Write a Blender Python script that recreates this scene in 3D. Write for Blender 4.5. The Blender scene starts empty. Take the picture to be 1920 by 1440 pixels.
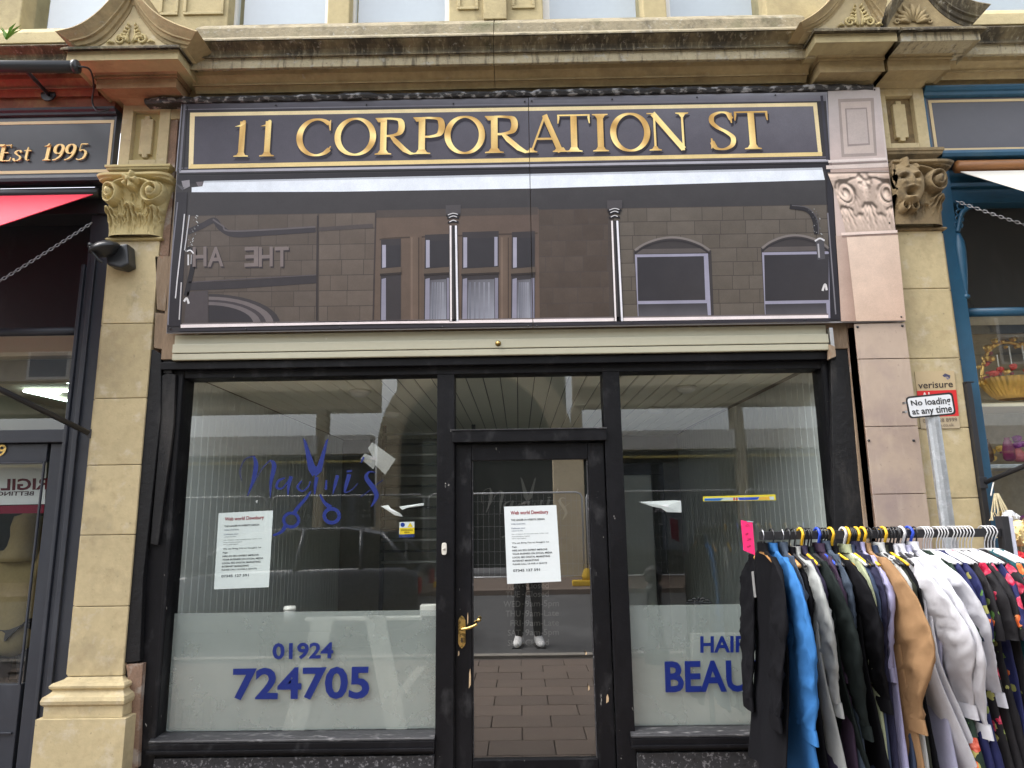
import bpy, bmesh, math, random
import numpy as np
from mathutils import Vector, Matrix, noise as mnoise
random.seed(11)
PI = math.pi
rad = math.radians
scene = bpy.context.scene
COL = scene.collection

# ---------------------------------------------------------------- camera
F_PX = 1290.0
PITCH, ROLL, YAW = rad(10.68), rad(-0.82), rad(0.414)
CAM = Vector((0.0, -4.32, 1.55))
_fw = Vector((-math.sin(YAW)*math.cos(PITCH), math.cos(YAW)*math.cos(PITCH), math.sin(PITCH)))
_rt = Vector((math.cos(YAW), math.sin(YAW), 0))
_up = _rt.cross(_fw)
_r2 = _rt*math.cos(ROLL) + _up*math.sin(ROLL)
_u2 = -_rt*math.sin(ROLL) + _up*math.cos(ROLL)
cam_d = bpy.data.cameras.new('camera')
cam_d.sensor_width = 36.0
cam_d.lens = F_PX/1920*36
cam_d.clip_start, cam_d.clip_end = 0.02, 400
cam_o = bpy.data.objects.new('camera', cam_d)
COL.objects.link(cam_o)
cam_o.matrix_world = Matrix(((_r2.x, _u2.x, -_fw.x, CAM.x), (_r2.y, _u2.y, -_fw.y, CAM.y), (_r2.z, _u2.z, -_fw.z, CAM.z), (0, 0, 0, 1)))
scene.camera = cam_o

# ---------------------------------------------------------------- light
SUN_EL, SUN_AZ = 60, 262          # azimuth: where the sun stands, clockwise from +Y
wd = bpy.data.worlds.new('World'); scene.world = wd; wd.use_nodes = True
nt = wd.node_tree
bg = nt.nodes['Background']
sky = nt.nodes.new('ShaderNodeTexSky'); sky.sky_type = 'NISHITA'; sky.sun_disc = False
sky.sun_elevation, sky.sun_rotation = rad(SUN_EL), rad(SUN_AZ)
sky.dust_density, sky.air_density, sky.ozone_density = 4.0, 1.0, 1.0
hs = nt.nodes.new('ShaderNodeHueSaturation'); hs.inputs['Saturation'].default_value = 0.3   # cloud cover takes the blue out
nt.links.new(sky.outputs[0], hs.inputs['Color']); nt.links.new(hs.outputs[0], bg.inputs['Color'])
bg.inputs['Strength'].default_value = 0.15
sd = bpy.data.lights.new('sun', 'SUN'); sd.energy = 0.8; sd.angle = rad(40); sd.color = (1, 0.96, 0.9)
so = bpy.data.objects.new('sun', sd); COL.objects.link(so)
_sd = Vector((math.sin(rad(SUN_AZ))*math.cos(rad(SUN_EL)), math.cos(rad(SUN_AZ))*math.cos(rad(SUN_EL)), math.sin(rad(SUN_EL))))
so.rotation_euler = _sd.to_track_quat('Z', 'Y').to_euler()
so.location = _sd*30
vs = scene.view_settings
vs.view_transform = 'Standard'; vs.look = 'None'; vs.gamma = 1; vs.exposure = 2.08
scene.cycles.max_bounces = 8
scene.cycles.transparent_max_bounces = 12
scene.cycles.use_denoising = True

# ---------------------------------------------------------------- helpers
def W(px, py, Y=0.0):
    """photo pixel -> point on the plane y = Y"""
    d = _r2*((px-960)/F_PX) + _u2*((720-py)/F_PX) + _fw
    return CAM + d*((Y-CAM.y)/d.y)
def WX(px, py, Y=0.0): return W(px, py, Y).x
def WZ(px, py, Y=0.0): return W(px, py, Y).z
def lin(c):
    return tuple((v/255/12.92 if v/255 <= 0.04045 else ((v/255+0.055)/1.055)**2.4) for v in c)

def tag(o, label=None, cat=None, group=None, kind=None):
    if label: o['label'] = label
    if cat: o['category'] = cat
    if group: o['group'] = group
    if kind: o['kind'] = kind
    return o
def thing(name, label, cat, loc=(0, 0, 0), group=None):
    o = bpy.data.objects.new(name, None); COL.objects.link(o)
    o.empty_display_size = 0.1
    o.location = loc
    return tag(o, label, cat, group)
def link(name, me, mat=None, parent=None, local=False):
    o = bpy.data.objects.new(name, me); COL.objects.link(o)
    if mat is not None and not me.materials: me.materials.append(mat)
    if parent is not None:
        o.parent = parent
        if not local and parent.type == 'EMPTY':
            o.matrix_parent_inverse = Matrix.Translation(-Vector(parent.location))
    return o

class MB:
    def __init__(s): s.v = []; s.f = []; s.c = []
    def add(s, vs, fs, col=None):
        n = len(s.v); s.v += [tuple(v) for v in vs]
        for k, f in enumerate(fs):
            s.f.append([i+n for i in f]); s.c.append(col)
        return s
    def box(s, x0, x1, y0, y1, z0, z1, col=None):
        if x0 > x1: x0, x1 = x1, x0
        if y0 > y1: y0, y1 = y1, y0
        if z0 > z1: z0, z1 = z1, z0
        return s.add([(x0,y0,z0),(x1,y0,z0),(x1,y1,z0),(x0,y1,z0),(x0,y0,z1),(x1,y0,z1),(x1,y1,z1),(x0,y1,z1)],
                     [(0,3,2,1),(4,5,6,7),(0,1,5,4),(1,2,6,5),(2,3,7,6),(3,0,4,7)], col)
    def hexa(s, lo, hi, col=None):
        """two quads (4 points each) joined"""
        return s.add(list(lo)+list(hi), [(3,2,1,0),(4,5,6,7),(0,1,5,4),(1,2,6,5),(2,3,7,6),(3,0,4,7)], col)
    def slab(s, pts, Y0, Y1, col=None):
        """photo-pixel outline read on plane Y0, given thickness back to Y1"""
        p = [W(x, y, Y0) for x, y in pts]
        return s.prism([(q.x, q.z) for q in p], Y0, Y1, col)
    def prism(s, poly, y0, y1, col=None):
        n = len(poly)
        a = sum(poly[i][0]*poly[(i+1)%n][1]-poly[(i+1)%n][0]*poly[i][1] for i in range(n))
        if a < 0: poly = poly[::-1]
        vs = [(x, y0, z) for x, z in poly]+[(x, y1, z) for x, z in poly]
        fs = [tuple(range(n)), tuple(range(2*n-1, n-1, -1))]+[(i, i+n, (i+1)%n+n, (i+1)%n) for i in range(n)]
        return s.add(vs, fs, col)
    def tube(s, path, r, seg=8, closed=False, col=None, flat=None):
        path = [Vector(p) for p in path]; n = len(path); rings = []
        for i, p in enumerate(path):
            a = path[(i-1) % n] if (closed or i > 0) else p
            b = path[(i+1) % n] if (closed or i < n-1) else p
            t = (b-a)
            t = t.normalized() if t.length > 1e-9 else Vector((0, 0, 1))
            if i == 0: u = t.orthogonal().normalized()
            else:
                u = u-t*u.dot(t)
                u = u.normalized() if u.length > 1e-6 else t.orthogonal().normalized()
            w = t.cross(u); rr = r[i] if isinstance(r, (list, tuple)) else r
            rings.append([p+(u*math.cos(2*PI*k/seg)+w*math.sin(2*PI*k/seg))*rr for k in range(seg)])
        vs = [q for g in rings for q in g]; fs = []
        for i in range(n if closed else n-1):
            j = (i+1) % n
            for k in range(seg):
                fs.append((i*seg+k, i*seg+(k+1)%seg, j*seg+(k+1)%seg, j*seg+k))
        if not closed:
            fs.append(tuple(range(seg-1, -1, -1))); fs.append(tuple((n-1)*seg+k for k in range(seg)))
        return s.add(vs, fs, col)
    def lathe(s, prof, c, seg=16, axis='z', col=None):
        vs = []; fs = []; m = len(prof)
        for r, h in prof:
            for k in range(seg):
                a = 2*PI*k/seg; x, y = r*math.cos(a), r*math.sin(a)
                vs.append((c[0]+x, c[1]+y, c[2]+h) if axis == 'z' else ((c[0]+x, c[1]+h, c[2]+y) if axis == 'y' else (c[0]+h, c[1]+x, c[2]+y)))
        for i in range(m-1):
            for k in range(seg):
                fs.append((i*seg+k, i*seg+(k+1)%seg, (i+1)*seg+(k+1)%seg, (i+1)*seg+k))
        fs.append(tuple(range(seg-1, -1, -1))); fs.append(tuple((m-1)*seg+k for k in range(seg)))
        return s.add(vs, fs, col)
    def sweepX(s, prof, x0, x1, yb=0.3, n=1):
        """profile [(out, z)] run along x; closed at the back"""
        P = [(yb, prof[0][1])]+[(-o, z) for o, z in prof]+[(yb, prof[-1][1])]
        m = len(P); vs = []
        for i in range(n+1):
            x = x0+(x1-x0)*i/n
            vs += [(x, y, z) for y, z in P]
        fs = [tuple(range(m)), tuple(n*m+k for k in range(m-1, -1, -1))]
        for i in range(n):
            fs += [(i*m+k, (i+1)*m+k, (i+1)*m+(k+1)%m, i*m+(k+1)%m) for k in range(m)]
        return s.add(vs, fs)
    def sweepU(s, prof, x0, x1, ks=1.0, yb=0.25, left=True, right=True):
        """profile [(out, z)] run round three sides of a pier"""
        rows = []
        for o, z in prof:
            l = x0-(o*ks if left else 0); r = x1+(o*ks if right else 0)
            rows.append([(l, yb, z), (l, -o, z), (r, -o, z), (r, yb, z)])
        vs = [p for r in rows for p in r]; fs = []; m = len(rows)
        for i in range(m-1):
            for k in range(3):
                fs.append((i*4+k, i*4+k+1, (i+1)*4+k+1, (i+1)*4+k))
            fs.append((i*4+3, i*4, (i+1)*4, (i+1)*4+3))
        fs.append((3, 2, 1, 0)); fs.append(tuple((m-1)*4+k for k in range(4)))
        return s.add(vs, fs)
    def grid(s, fn, nu, nv, col=None):
        vs = [fn(i/nu, j/nv) for j in range(nv+1) for i in range(nu+1)]
        fs = [(j*(nu+1)+i, j*(nu+1)+i+1, (j+1)*(nu+1)+i+1, (j+1)*(nu+1)+i) for j in range(nv) for i in range(nu)]
        return s.add(vs, fs, col)
    def mesh(s, name, bevel=0.0, smooth=False, seg=2, fix=True):
        me = bpy.data.meshes.new(name)
        me.from_pydata(s.v, [], s.f)
        if any(c is not None for c in s.c):
            at = me.color_attributes.new('Col', 'FLOAT_COLOR', 'CORNER')
            buf = []
            for f, c in zip(s.f, s.c):
                c = c or (.5, .5, .5)
                if isinstance(c[0], (tuple, list)):
                    for q in c: buf += [q[0], q[1], q[2], 1]
                else: buf += [c[0], c[1], c[2], 1]*len(f)
            at.data.foreach_set('color', buf)
        if bevel or fix:
            bm = bmesh.new(); bm.from_mesh(me)
            if fix: bmesh.ops.recalc_face_normals(bm, faces=bm.faces)
            if bevel:
                es = [e for e in bm.edges if len(e.link_faces) == 2 and e.calc_face_angle(0) > 0.5]
                bmesh.ops.bevel(bm, geom=es, offset=bevel, segments=seg, affect='EDGES', profile=0.6, clamp_overlap=True)
            bm.to_mesh(me); bm.free()
        if smooth:
            me.polygons.foreach_set('use_smooth', [True]*len(me.polygons))
        me.update()
        return me
    def build(s, name, mat, parent=None, bevel=0.0, smooth=False, local=False, fix=True, seg=2):
        return link(name, s.mesh(name, bevel, smooth, seg, fix), mat, parent, local)

# ---------------------------------------------------------------- materials
def N(t, kind, **kw):
    n = t.nodes.new(kind)
    for k, v in kw.items(): setattr(n, k, v)
    return n
def new_mat(name):
    m = bpy.data.materials.new(name); m.use_nodes = True
    return m, m.node_tree, m.node_tree.nodes['Principled BSDF']
def mixc(t, fac, a, b, blend='MIX'):
    n = N(t, 'ShaderNodeMix', data_type='RGBA', blend_type=blend)
    for sock, val in ((n.inputs[0], fac), (n.inputs[6], a), (n.inputs[7], b)):
        if hasattr(val, 'is_linked'): t.links.new(val, sock)
        elif isinstance(val, (int, float)): sock.default_value = val
        else: sock.default_value = (*val[:3], 1)
    return n.outputs[2]
def ramp(t, src, lo, hi):
    r = N(t, 'ShaderNodeMapRange'); r.clamp = True
    r.inputs[1].default_value, r.inputs[2].default_value = lo, hi
    t.links.new(src, r.inputs[0]); return r.outputs[0]
def noisetex(t, scale, detail=4, rough=.55, stretch=None, seed=0.0, coord='Object'):
    tc = N(t, 'ShaderNodeTexCoord'); mp = N(t, 'ShaderNodeMapping')
    mp.inputs['Location'].default_value = (seed, seed*.7, seed*1.3)
    if stretch: mp.inputs['Scale'].default_value = stretch
    t.links.new(tc.outputs[coord], mp.inputs[0])
    n = N(t, 'ShaderNodeTexNoise'); n.inputs['Scale'].default_value = scale
    n.inputs['Detail'].default_value = detail; n.inputs['Roughness'].default_value = rough
    t.links.new(mp.outputs[0], n.inputs['Vector'])
    return n.outputs['Fac']
MATS = {}
def M(name, c, rough=.7, var=.12, scale=3.0, bump=.15, bscale=40, metal=0.0, spec=.5, dirt=(), seed=0.0, objvar=0.0, coat=0.0, stretch=None):
    """procedural surface: two noises vary the colour, any number of stain layers, fine relief"""
    if name in MATS: return MATS[name]
    m, t, b = new_mat(name)
    f = noisetex(t, scale, 5, .6, stretch, seed)
    lo = tuple(v*(1-var) for v in c); hi = tuple(v*(1+var) for v in c)
    out = mixc(t, ramp(t, f, .3, .7), lo, hi)
    g = noisetex(t, scale*9, 4, .6, stretch, seed+3)
    out = mixc(t, .35, out, mixc(t, ramp(t, g, .3, .7), tuple(v*(1-var*1.5) for v in c), tuple(v*(1+var*1.2) for v in c)))
    if objvar:
        oi = N(t, 'ShaderNodeObjectInfo')
        h = N(t, 'ShaderNodeHueSaturation')
        mr = N(t, 'ShaderNodeMapRange'); mr.inputs[3].default_value = 1-objvar; mr.inputs[4].default_value = 1+objvar
        t.links.new(oi.outputs['Random'], mr.inputs[0]); t.links.new(mr.outputs[0], h.inputs['Value']); t.links.new(out, h.inputs['Color'])
        out = h.outputs[0]
    for k, d in enumerate(dirt):
        dc, ds, d0, d1, amt = d[:5]
        q = noisetex(t, ds, 6, .62, d[5] if len(d) > 5 else None, seed+7+k*5)
        a = ramp(t, q, d0, d1)
        mu = N(t, 'ShaderNodeMath', operation='MULTIPLY'); t.links.new(a, mu.inputs[0]); mu.inputs[1].default_value = amt
        out = mixc(t, mu.outputs[0], out, dc)
    t.links.new(out, b.inputs['Base Color'])
    b.inputs['Roughness'].default_value = rough; b.inputs['Metallic'].default_value = metal
    b.inputs['Specular IOR Level'].default_value = spec
    b.inputs['Coat Weight'].default_value = coat
    if bump:
        bn = N(t, 'ShaderNodeBump'); bn.inputs['Strength'].default_value = bump; bn.inputs['Distance'].default_value = .01
        hgt = noisetex(t, bscale, 6, .65, stretch, seed+1)
        t.links.new(hgt, bn.inputs['Height']); t.links.new(bn.outputs[0], b.inputs['Normal'])
    MATS[name] = m
    return m
def M_print(name, rough=.32, grain=.06, spec=.5, scale=220):
    if name in MATS: return MATS[name]
    m, t, b = new_mat(name)
    a = N(t, 'ShaderNodeVertexColor', layer_name='Col')
    f = noisetex(t, scale, 3, .6); g = noisetex(t, 9, 5, .6, None, 4)
    v = mixc(t, ramp(t, f, .25, .75), (1-grain,)*3, (1+grain,)*3)
    o = mixc(t, 1.0, a.outputs[0], v, 'MULTIPLY')
    v2 = mixc(t, ramp(t, g, .3, .7), (1-grain,)*3, (1+grain*.6,)*3)
    o = mixc(t, 1.0, o, v2, 'MULTIPLY')
    t.links.new(o, b.inputs['Base Color']); b.inputs['Roughness'].default_value = rough
    b.inputs['Specular IOR Level'].default_value = spec
    MATS[name] = m; return m
def M_glass(name, ior=1.75, tint=(1, 1, 1), smear=.0, film=0.0):
    """single sheet of shop glass: clear straight through, mirror by Fresnel, a little dust"""
    if name in MATS: return MATS[name]
    m = bpy.data.materials.new(name); m.use_nodes = True; t = m.node_tree; t.nodes.clear()
    out = N(t, 'ShaderNodeOutputMaterial'); tr = N(t, 'ShaderNodeBsdfTransparent'); gl = N(t, 'ShaderNodeBsdfGlossy')
    tr.inputs[0].default_value = (*tint, 1); gl.inputs['Roughness'].default_value = 0.0
    f0 = ((ior-1)/(ior+1))**2           # Schlick, the same from both sides of the sheet
    lw = N(t, 'ShaderNodeLayerWeight'); lw.inputs['Blend'].default_value = .5
    pw = N(t, 'ShaderNodeMath', operation='POWER'); t.links.new(lw.outputs['Facing'], pw.inputs[0]); pw.inputs[1].default_value = 5
    ml = N(t, 'ShaderNodeMath', operation='MULTIPLY_ADD'); t.links.new(pw.outputs[0], ml.inputs[0]); ml.inputs[1].default_value = 1-f0; ml.inputs[2].default_value = f0
    fac = ml.outputs[0]
    if film:
        mx = N(t, 'ShaderNodeMath', operation='MAXIMUM'); mx.inputs[1].default_value = film
        t.links.new(fac, mx.inputs[0]); fac = mx.outputs[0]
    ms = N(t, 'ShaderNodeMixShader'); t.links.new(fac, ms.inputs[0]); t.links.new(tr.outputs[0], ms.inputs[1]); t.links.new(gl.outputs[0], ms.inputs[2])
    res = ms.outputs[0]
    if smear:
        df = N(t, 'ShaderNodeBsdfDiffuse'); df.inputs[0].default_value = (.5, .5, .48, 1)
        q = noisetex(t, 2.2, 6, .7, (1, 1, .35)); q2 = noisetex(t, 60, 3, .7)
        a = ramp(t, q, .35, .8)
        mu = N(t, 'ShaderNodeMath', operation='MULTIPLY'); t.links.new(a, mu.inputs[0]); t.links.new(ramp(t, q2, .2, .8), mu.inputs[1])
        m2 = N(t, 'ShaderNodeMath', operation='MULTIPLY'); t.links.new(mu.outputs[0], m2.inputs[0]); m2.inputs[1].default_value = smear
        s2 = N(t, 'ShaderNodeMixShader'); t.links.new(m2.outputs[0], s2.inputs[0]); t.links.new(res, s2.inputs[1]); t.links.new(df.outputs[0], s2.inputs[2])
        res = s2.outputs[0]
    t.links.new(res, out.inputs[0]); MATS[name] = m; return m
def M_sheet(name, col, alpha, gloss=.06, rough=.15):
    """thin translucent sheet stuck on glass"""
    if name in MATS: return MATS[name]
    m = bpy.data.materials.new(name); m.use_nodes = True; t = m.node_tree; t.nodes.clear()
    out = N(t, 'ShaderNodeOutputMaterial'); tr = N(t, 'ShaderNodeBsdfTransparent'); df = N(t, 'ShaderNodeBsdfDiffuse'); gl = N(t, 'ShaderNodeBsdfGlossy')
    f = noisetex(t, 3, 5, .6)
    t.links.new(mixc(t, ramp(t, f, .3, .7), tuple(v*.92 for v in col), tuple(v*1.06 for v in col)), df.inputs[0])
    gl.inputs['Roughness'].default_value = rough
    a = N(t, 'ShaderNodeMixShader'); a.inputs[0].default_value = alpha
    t.links.new(tr.outputs[0], a.inputs[1]); t.links.new(df.outputs[0], a.inputs[2])
    c = N(t, 'ShaderNodeMixShader'); c.inputs[0].default_value = gloss
    t.links.new(a.outputs[0], c.inputs[1]); t.links.new(gl.outputs[0], c.inputs[2])
    t.links.new(c.outputs[0], out.inputs[0]); MATS[name] = m; return m
def M_emit(name, col, s):
    m = bpy.data.materials.new(name); m.use_nodes = True; t = m.node_tree; t.nodes.clear()
    out = N(t, 'ShaderNodeOutputMaterial'); e = N(t, 'ShaderNodeEmission'); e.inputs[0].default_value = (*col, 1); e.inputs[1].default_value = s
    t.links.new(e.outputs[0], out.inputs[0]); return m

SOOT = (.035, .03, .024); RUST = (.16, .075, .035); LICHEN = (.42, .41, .36); MOSS = (.06, .075, .025)
m_stone = M('sandstone_clean', (.50, .41, .235), .85, .14, 2.4, .2, 70, dirt=(((.22, .18, .12), 2.3, .50, .70, .55), ((.10, .085, .06), 5.0, .62, .76, .5, (1, 1, .55)), ((.62, .56, .44), 6.5, .57, .68, .45), ((.36, .27, .15), 14, .54, .68, .35), ((.20, .16, .11), 31, .64, .71, .55)), objvar=.11)
m_stone_cap = M('sandstone_carved', (.50, .41, .20), .88, .10, 6, .2, 60, dirt=(((.20, .14, .08), 9, .55, .75, .35),))
m_stone_old = M('sandstone_weathered', (.37, .285, .15), .9, .2, 3, .5, 45, dirt=((SOOT, 3.2, .54, .74, .5, (1, 1, 1.6)), ((.20, .13, .06), 7, .5, .7, .4), (LICHEN, 18, .64, .70, .4)))
m_stone_lich = M('sandstone_lichened_edge', (.27, .23, .15), .92, .2, 4, .6, 45, dirt=((SOOT, 7, .50, .66, .55, (1, 1, .6)), (LICHEN, 26, .58, .66, .5), (MOSS, 3, .54, .70, .55)))
m_stone_redst = M('sandstone_red_stained', (.34, .22, .12), .9, .18, 3, .4, 45, dirt=((RUST, 2.2, .42, .62, .7), (SOOT, 6, .58, .75, .4)))
m_stone_soot = M('sandstone_sooty', (.22, .18, .105), .92, .25, 3, .8, 45, dirt=((SOOT, 3.0, .36, .56, .85, (1.6, 1, .8)), ((.34, .30, .20), 19, .54, .66, .6, (2.5, 1, .5)), (LICHEN, 24, .62, .68, .6), (MOSS, 2.7, .58, .72, .6)))
m_stone_corona = M('sandstone_streaked', (.40, .345, .225), .9, .2, 5, .6, 45, dirt=((SOOT, 12, .52, .66, .65, (2.6, 1, .35)), (LICHEN, 15, .56, .66, .6), (SOOT, 60, .62, .68, .5)))
m_stone_wall = M('sandstone_upper', (.44, .365, .20), .88, .14, 2, .3, 50, dirt=(((.14, .11, .06), 2.4, .50, .72, .55), ((.06, .05, .035), 6, .6, .74, .5, (1, 1, .5)), (LICHEN, 16, .7, .75, .25)), objvar=.05)
m_stone_dark = M('sandstone_grimy_carved', (.26, .19, .10), .9, .2, 5, .35, 50, dirt=((SOOT, 7, .48, .68, .75),))
m_redstone = M('stone_painted_red_flaking', (.20, .058, .032), .8, .2, 4, .25, 40, dirt=(((.30, .19, .08), 3.0, .54, .68, .75), ((.07, .03, .02), 6, .55, .7, .4)))
m_black = M('black_gloss_timber', (.005, .005, .0065), .45, .3, 3, .2, 30, spec=.22, dirt=(((.03, .03, .034), 2.2, .52, .75, .4, (1, 1, .3)), ((.40, .39, .36), 30, .70, .71, .8, (1, 1, .45)), ((.06, .06, .062), 7, .56, .72, .5, (1, 1, .6))))
m_blackold = M('black_paint_worn', (.010, .010, .011), .5, .3, 3, .5, 25, spec=.3, dirt=(((.11, .10, .09), 4, .56, .74, .45, (1, 1, .25)), ((.30, .25, .19), 11, .72, .74, .6, (1, 1, .4))))
m_silltop = M('black_paint_scuffed', (.03, .03, .033), .55, .3, 5, .4, 30, dirt=(((.34, .33, .33), 22, .56, .70, .55, (.5, 2, 2)),))
m_rawwood = M('bare_weathered_timber', (.24, .17, .11), .85, .25, 3, .4, 30, dirt=(((.42, .38, .32), 9, .56, .66, .5, (1, 1, .3)), ((.06, .04, .03), 5, .55, .7, .6, (2, 1, .3)), ((.35, .14, .06), 7, .66, .7, .4)), stretch=(3, 3, .5))
m_brickedge = M('rough_brick_and_mortar', (.25, .16, .11), .95, .3, 9, .7, 25, dirt=(((.44, .41, .36), 8, .52, .62, .6),))
m_beige = M('beige_painted_metal', (.44, .42, .31), .5, .04, 3, .04, 40, dirt=(((.28, .24, .16), 4, .55, .78, .35, (.3, 1, 2.5)), ((.62, .60, .54), 24, .70, .73, .5)))
m_lead = M('tarred_lead_flashing', (.03, .03, .032), .55, .35, 8, .9, 22, dirt=(((.42, .42, .42), 16, .52, .60, .75, (1, 1, 1.6)),))  # pale patches put highlights of the crumpled lead into the colour
m_white = M('white_gloss_paint', (.74, .72, .67), .5, .05, 4, .06, 30, dirt=(((.35, .31, .24), 14, .64, .72, .5, (1, 1, .4)),))
m_charcoal = M('charcoal_paint', (.028, .032, .043), .45, .12, 2, .08, 30, dirt=(((.10, .11, .125), 2.5, .54, .78, .30, (1, 1, .4)), ((.3, .3, .3), 45, .76, .775, .5)))
m_blue = M('blue_gloss_paint', (.018, .085, .155), .38, .15, 2, .06, 30, dirt=(((.10, .17, .21), 2.5, .55, .75, .45, (1, 1, .35)),))
m_granite = M('speckled_granite', (.035, .036, .04), .4, .3, 40, .1, 80, dirt=(((.30, .30, .31), 55, .56, .62, .75), ((.008, .008, .008), 40, .60, .66, .7)))
m_glass = M_glass('shop_glass', 1.92, (.97, 1, .98), .010)
m_glass_up = M_glass('upper_window_glass', 2.6, (.9, .95, .97))
m_steel = M('bare_steel', (.55, .55, .56), .35, .1, 20, .05, 60, metal=1.0)
m_galv = M('galvanised_steel', (.42, .44, .46), .42, .14, 14, .08, 50, metal=.75, dirt=(((.62, .64, .66), 22, .52, .62, .6), ((.2, .19, .18), 6, .62, .75, .4)))
m_blackmetal = M('black_powder_coat', (.02, .02, .023), .4, .15, 10, .05, 80)
m_blackplastic = M('black_plastic', (.022, .024, .027), .35, .1, 10, .03, 80)
m_brass = M('worn_brass', (.72, .50, .17), .32, .25, 18, .2, 50, metal=1.0, dirt=(((.10, .07, .03), 26, .50, .60, .8),))
m_chain = M('chain_steel', (.30, .30, .31), .45, .2, 30, .1, 80, metal=.8)
m_printp = M_print('printed_sign_panel', .36, .10, .20)
m_paperp = M_print('printed_paper', .8, .02, .2, 60)
m_flatp = M_print('painted_sign_plate', .4, .03)
m_vinyl = M('blue_vinyl', (.001, .014, .15), .5, .08, 6, .02, 60)
# ---------------------------------------------------------------- lettering
_TX = {}
def text_geo(s, bold=0.0, res=3):
    k = (s, bold)
    if k in _TX: return _TX[k]
    cu = bpy.data.curves.new('t', 'FONT'); cu.body = s; cu.offset = bold; cu.resolution_u = res
    ob = bpy.data.objects.new('t', cu)
    me = bpy.data.meshes.new_from_object(ob)
    vs = [tuple(v.co) for v in me.vertices]; fs = [tuple(p.vertices) for p in me.polygons]
    bpy.data.objects.remove(ob); bpy.data.curves.remove(cu); bpy.data.meshes.remove(me)
    x0 = min(v[0] for v in vs); x1 = max(v[0] for v in vs); y0 = min(v[1] for v in vs); y1 = max(v[1] for v in vs)
    _TX[k] = ([((v[0]-x0)/(x1-x0), (v[1]-y0)/(y1-y0)) for v in vs], fs)
    return _TX[k]
def bil(q, u, v):
    """q = TL, TR, BR, BL"""
    a = q[0][0]*(1-u)*v+q[1][0]*u*v+q[2][0]*u*(1-v)+q[3][0]*(1-u)*(1-v)
    b = q[0][1]*(1-u)*v+q[1][1]*u*v+q[2][1]*u*(1-v)+q[3][1]*(1-u)*(1-v)
    return a, b
def txt(mb, s, q, Y, col, bold=0.0, mirror=False):
    """text filling a photo-pixel quad, on the plane Y"""
    vs, fs = text_geo(s, bold)
    p = []
    for u, v in vs:
        a, b = bil(q, 1-u if mirror else u, v)
        w = W(a, b, Y); p.append((w.x, Y, w.z))
    mb.add(p, fs, col)
def cr(pts, n=8, closed=False):
    """Catmull-Rom through points of any dimension"""
    m = len(pts); out = []
    for i in range(m if closed else m-1):
        P = [pts[(i+k) % m] if closed else pts[min(max(i+k, 0), m-1)] for k in (-1, 0, 1, 2)]
        for j in range(n):
            t = j/n
            out.append(tuple(.5*((2*b)+(-a+c)*t+(2*a-5*b+4*c-d)*t*t+(-a+3*b-3*c+d)*t**3) for a, b, c, d in zip(*P)))
    if not closed: out.append(tuple(pts[-1]))
    return out
def ribbon(mb, pts, mp, col):
    """pts (x, y, width) -> flat strip; mp maps 2-D to 3-D; col fixed or fn(x, y)"""
    vs = []; xy = []
    n = len(pts)
    for i, (x, y, w) in enumerate(pts):
        a = pts[max(i-1, 0)]; b = pts[min(i+1, n-1)]
        dx, dy = b[0]-a[0], b[1]-a[1]; L = math.hypot(dx, dy) or 1
        nx, ny = -dy/L*w/2, dx/L*w/2
        for sgn in (1, -1):
            xy.append((x+nx*sgn, y+ny*sgn)); vs.append(mp(x+nx*sgn, y+ny*sgn))
    fs = [(2*i, 2*i+1, 2*i+3, 2*i+2) for i in range(n-1)]
    if callable(col):
        for f in fs: mb.add([vs[k] for k in f], [(0, 1, 2, 3)], tuple(col(*xy[k]) for k in f))
    else: mb.add(vs, fs, col)
TK, TN = .155, .050
def nib(pts, closed=False, n=10, tk=TK, tn=TN):
    p = cr(pts, n, closed)
    if closed: p = p+[p[0]]
    out = []
    for i in range(len(p)):
        a, b = p[max(i-1, 0)], p[min(i+1, len(p)-1)]
        if closed and i in (0, len(p)-1): a, b = p[-2], p[1]
        dx, dy = b[0]-a[0], b[1]-a[1]; L = math.hypot(dx, dy) or 1
        out.append((p[i][0], p[i][1], tn+(tk-tn)*(abs(dy)/L)**1.4))
    return out
def poly_serif(c, y, up=1, w=.19, st=TK/2):
    return [(c-w, y), (c+w, y), (c+w, y+.025*up), (c+st+.04, y+.045*up), (c+st, y+.12*up), (c-st, y+.12*up), (c-st-.04, y+.045*up), (c-w, y+.025*up)]
def ell(cx, cy, rx, ry, a0, a1, n=16):
    return [(cx+rx*math.cos(rad(a0+(a1-a0)*i/n)), cy+ry*math.sin(rad(a0+(a1-a0)*i/n))) for i in range(n+1)]
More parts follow.
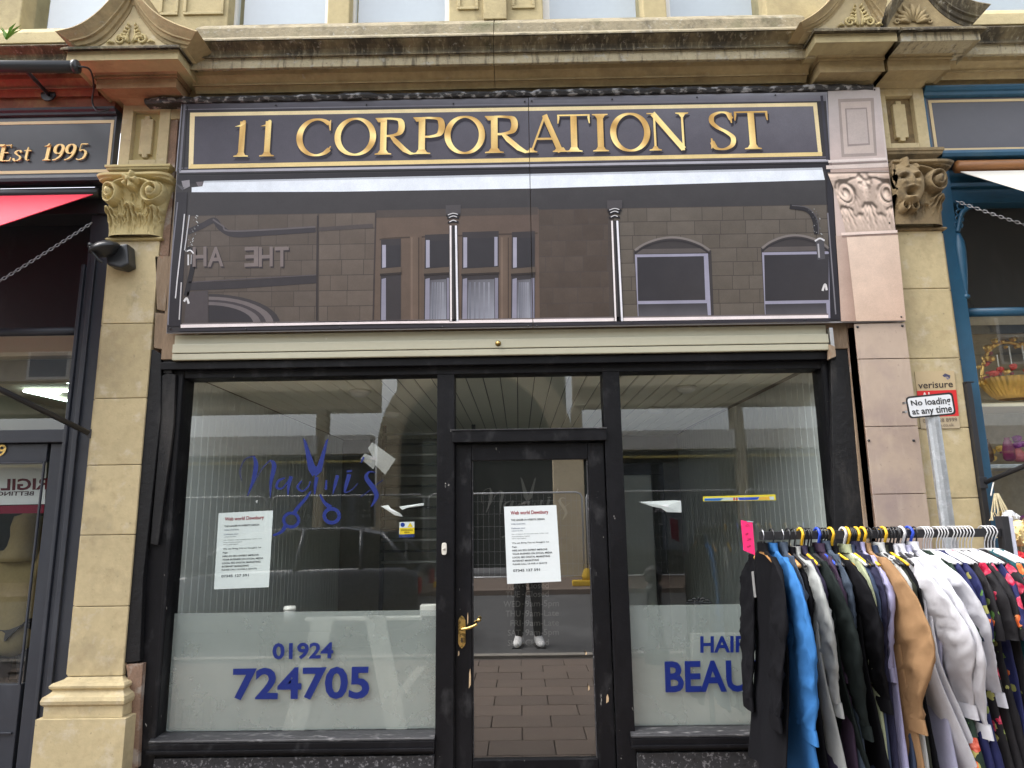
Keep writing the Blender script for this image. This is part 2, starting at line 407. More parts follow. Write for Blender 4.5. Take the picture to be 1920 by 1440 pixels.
def serif_letter(ch):
    """roman capital -> (advance, ribbons, polygons) in a box of height 1"""
    st = lambda x, a=0, b=1, w=TK: [(x, a, w), (x, b, w)]
    if ch == 'I': return .40, [st(.2)], [poly_serif(.2, 0), poly_serif(.2, 1, -1)]
    if ch == '1': return .44, [st(.22, 0, .97)], [poly_serif(.22, 0, 1, .2), [(.0, .83), (.16, .885), (.22, 1.0), (.285, 1.0), (.285, .9), (.16, .83)]]
    if ch == 'O': return .98, [nib(ell(.49, .5, .42, .49, 90, 450-22.5, 15), True)], []
    if ch == 'C': return .90, [nib(ell(.50, .5, .43, .49, 48, 318, 14))], [[(.77, .87), (.82, .97), (.835, .97), (.835, .68), (.81, .68)], [(.79, .18), (.815, .13), (.86, .24), (.84, .26)]]
    if ch == 'P': return .68, [st(.17), nib([(.17, .975), (.36, .975), (.55, .93), (.605, .74), (.55, .54), (.36, .47), (.17, .47)])], [poly_serif(.17, 0), poly_serif(.12, 1, -1, .14)]
    if ch == 'R': return .86, [st(.17), nib([(.17, .975), (.34, .975), (.53, .93), (.585, .76), (.53, .58), (.34, .51), (.17, .51)]), [(.33, .52, .06), (.45, .36, .12), (.66, .12, .12), (.80, .02, .07), (.90, .012, .02)]], [poly_serif(.17, 0), poly_serif(.12, 1, -1, .14)]
    if ch == 'A': return .86, [[(.12, 0, .045), (.43, .99, .05)], [(.42, 1.0, .13), (.76, 0, .135)], [(.22, .36, TN), (.60, .36, TN)]], [poly_serif(.12, 0, 1, .13, .03), poly_serif(.75, 0, 1, .16)]
    if ch == 'T': return .80, [st(.4)], [poly_serif(.4, 0), [(.02, .96), (.02, 1.0), (.78, 1.0), (.78, .96)], [(.02, .99), (.055, .99), (.075, .92), (.045, .76), (.02, .76)], [(.78, .99), (.745, .99), (.725, .92), (.755, .76), (.78, .76)]]
    if ch == 'N': return .92, [[(.16, 0, .05), (.16, .98, .05)], [(.13, .99, .13), (.76, .03, .13)], [(.76, 0, .05), (.76, .98, .05)]], [poly_serif(.16, 0, 1, .13, .03), poly_serif(.76, 1, -1, .14, .03), [(0, 1), (.2, 1), (.2, .97), (0, .97)]]
    if ch == 'S': return .66, [nib([(.55, .80), (.47, .95), (.31, .985), (.13, .90), (.10, .74), (.22, .59), (.42, .46), (.56, .31), (.53, .12), (.36, .015), (.17, .04), (.075, .21)], tk=.125, tn=.04)], [[(.50, .86), (.545, .97), (.565, .97), (.565, .70), (.535, .70)], [(.055, .30), (.085, .30), (.115, .16), (.07, .03), (.05, .03)]]
    if ch == 'E': return .62, [st(.16), [(.14, .98, TN), (.52, .98, TN)], [(.14, .52, TN), (.42, .52, TN)], [(.14, .02, TN), (.54, .02, TN)]], [poly_serif(.11, 0, 1, .12), poly_serif(.11, 1, -1, .12), [(.50, 1), (.54, 1), (.54, .80), (.52, .80)], [(.52, 0), (.57, .0), (.59, .22), (.56, .22)]]
    if ch == 's': return .42, [nib([(.34, .52), (.27, .64), (.15, .62), (.09, .50), (.20, .37), (.33, .25), (.33, .10), (.20, .01), (.10, .03), (.05, .16)], tk=.10, tn=.04)], []
    if ch == 't': return .34, [[(.16, .85, .03), (.15, .6, .1), (.15, .2, .1), (.18, .06, .07), (.25, .02, .04), (.32, .08, .02)], [(.02, .63, TN), (.32, .63, TN)]], []
    if ch == '9': return .55, [nib(ell(.27, .69, .2, .28, 90, 450-24, 13), True), nib([(.46, .72), (.46, .50), (.38, .24), (.22, .07), (.05, .01)], tk=.12, tn=.05)], []
    if ch == '5': return .55, [nib([(.14, .56), (.28, .62), (.43, .52), (.46, .33), (.38, .10), (.20, .01), (.05, .05)], tk=.12, tn=.05), [(.16, .98, .06), (.48, .98, .06)], [(.16, .98, .035), (.13, .56, .035)]], []
    return .3, [], []
def serif_text(mb, s, q, Y, col, slant=0.0, track=.03, space=.42, spans=None):
    adv = []; x = 0; sx = {}
    for ch in s:
        if ch == ' ': x += space; adv.append(None); continue
        a, rb, pl = serif_letter(ch)
        if spans:                      # measured place and width of each letter, in units of the cap height
            s0, s1 = spans[len([k for k in adv if k])]; k_ = (s1-s0)/a
            kw = k_**.5
            rb = [[(p[0]*k_, p[1], p[2]*kw) for p in r] for r in rb]; pl = [[(p[0]*k_, p[1]) for p in g] for g in pl]
            adv.append((s0, rb, pl))
        else: adv.append((x, rb, pl))
        x += a+track
    tot = spans[-1][1] if spans else x-track
    def mp(X, Yy):
        a, b = bil(q, (X+slant*Yy)/tot, Yy); w = W(a, b, Y); return (w.x, Y, w.z)
    n = 0
    for item in adv:
        if not item: continue
        ox, rb, pl = item
        for r in rb:
            n += 1; yy = [0]
            def mpo(X, Z, e=(n % 3)*.00012): p = mp(X, Z); return (p[0], p[1]-e, p[2])
            ribbon(mb, [(p[0]+ox, p[1], p[2]) for p in r], mpo, col)
        for k, g in enumerate(pl):
            vs = [mp(p[0]+ox, p[1]) for p in g]
            vs = [(p[0], p[1]-.00036-.00012*(k % 3), p[2]) for p in vs]
            mb.add(vs, [tuple(range(len(g)))], tuple(col(p[0]+ox, p[1]) for p in g) if callable(col) else col)

# ---------------------------------------------------------------- carved capital as a height field
def cap_h(S, V, kind):
    H = .12+.22*V**2+0*S
    rng = np.random.RandomState(5)
    def leaf(cx, v0, v1, w, amp, lean=0.0):
        nonlocal H
        t = np.clip((V-v0)/(v1-v0), 0, 1.0001)
        wd = w*(.5+.5*np.sin(PI*np.minimum(t, 1)**.8*.9))*(1+.16*np.sin(t*24))
        d = (S-cx-lean*t*t)/np.maximum(wd, .02)
        ins = (np.abs(d) < 1) & (V >= v0) & (V <= v1)
        ribs = .62+.38*np.cos(np.abs(d)*PI*4.2+t*5)
        h = amp*np.sqrt(np.clip(1-d*d, 0, 1))*ribs*(.35+.65*t**1.3)+.30*amp*np.exp(-((t-.9)/.09)**2)*np.sqrt(np.clip(1-d*d, 0, 1))
        H = np.where(ins, np.maximum(H, .16+.1*t+h), H)
    leaf(-.40, .22, .80, .20, .38, -.12); leaf(.40, .22, .80, .20, .38, .12)
    leaf(0, .0, .50, .34, .50); leaf(-.70, 0, .46, .30, .46, -.12); leaf(.70, 0, .46, .30, .46, .12)
    leaf(-.36, 0, .34, .18, .30); leaf(.36, 0, .34, .18, .30)
    for sg in (-1, 1):
        dx = (S-sg*.66)*sg; dy = (V-.68)*1.5; r = np.hypot(dx, dy); th = np.arctan2(dy, dx)
        R = .30
        rid = (.5+.5*np.cos(2*PI*(r/R*1.9-th/(2*PI))))**.6
        h = .52+.34*rid
        h = np.where(r < .09, .98-.9*r, h)
        H = np.where(r < R, np.maximum(h, .3), H)
        arm = np.exp(-((V-(.80+.10*np.cos((np.abs(S)-.15)*3.2)))/.045)**2)*((np.abs(S) > .12) & (np.abs(S) < .66))
        H = np.maximum(H, .30+.42*arm)
    if kind == 'mask':
        cx = -.14
        X = (S-cx)/.44; Z = (V-.60)/.34; e = X*X+Z*Z
        face = .62+.38*np.sqrt(np.clip(1-e, 0, 1))
        def blob(x, z, a, b, amp): return amp*np.exp(-(((X-x)/a)**2+((Z-z)/b)**2))
        face += blob(0, .02, .16, .26, .22)+blob(-.40, .36, .26, .10, .20)+blob(.40, .36, .26, .10, .20)
        face += blob(-.45, -.05, .2, .16, .12)+blob(.45, -.05, .2, .16, .12)
        face -= blob(-.36, .20, .15, .07, .20)+blob(.36, .20, .15, .07, .20)
        face -= blob(0, -.48, .24, .17, .42); face += blob(0, -.74, .30, .10, .20)+blob(0, -.28, .34, .07, .16)
        face += blob(0, .20, .05, .05, .0)
        H = np.where(e < 1, face, H)
        for sg in (-1, 1):
            b = np.exp(-(((X-sg*.62)/.10)**2))*np.exp(-((Z+.45)/.45)**2); H = np.maximum(H, .35+.5*b)
            dx = (X-sg*.30); dz = (Z+1.02); r = np.hypot(dx, dz*1.1)
            H = np.maximum(H, np.where(r < .30, .55+.25*np.cos(r*28), 0))
        hood = (np.abs(X) < .62*(1.95-Z)/1.0) & (Z > .72) & (Z < 1.5)
        H = np.where(hood, np.maximum(H, .85+.12*np.cos(X*9)-.2*np.abs(X)), H)
    else:
        dx = S; dy = (V-.86)*1.5; r = np.hypot(dx, dy); th = np.arctan2(dy, dx)
        h = .72+.22*np.abs(np.cos(2.5*th))-.9*(r-.12)**2
        h = np.where(r < .06, 1.02, h)
        H = np.where(r < .22*(.75+.25*np.abs(np.cos(2.5*th))), np.maximum(H, h), H)
        leaf(0, .50, .78, .12, .5)
    ab = V > (.90+.04*(1-S*S))
    H = np.where(ab & (H < .8), .60+.12*(V > .955)+.10*S*S, H)
    return np.clip(H, 0, 1.15)
def cap_grid(kind, nu, nv, soft=1):
    u = np.linspace(-1, 1, nu+1); v = np.linspace(0, 1, nv+1)
    S, V = np.meshgrid(u, v)
    H = cap_h(S, V, kind)
    K = np.array([.25, .5, .25])
    for _ in range(soft):
        H = (np.roll(H, 1, 0)*.25+H*.5+np.roll(H, -1, 0)*.25); H[:, 1:-1] = H[:, :-2]*.25+H[:, 1:-1]*.5+H[:, 2:]*.25
    return S, V, H
def capital_mesh(kind, xc, hw, z0, z1, depth, wbot=.76, clip=None, nu=160, nv=140):
    S, V, H = cap_grid(kind, nu, nv, 1)
    H = H+.05*(H-.5)
    H[0] = H[1]; H[-1] = H[-2]
    mb = MB(); vs = []
    for j in range(nv+1):
        fl = wbot+(1-wbot)*(V[j, 0]**2.2)
        for i in range(nu+1):
            s = S[j, i]; edge = i in (0, nu)
            x = xc+s*hw*fl
            if clip is not None and x < clip: x = clip
            vs.append((x, .12 if edge else -.012-H[j, i]*depth+.05*abs(s)**6, z0+V[j, i]*(z1-z0)))
    fs = [(j*(nu+1)+i, j*(nu+1)+i+1, (j+1)*(nu+1)+i+1, (j+1)*(nu+1)+i) for j in range(nv) for i in range(nu)]
    mb.add(vs, fs)
    return mb
# ================================================================ THE STONE BUILDINGS
JX = 2.49                                   # the party line between the two stone buildings
PLX0, PLX1 = -2.705, -2.372                 # left pilaster shaft
PRX0, PRX1 = JX+.004, 2.832                 # right pilaster (neighbour's half)
bld = thing('stone_building', 'ochre sandstone building over the closed black shopfront, windows above a sooty cornice', 'building', (0, .3, 0))
bldR = thing('stone_building', 'neighbouring sandstone building right of the dark crack, above the blue shopfront', 'building', (3.6, .3, 0))
def prof(pts, xr=800):
    return [(o, WZ(xr, y, -o)) for o, y in pts]

# --- upper wall: piers between the windows, sill, frames, panes
SILLZ = WZ(800, 44, .0)
WTOP = SILLZ+1.75
def pier(par, xa, xb, Y0=0.0, name='pier', mat=None, z0=None):
    return MB().box(xa, xb, Y0, .34, (SILLZ-.12) if z0 is None else z0, WTOP).build(name, mat or m_stone_wall, par, .008)
def ux(p, Y=0.0): return WX(p, 20, Y)
wins = [(62, 201, bld), (447, 612, bld), (668, 835, bld), (1030, 1200, bld), (1255, 1423, bld)]
edges = [(-420, 40), (201+12, 428), (614, 655), (842, 1018), (1206, 1250), (1437, None)]
for a, b in edges:
    pier(bld, ux(a), JX-.004 if b is None else ux(b))
pier(bldR, JX+.004, ux(1790))
pier(bldR, ux(2060), ux(2300))
for a, b in ((907, 950),):
    MB().box(ux(a), ux(b), -.035, -.002, SILLZ+.0, WTOP).build('pilaster_strip', m_stone_wall, bld, .006)
for a, b in ((300, 335), (345, 420), (858, 897), (960, 1003)):
    w0, w1 = ux(a), ux(b)
    mb = MB(); z0 = SILLZ+.10
    for (xa, xb, za, zb) in ((w0, w1, z0, z0+.02), (w0, w0+.02, z0+.022, WTOP), (w1-.02, w1, z0+.022, WTOP)):
        mb.box(xa, xb, -.014, -.002, za, zb)
    mb.build('panel_moulding', m_stone_wall, bld, .003)
MB().box(ux(-420), JX-.004, -.001, .345, WTOP+.003, WTOP+1.3).build('upper_wall', m_stone_wall, bld, .01)
MB().box(JX+.004, ux(2300), -.001, .345, WTOP+.003, WTOP+1.3).build('upper_wall', m_stone_wall, bldR, .01)
m_blind = M('pale_window_blind', (.55, .58, .60), .8, .04, 3, .02, 20)
for a, b, par in wins+[(1800, 2050, bldR)]:
    xa, xb = ux(a, .13), ux(b, .13); fw = .055
    fr = MB()
    fr.box(xa-fw, xa, .10, .17, SILLZ-.03, WTOP+.0); fr.box(xb, xb+fw, .10, .17, SILLZ-.03, WTOP+.0)
    fr.box(xa, xb, .102, .168, SILLZ-.03, SILLZ+.02); fr.box(xa, xb, .102, .168, SILLZ+.86, SILLZ+.91)
    w = fr.build('window', m_white, par, .006)
    MB().add([(xa, .135, SILLZ), (xb, .135, SILLZ), (xb, .135, WTOP), (xa, .135, WTOP)], [(0, 1, 2, 3)]).build('pane', m_glass_up, w, fix=False)
    MB().box(xa-.02, xb+.02, .26, .27, SILLZ-.05, WTOP).build('blind', m_blind, w)

# --- cornice between the pilasters
cprof = [(.12, 44), (.125, 64), (.30, 65.5), (.302, 69), (.285, 73), (.262, 79), (.238, 86), (.222, 93), (.215, 97)]
c_sill = prof([(-.02, 40), (.10, 43), (.125, 46), (.13, 66)])
c_nose = prof([(.10, 63.0), (.295, 64.4), (.306, 66), (.306, 68.6), (.29, 69.2)])
c_top = prof([(.10, 69.3), (.296, 69.6), (.296, 71), (.287, 74), (.262, 81), (.238, 88), (.226, 94), (.224, 97), (.235, 98), (.235, 100.5), (.222, 101)])
c_cor = prof([(.20, 101.2), (.212, 102), (.212, 121), (.205, 123), (.15, 124)])
c_low = prof([(.14, 125), (.135, 134), (.120, 138), (.100, 146), (.094, 150), (.10, 151), (.10, 153), (.07, 155), (.055, 163), (.045, 168), (-.05, 170)])
def zflip(p): return p[::-1]
joint = .004
runs = [(WX(345, 90, -.25), WX(925, 90, -.25)), (WX(925, 90, -.25)+joint, WX(1530, 70, -.25))]
for k, (a, b) in enumerate(runs):
    MB().sweepX(c_sill, a, b, .30).build('sill_course', m_stone_lich, bld, .004)
    MB().sweepX(c_nose, a, b, .25).build('nosing', m_stone_lich, bld)
    MB().sweepX(c_top, a, b, .25).build('cornice_moulding', m_stone_soot, bld)
    MB().sweepX(c_cor, a, b, .25).build('corona', m_stone_corona, bld, .003)
    MB().sweepX(c_low, a, b, .25).build('bed_moulding', m_stone_old, bld)
# left of the left pilaster: the same cornice, its underside painted red
a, b = WX(-420, 60, -.25), WX(160, 60, -.25)
MB().sweepX([(o, z) for o, z in c_sill], a, b, .30).build('sill_course', m_stone_wall, bld, .004)
MB().sweepX(c_top, a, b, .25).build('cornice_moulding', m_stone_soot, bld)
MB().sweepX(c_cor, a, b, .25).build('corona', m_stone_soot, bld, .003)
MB().sweepX(c_low, a, b, .25).build('bed_moulding', m_redstone, bld)
# right neighbour
a, b = WX(1786, 40, -.25), WX(2350, 40, -.25)
MB().sweepX(c_sill, a, b, .30).build('sill_course', m_stone_wall, bldR, .004)
MB().sweepX(c_top, a, b, .25).build('cornice_moulding', m_stone_soot, bldR)
MB().sweepX(c_cor, a, b, .25).build('corona', m_stone_corona, bldR, .003)
MB().sweepX(c_low, a, b, .25).build('bed_moulding', m_stone_old, bldR)
FRZ0, FRZ1 = WZ(800, 190, 0), c_low[-1][1]
MB().box(WX(-420, 180), PLX0-.05, -.02, .25, FRZ0-.05, FRZ1+.02).build('frieze', m_redstone, bld, .004)
MB().box(PLX1, JX-.004, .0, .25, FRZ0-.1, FRZ1+.02).build('frieze', m_stone_old, bld, .004)
MB().box(PRX1, WX(2350, 180), .0, .25, WZ(1760, 164, 0), FRZ1+.02).build('frieze', m_stone_old, bldR, .004)

# --- the breaks over the pilasters and their ogee pediments
def carving(par, cx, base, apex, half, Y, mat, palm=False):
    mb = MB(); h = apex-base
    def sp(c, r, turns, sg, rr):
        return [(c[0]+sg*r*(1-t*.85)*math.cos(rad(200)-t*turns*2*PI*1), Y, c[1]+r*(1-t*.85)*math.sin(rad(200)-t*turns*2*PI)) for t in [i/30 for i in range(31)]]
    if not palm:
        for sg in (-1, 1):
            mb.tube(sp((cx+sg*half*.42, base+h*.22), half*.24, 1.6, sg, 0), [.010-.004*i/30 for i in range(31)], 6)
            mb.tube([(cx+sg*.012, Y, base+.01), (cx+sg*half*.16, Y, base+h*.40), (cx+sg*half*.10, Y, base+h*.78)], [.011, .009, .004], 6)
            for k in range(5):
                t = .25+.16*k
                mb.tube([(cx+sg*half*.10, Y, base+h*t), (cx+sg*half*(.38*(1-t)+.12), Y-.006, base+h*(t+.08)), (cx+sg*half*(.55*(1-t)+.10), Y, base+h*(t+.02))], [.006, .010, .004], 6)
            mb.tube([(cx+sg*half*.66, Y, base+.012), (cx+sg*half*.82, Y-.006, base+h*.12), (cx+sg*half*.97, Y, base+.008)], [.006, .011, .003], 6)
    else:
        for k in range(9):
            a = rad(12+k*19.5); L = h*(.62+.34*math.sin(a)**2)*1.0
            mb.tube([(cx+math.cos(a)*.02, Y, base+.015+math.sin(a)*.01), (cx+math.cos(a)*L*.6*1.2, Y-.010, base+.015+math.sin(a)*L*.6), (cx+math.cos(a)*L*1.2, Y, base+.015+math.sin(a)*L)], [.006, .016, .005], 6)
        for sg in (-1, 1):
            mb.tube(sp((cx+sg*half*.72, base+h*.16), half*.17, 1.3, sg, 0), .007, 6)
    return mb.build('carving', mat, par, smooth=True)
def pediment(bd, px_out, px_in, base_y, x0, x1, left, right, Yf, mats, tri, palm=False):
    """outer and inner ogee lines in photo pixels, read on the pediment's own front plane"""
    o = [W(x, y, Yf) for x, y in cr(px_out, 6)]; i = [W(x, y, Yf) for x, y in cr(px_in, 6)]
    n = min(len(o), len(i))
    band = [(p.x, p.z) for p in o]+[(p.x, p.z) for p in i[::-1]]
    mb = MB(); tymp_in = [(p.x, p.z) for p in i]
    # two-step raking moulding built from short pieces so that the outline stays clean
    def mid(t): return [(a.x+(b.x-a.x)*t, a.z+(b.z-a.z)*t) for a, b in zip(o, i)]
    def strip(A, B, y0, y1):
        for k in range(len(A)-1):
            q = [A[k], A[k+1], B[k+1], B[k]]
            mb.hexa([(p[0], y0, p[1]) for p in q], [(p[0], y1, p[1]) for p in q])
    L0, L1, L2, L3 = mid(0), mid(.12), mid(.62), mid(1)
    # one welded profile: four lines across, each with its own projection
    vs = []; lines = [(mid(0), .12), (mid(0), Yf-.05), (mid(.08), Yf-.055), (mid(.18), Yf-.045), (mid(.50), Yf-.015), (mid(.58), Yf-.015), (mid(.62), Yf+.0), (mid(.80), Yf+.008), (mid(.84), Yf+.02), (mid(1), Yf+.025), (mid(1), .12)]
    m = len(o)
    for ln, y in lines: vs += [(p[0], y, p[1]) for p in ln]
    fs = [(a*m+k, a*m+k+1, (a+1)*m+k+1, (a+1)*m+k) for a in range(len(lines)-1) for k in range(m-1)]
    fs.append(tuple(a*m for a in range(len(lines)))); fs.append(tuple(a*m+m-1 for a in range(len(lines)-1, -1, -1)))
    mb.add(vs, fs)
    ped = mb.build('pediment', mats[0], bd)
    t = MB(); poly = tymp_in
    t.prism(poly, Yf+.03, .1); t.build('tympanum', mats[1], ped)
    cxp, bp, ap, hf = tri
    c = W(cxp, bp, Yf+.03); ap_ = W(cxp, ap, Yf+.03)
    carving(ped, c.x, c.z, ap_.z, WX(cxp+hf, bp, Yf+.03)-c.x, Yf+.022, mats[2], palm)
def ressaut(bd, x0, x1, left, right, ref, ys, mats, ks=.54):
    """U-shaped moulded block under the pediment. ys = photo rows at column ref"""
    pr = lambda L: [(o*1.34, WZ(ref, y, -o*1.34)) for o, y in L]
    MB().sweepU(pr([(.275, ys[0]), (.30, ys[0]+2), (.30, ys[0]+5), (.285, ys[0]+6), (.285, ys[0]+8), (.272, ys[0]+9)]), x0, x1, ks, .2, left, right).build('cornice_moulding', mats[0], bd)
    MB().sweepU(pr([(.27, ys[1]), (.272, ys[1]+.5), (.272, ys[2]-1), (.25, ys[2])]), x0, x1, ks, .2, left, right).build('corona', mats[1], bd, .003)
    MB().sweepU(pr([(.215, ys[2]+3), (.21, ys[2]+10), (.195, ys[2]+12), (.165, ys[2]+20), (.15, ys[2]+28), (.155, ys[2]+29.5), (.155, ys[2]+32), (.14, ys[2]+34), (.14, ys[3]-1), (.12, ys[3])]), x0, x1, ks, .2, left, right).build('bed_moulding', mats[2], bd)
    MB().sweepU(pr([(.085, ys[3]+3), (.08, ys[3]+9), (.05, ys[3]+14), (.03, ys[3]+22), (.012, ys[4])]), x0, x1, ks, .2, left, right).build('neck_moulding', mats[2], bd)
mats_ped = (m_stone_old, m_stone, m_stone_cap)
ressaut(bld, PLX0+.02, PLX1+.02, True, True, 250, (85, 94, 113, 166, 196), (m_stone_soot, m_stone_wall, m_stone_redst))
pediment(bld, [(112, 68), (150, 58), (183, 38), (212, 10), (236, -22), (246, -48), (256, -22), (276, 10), (304, 36), (338, 54), (377, 68)],
         [(150, 88), (178, 82), (202, 66), (222, 42), (238, 20), (246, 4), (254, 20), (270, 42), (290, 66), (315, 80), (345, 86)], 86, PLX0, PLX1, True, True, -.39, mats_ped, (246, 84, 46, 47))
# two half pediments meeting at the crack
ressaut(bld, JX-.34, JX-.012, True, False, 1590, (52, 62, 80, 136, 166), (m_stone_soot, m_stone_wall, m_stone_old))
ressaut(bldR, JX+.012, PRX1-.02, False, True, 1730, (50, 60, 78, 132, 164), (m_stone_soot, m_stone_corona, m_stone_old))
pediment(bld, [(1494, 52), (1520, 36), (1545, 14), (1566, -14), (1582, -44), (1592, -66), (1606, -44), (1622, -16), (1646, 4), (1656, 10)],
         [(1512, 54), (1538, 46), (1560, 30), (1580, 6), (1596, -18), (1606, -34), (1614, -22), (1628, 0), (1640, 26), (1654, 48)], 52, 0, 0, True, False, -.38, mats_ped, (1612, 52, 10, 44))
pediment(bldR, [(1664, 10), (1674, -4), (1690, -24), (1706, -44), (1722, -66), (1742, -44), (1764, -20), (1790, 0), (1818, 12), (1849, 18)],
         [(1666, 48), (1678, 26), (1694, 2), (1708, -16), (1722, -34), (1738, -16), (1756, 6), (1776, 24), (1800, 38), (1824, 46)], 50, 0, 0, False, True, -.38, (m_stone_soot, m_stone_old, m_stone_old), (1712, 48, 10, 42), True)

# --- pilasters: base, ashlar blocks, capital, panelled block above
def pilaster(bd, x0, x1, lab, joints, ref, kind, matcap, clip=None, capc=None, hw=None, capy=(305, 430), panel=(190, 300), base=True, sidestrip=True, blockmat=None):
    blockmat = blockmat or m_stone
    zs = [WZ(ref, y) for y in joints]
    core = MB().box(x0+.012, x1-.012, .06, .30, .3, WZ(ref, panel[0]))
    p = core.build('pilaster', m_stone, bd)
    if lab: p['label'] = lab
    for k in range(len(zs)-1):
        MB().box(x0, x1, .0, .20, zs[k+1]+.0015, zs[k]-.0015).build('stone_block', blockmat, p, .006)
    if sidestrip:
        for k in range(len(zs)-1):
            xs = (x0-.035, x0-.002) if sidestrip != 'r' else (x1+.002, x1+.035)
            MB().box(xs[0], xs[1], .045, .2, zs[k+1]+.002, zs[k]-.002).build('side_block', blockmat, p, .004)
    # necking, capital, abacus mouldings, panel block
    zb, zt = WZ(ref, capy[1]), WZ(ref, capy[0])
    xl = x0
    ring = [(0, zb-.005), (.018, zb-.002), (.024, zb+.006), (.018, zb+.016), (.006, zb+.020)]
    MB().sweepU(ring, x0, x1, 1, .2, clip is None).build('necking', matcap, p, smooth=False)
    capital_mesh(kind, capc if capc is not None else (x0+x1)/2, hw or (x1-x0)/2*1.50, zb+.02, zt, .15, .72, clip).build('capital', matcap, p, smooth=True)
    top = [(0.0, zt+.002), (.0, zt+.05), (.012, zt+.055), (.015, zt+.07), (.045, zt+.10), (.05, zt+.12), (.056, zt+.125), (.056, zt+.15), (.0, zt+.152)]
    zp0 = zt+.153; zp1 = WZ(ref, panel[0])
    sc = (WZ(ref, panel[1])-zt)/.153
    top = [(o, zt+(z-zt)*sc) for o, z in top]; zp0 = zt+.153*sc
    MB().sweepU(top, x0, x1, 1, .2, clip is None).build('abacus_moulding', matcap, p, .002)
    # panelled block: rim with a sunk field and a raised tablet
    w = x1-x0; i = .22*w
    r = MB(); zt2 = zp1; zb2 = zp0
    r.box(x0, x0+i, -.004, .2, zb2, zt2); r.box(x1-i, x1, -.004, .2, zb2, zt2)
    r.box(x0+i, x1-i, -.004, .2, zb2, zb2+i*.8); r.box(x0+i, x1-i, -.004, .2, zt2-i*.7, zt2)
    r.build('panel_rim', blockmat, p, .004)
    MB().box(x0+i, x1-i, .040, .19, zb2+i*.8, zt2-i*.7).build('panel_field', matcap, p)
    j = i+.16*w
    c = .025
    xa, xb, za, zz = x0+j*.98, x1-j*.98, zb2+i*1.15, zt2-i*1.1
    MB().prism([(xa+c, za), (xb-c, za), (xb-c, za+c), (xb, za+c), (xb, zz-c), (xb-c, zz-c), (xb-c, zz), (xa+c, zz), (xa+c, zz-c), (xa, zz-c), (xa, za+c), (xa+c, za+c)], .012, .1).build('panel_tablet', blockmat, p, .005)
    if base:
        bz = WZ(ref-100, 1345, -.07)
        zsb = zs[-1]
        h = zsb-bz
        b = [(.085, bz), (.085, bz+.30*h), (.088, bz+.31*h), (.10, bz+.36*h), (.104, bz+.45*h), (.096, bz+.55*h), (.075, bz+.60*h), (.068, bz+.62*h), (.058, bz+.66*h), (.056, bz+.70*h), (.062, bz+.72*h), (.072, bz+.76*h), (.074, bz+.82*h), (.06, bz+.88*h), (.03, bz+.90*h), (.012, bz+.94*h), (.0, zsb-.002)]
        MB().sweepU(b, x0, x1, .75, .2).build('base_moulding', m_stone, p)
        MB().sweepU([(.10, 0.0), (.10, bz-.004), (.09, bz-.002)], x0, x1, .95, .2).build('plinth_block', m_stone, p, .006)
    return p
pilaster(bld, PLX0, PLX1, 'left pilaster with carved leaf capital', (452, 607, 747, 872, 1003, 1137, 1268), 200, 'leaf', m_stone_cap, capy=(340, 452), panel=(197, 316))
pilaster(bldR, PRX0, PRX1, 'right pilaster with grotesque face capital', (432, 541, 672, 803, 935, 1066, 1197, 1330), 1740, 'mask', m_stone_dark, clip=PRX0, capc=2.61, hw=.31, capy=(315, 432), panel=(166, 283), base=False, sidestrip='r')
bzR = WZ(1760, 1332)
MB().box(PRX0, PRX1+.06, -.06, .2, 0, bzR-.004).build('plinth_block', m_stone, bldR, .006)
# hidden own half of the right pilaster, behind the printed boards
MB().box(2.13, JX-.004, .0, .28, 0, FRZ0-.1).build('pilaster', m_brickedge, bld, .004)
# lead flashing above the sign
fl = MB()
n = 90; xa, xb = WX(268, 186, -.10), WX(1640, 160, -.10)
rng = random.Random(4)
za = WZ(268, 187, -.10); zb = WZ(1640, 161, -.10)
vs = []
for k in range(n+1):
    t = k/n; x = xa+(xb-xa)*t; z = FRZ0*0+za+(zb-za)*t
    th = .018+.012*rng.random()+(.012 if k < 3 else 0); o = .085+.02*rng.random()
    vs += [(x, .02, z+.028), (x, -o+.01, z+.024+.006*rng.random()), (x, -o, z+.004), (x, -o+.012, z-th*.45), (x, .02, z-.01)]
fs = [(k*5+a, (k+1)*5+a, (k+1)*5+(a+1) % 5, k*5+(a+1) % 5) for k in range(n) for a in range(5)]+[(0, 1, 2, 3, 4), tuple(n*5+a for a in (4, 3, 2, 1, 0))]
fl.add(vs, fs)
tag(fl.build('lead_flashing', m_lead), 'strip of crumpled black lead flashing along the top of the shop sign', 'flashing')
# weed in the gutter of the cornice
wr = W(12, 74, -.2)
wd_ = thing('weed', 'small green weed growing on the cornice at the upper left', 'plant', tuple(wr))
m_leaf = M('weed_green', (.13, .27, .04), .6, .2, 10, .1, 40)
rg = random.Random(2)
for k in range(11):
    a = rg.uniform(0, 2*PI); L = rg.uniform(.07, .14); s = rg.uniform(.25, .9)
    d = Vector((math.cos(a)*s, math.sin(a)*s*.6, 1)).normalized()
    p0 = wr; p1 = wr+d*L*.6; p2 = wr+d*L+Vector((math.cos(a)*.02, 0, -.008))
    w = Vector((-math.sin(a), math.cos(a), 0))*.007
    MB().add([p0-w, p0+w, p1+w*1.4, p1-w*1.4, p2], [(0, 1, 2, 3), (3, 2, 4)]).build('leaf', m_leaf, wd_)
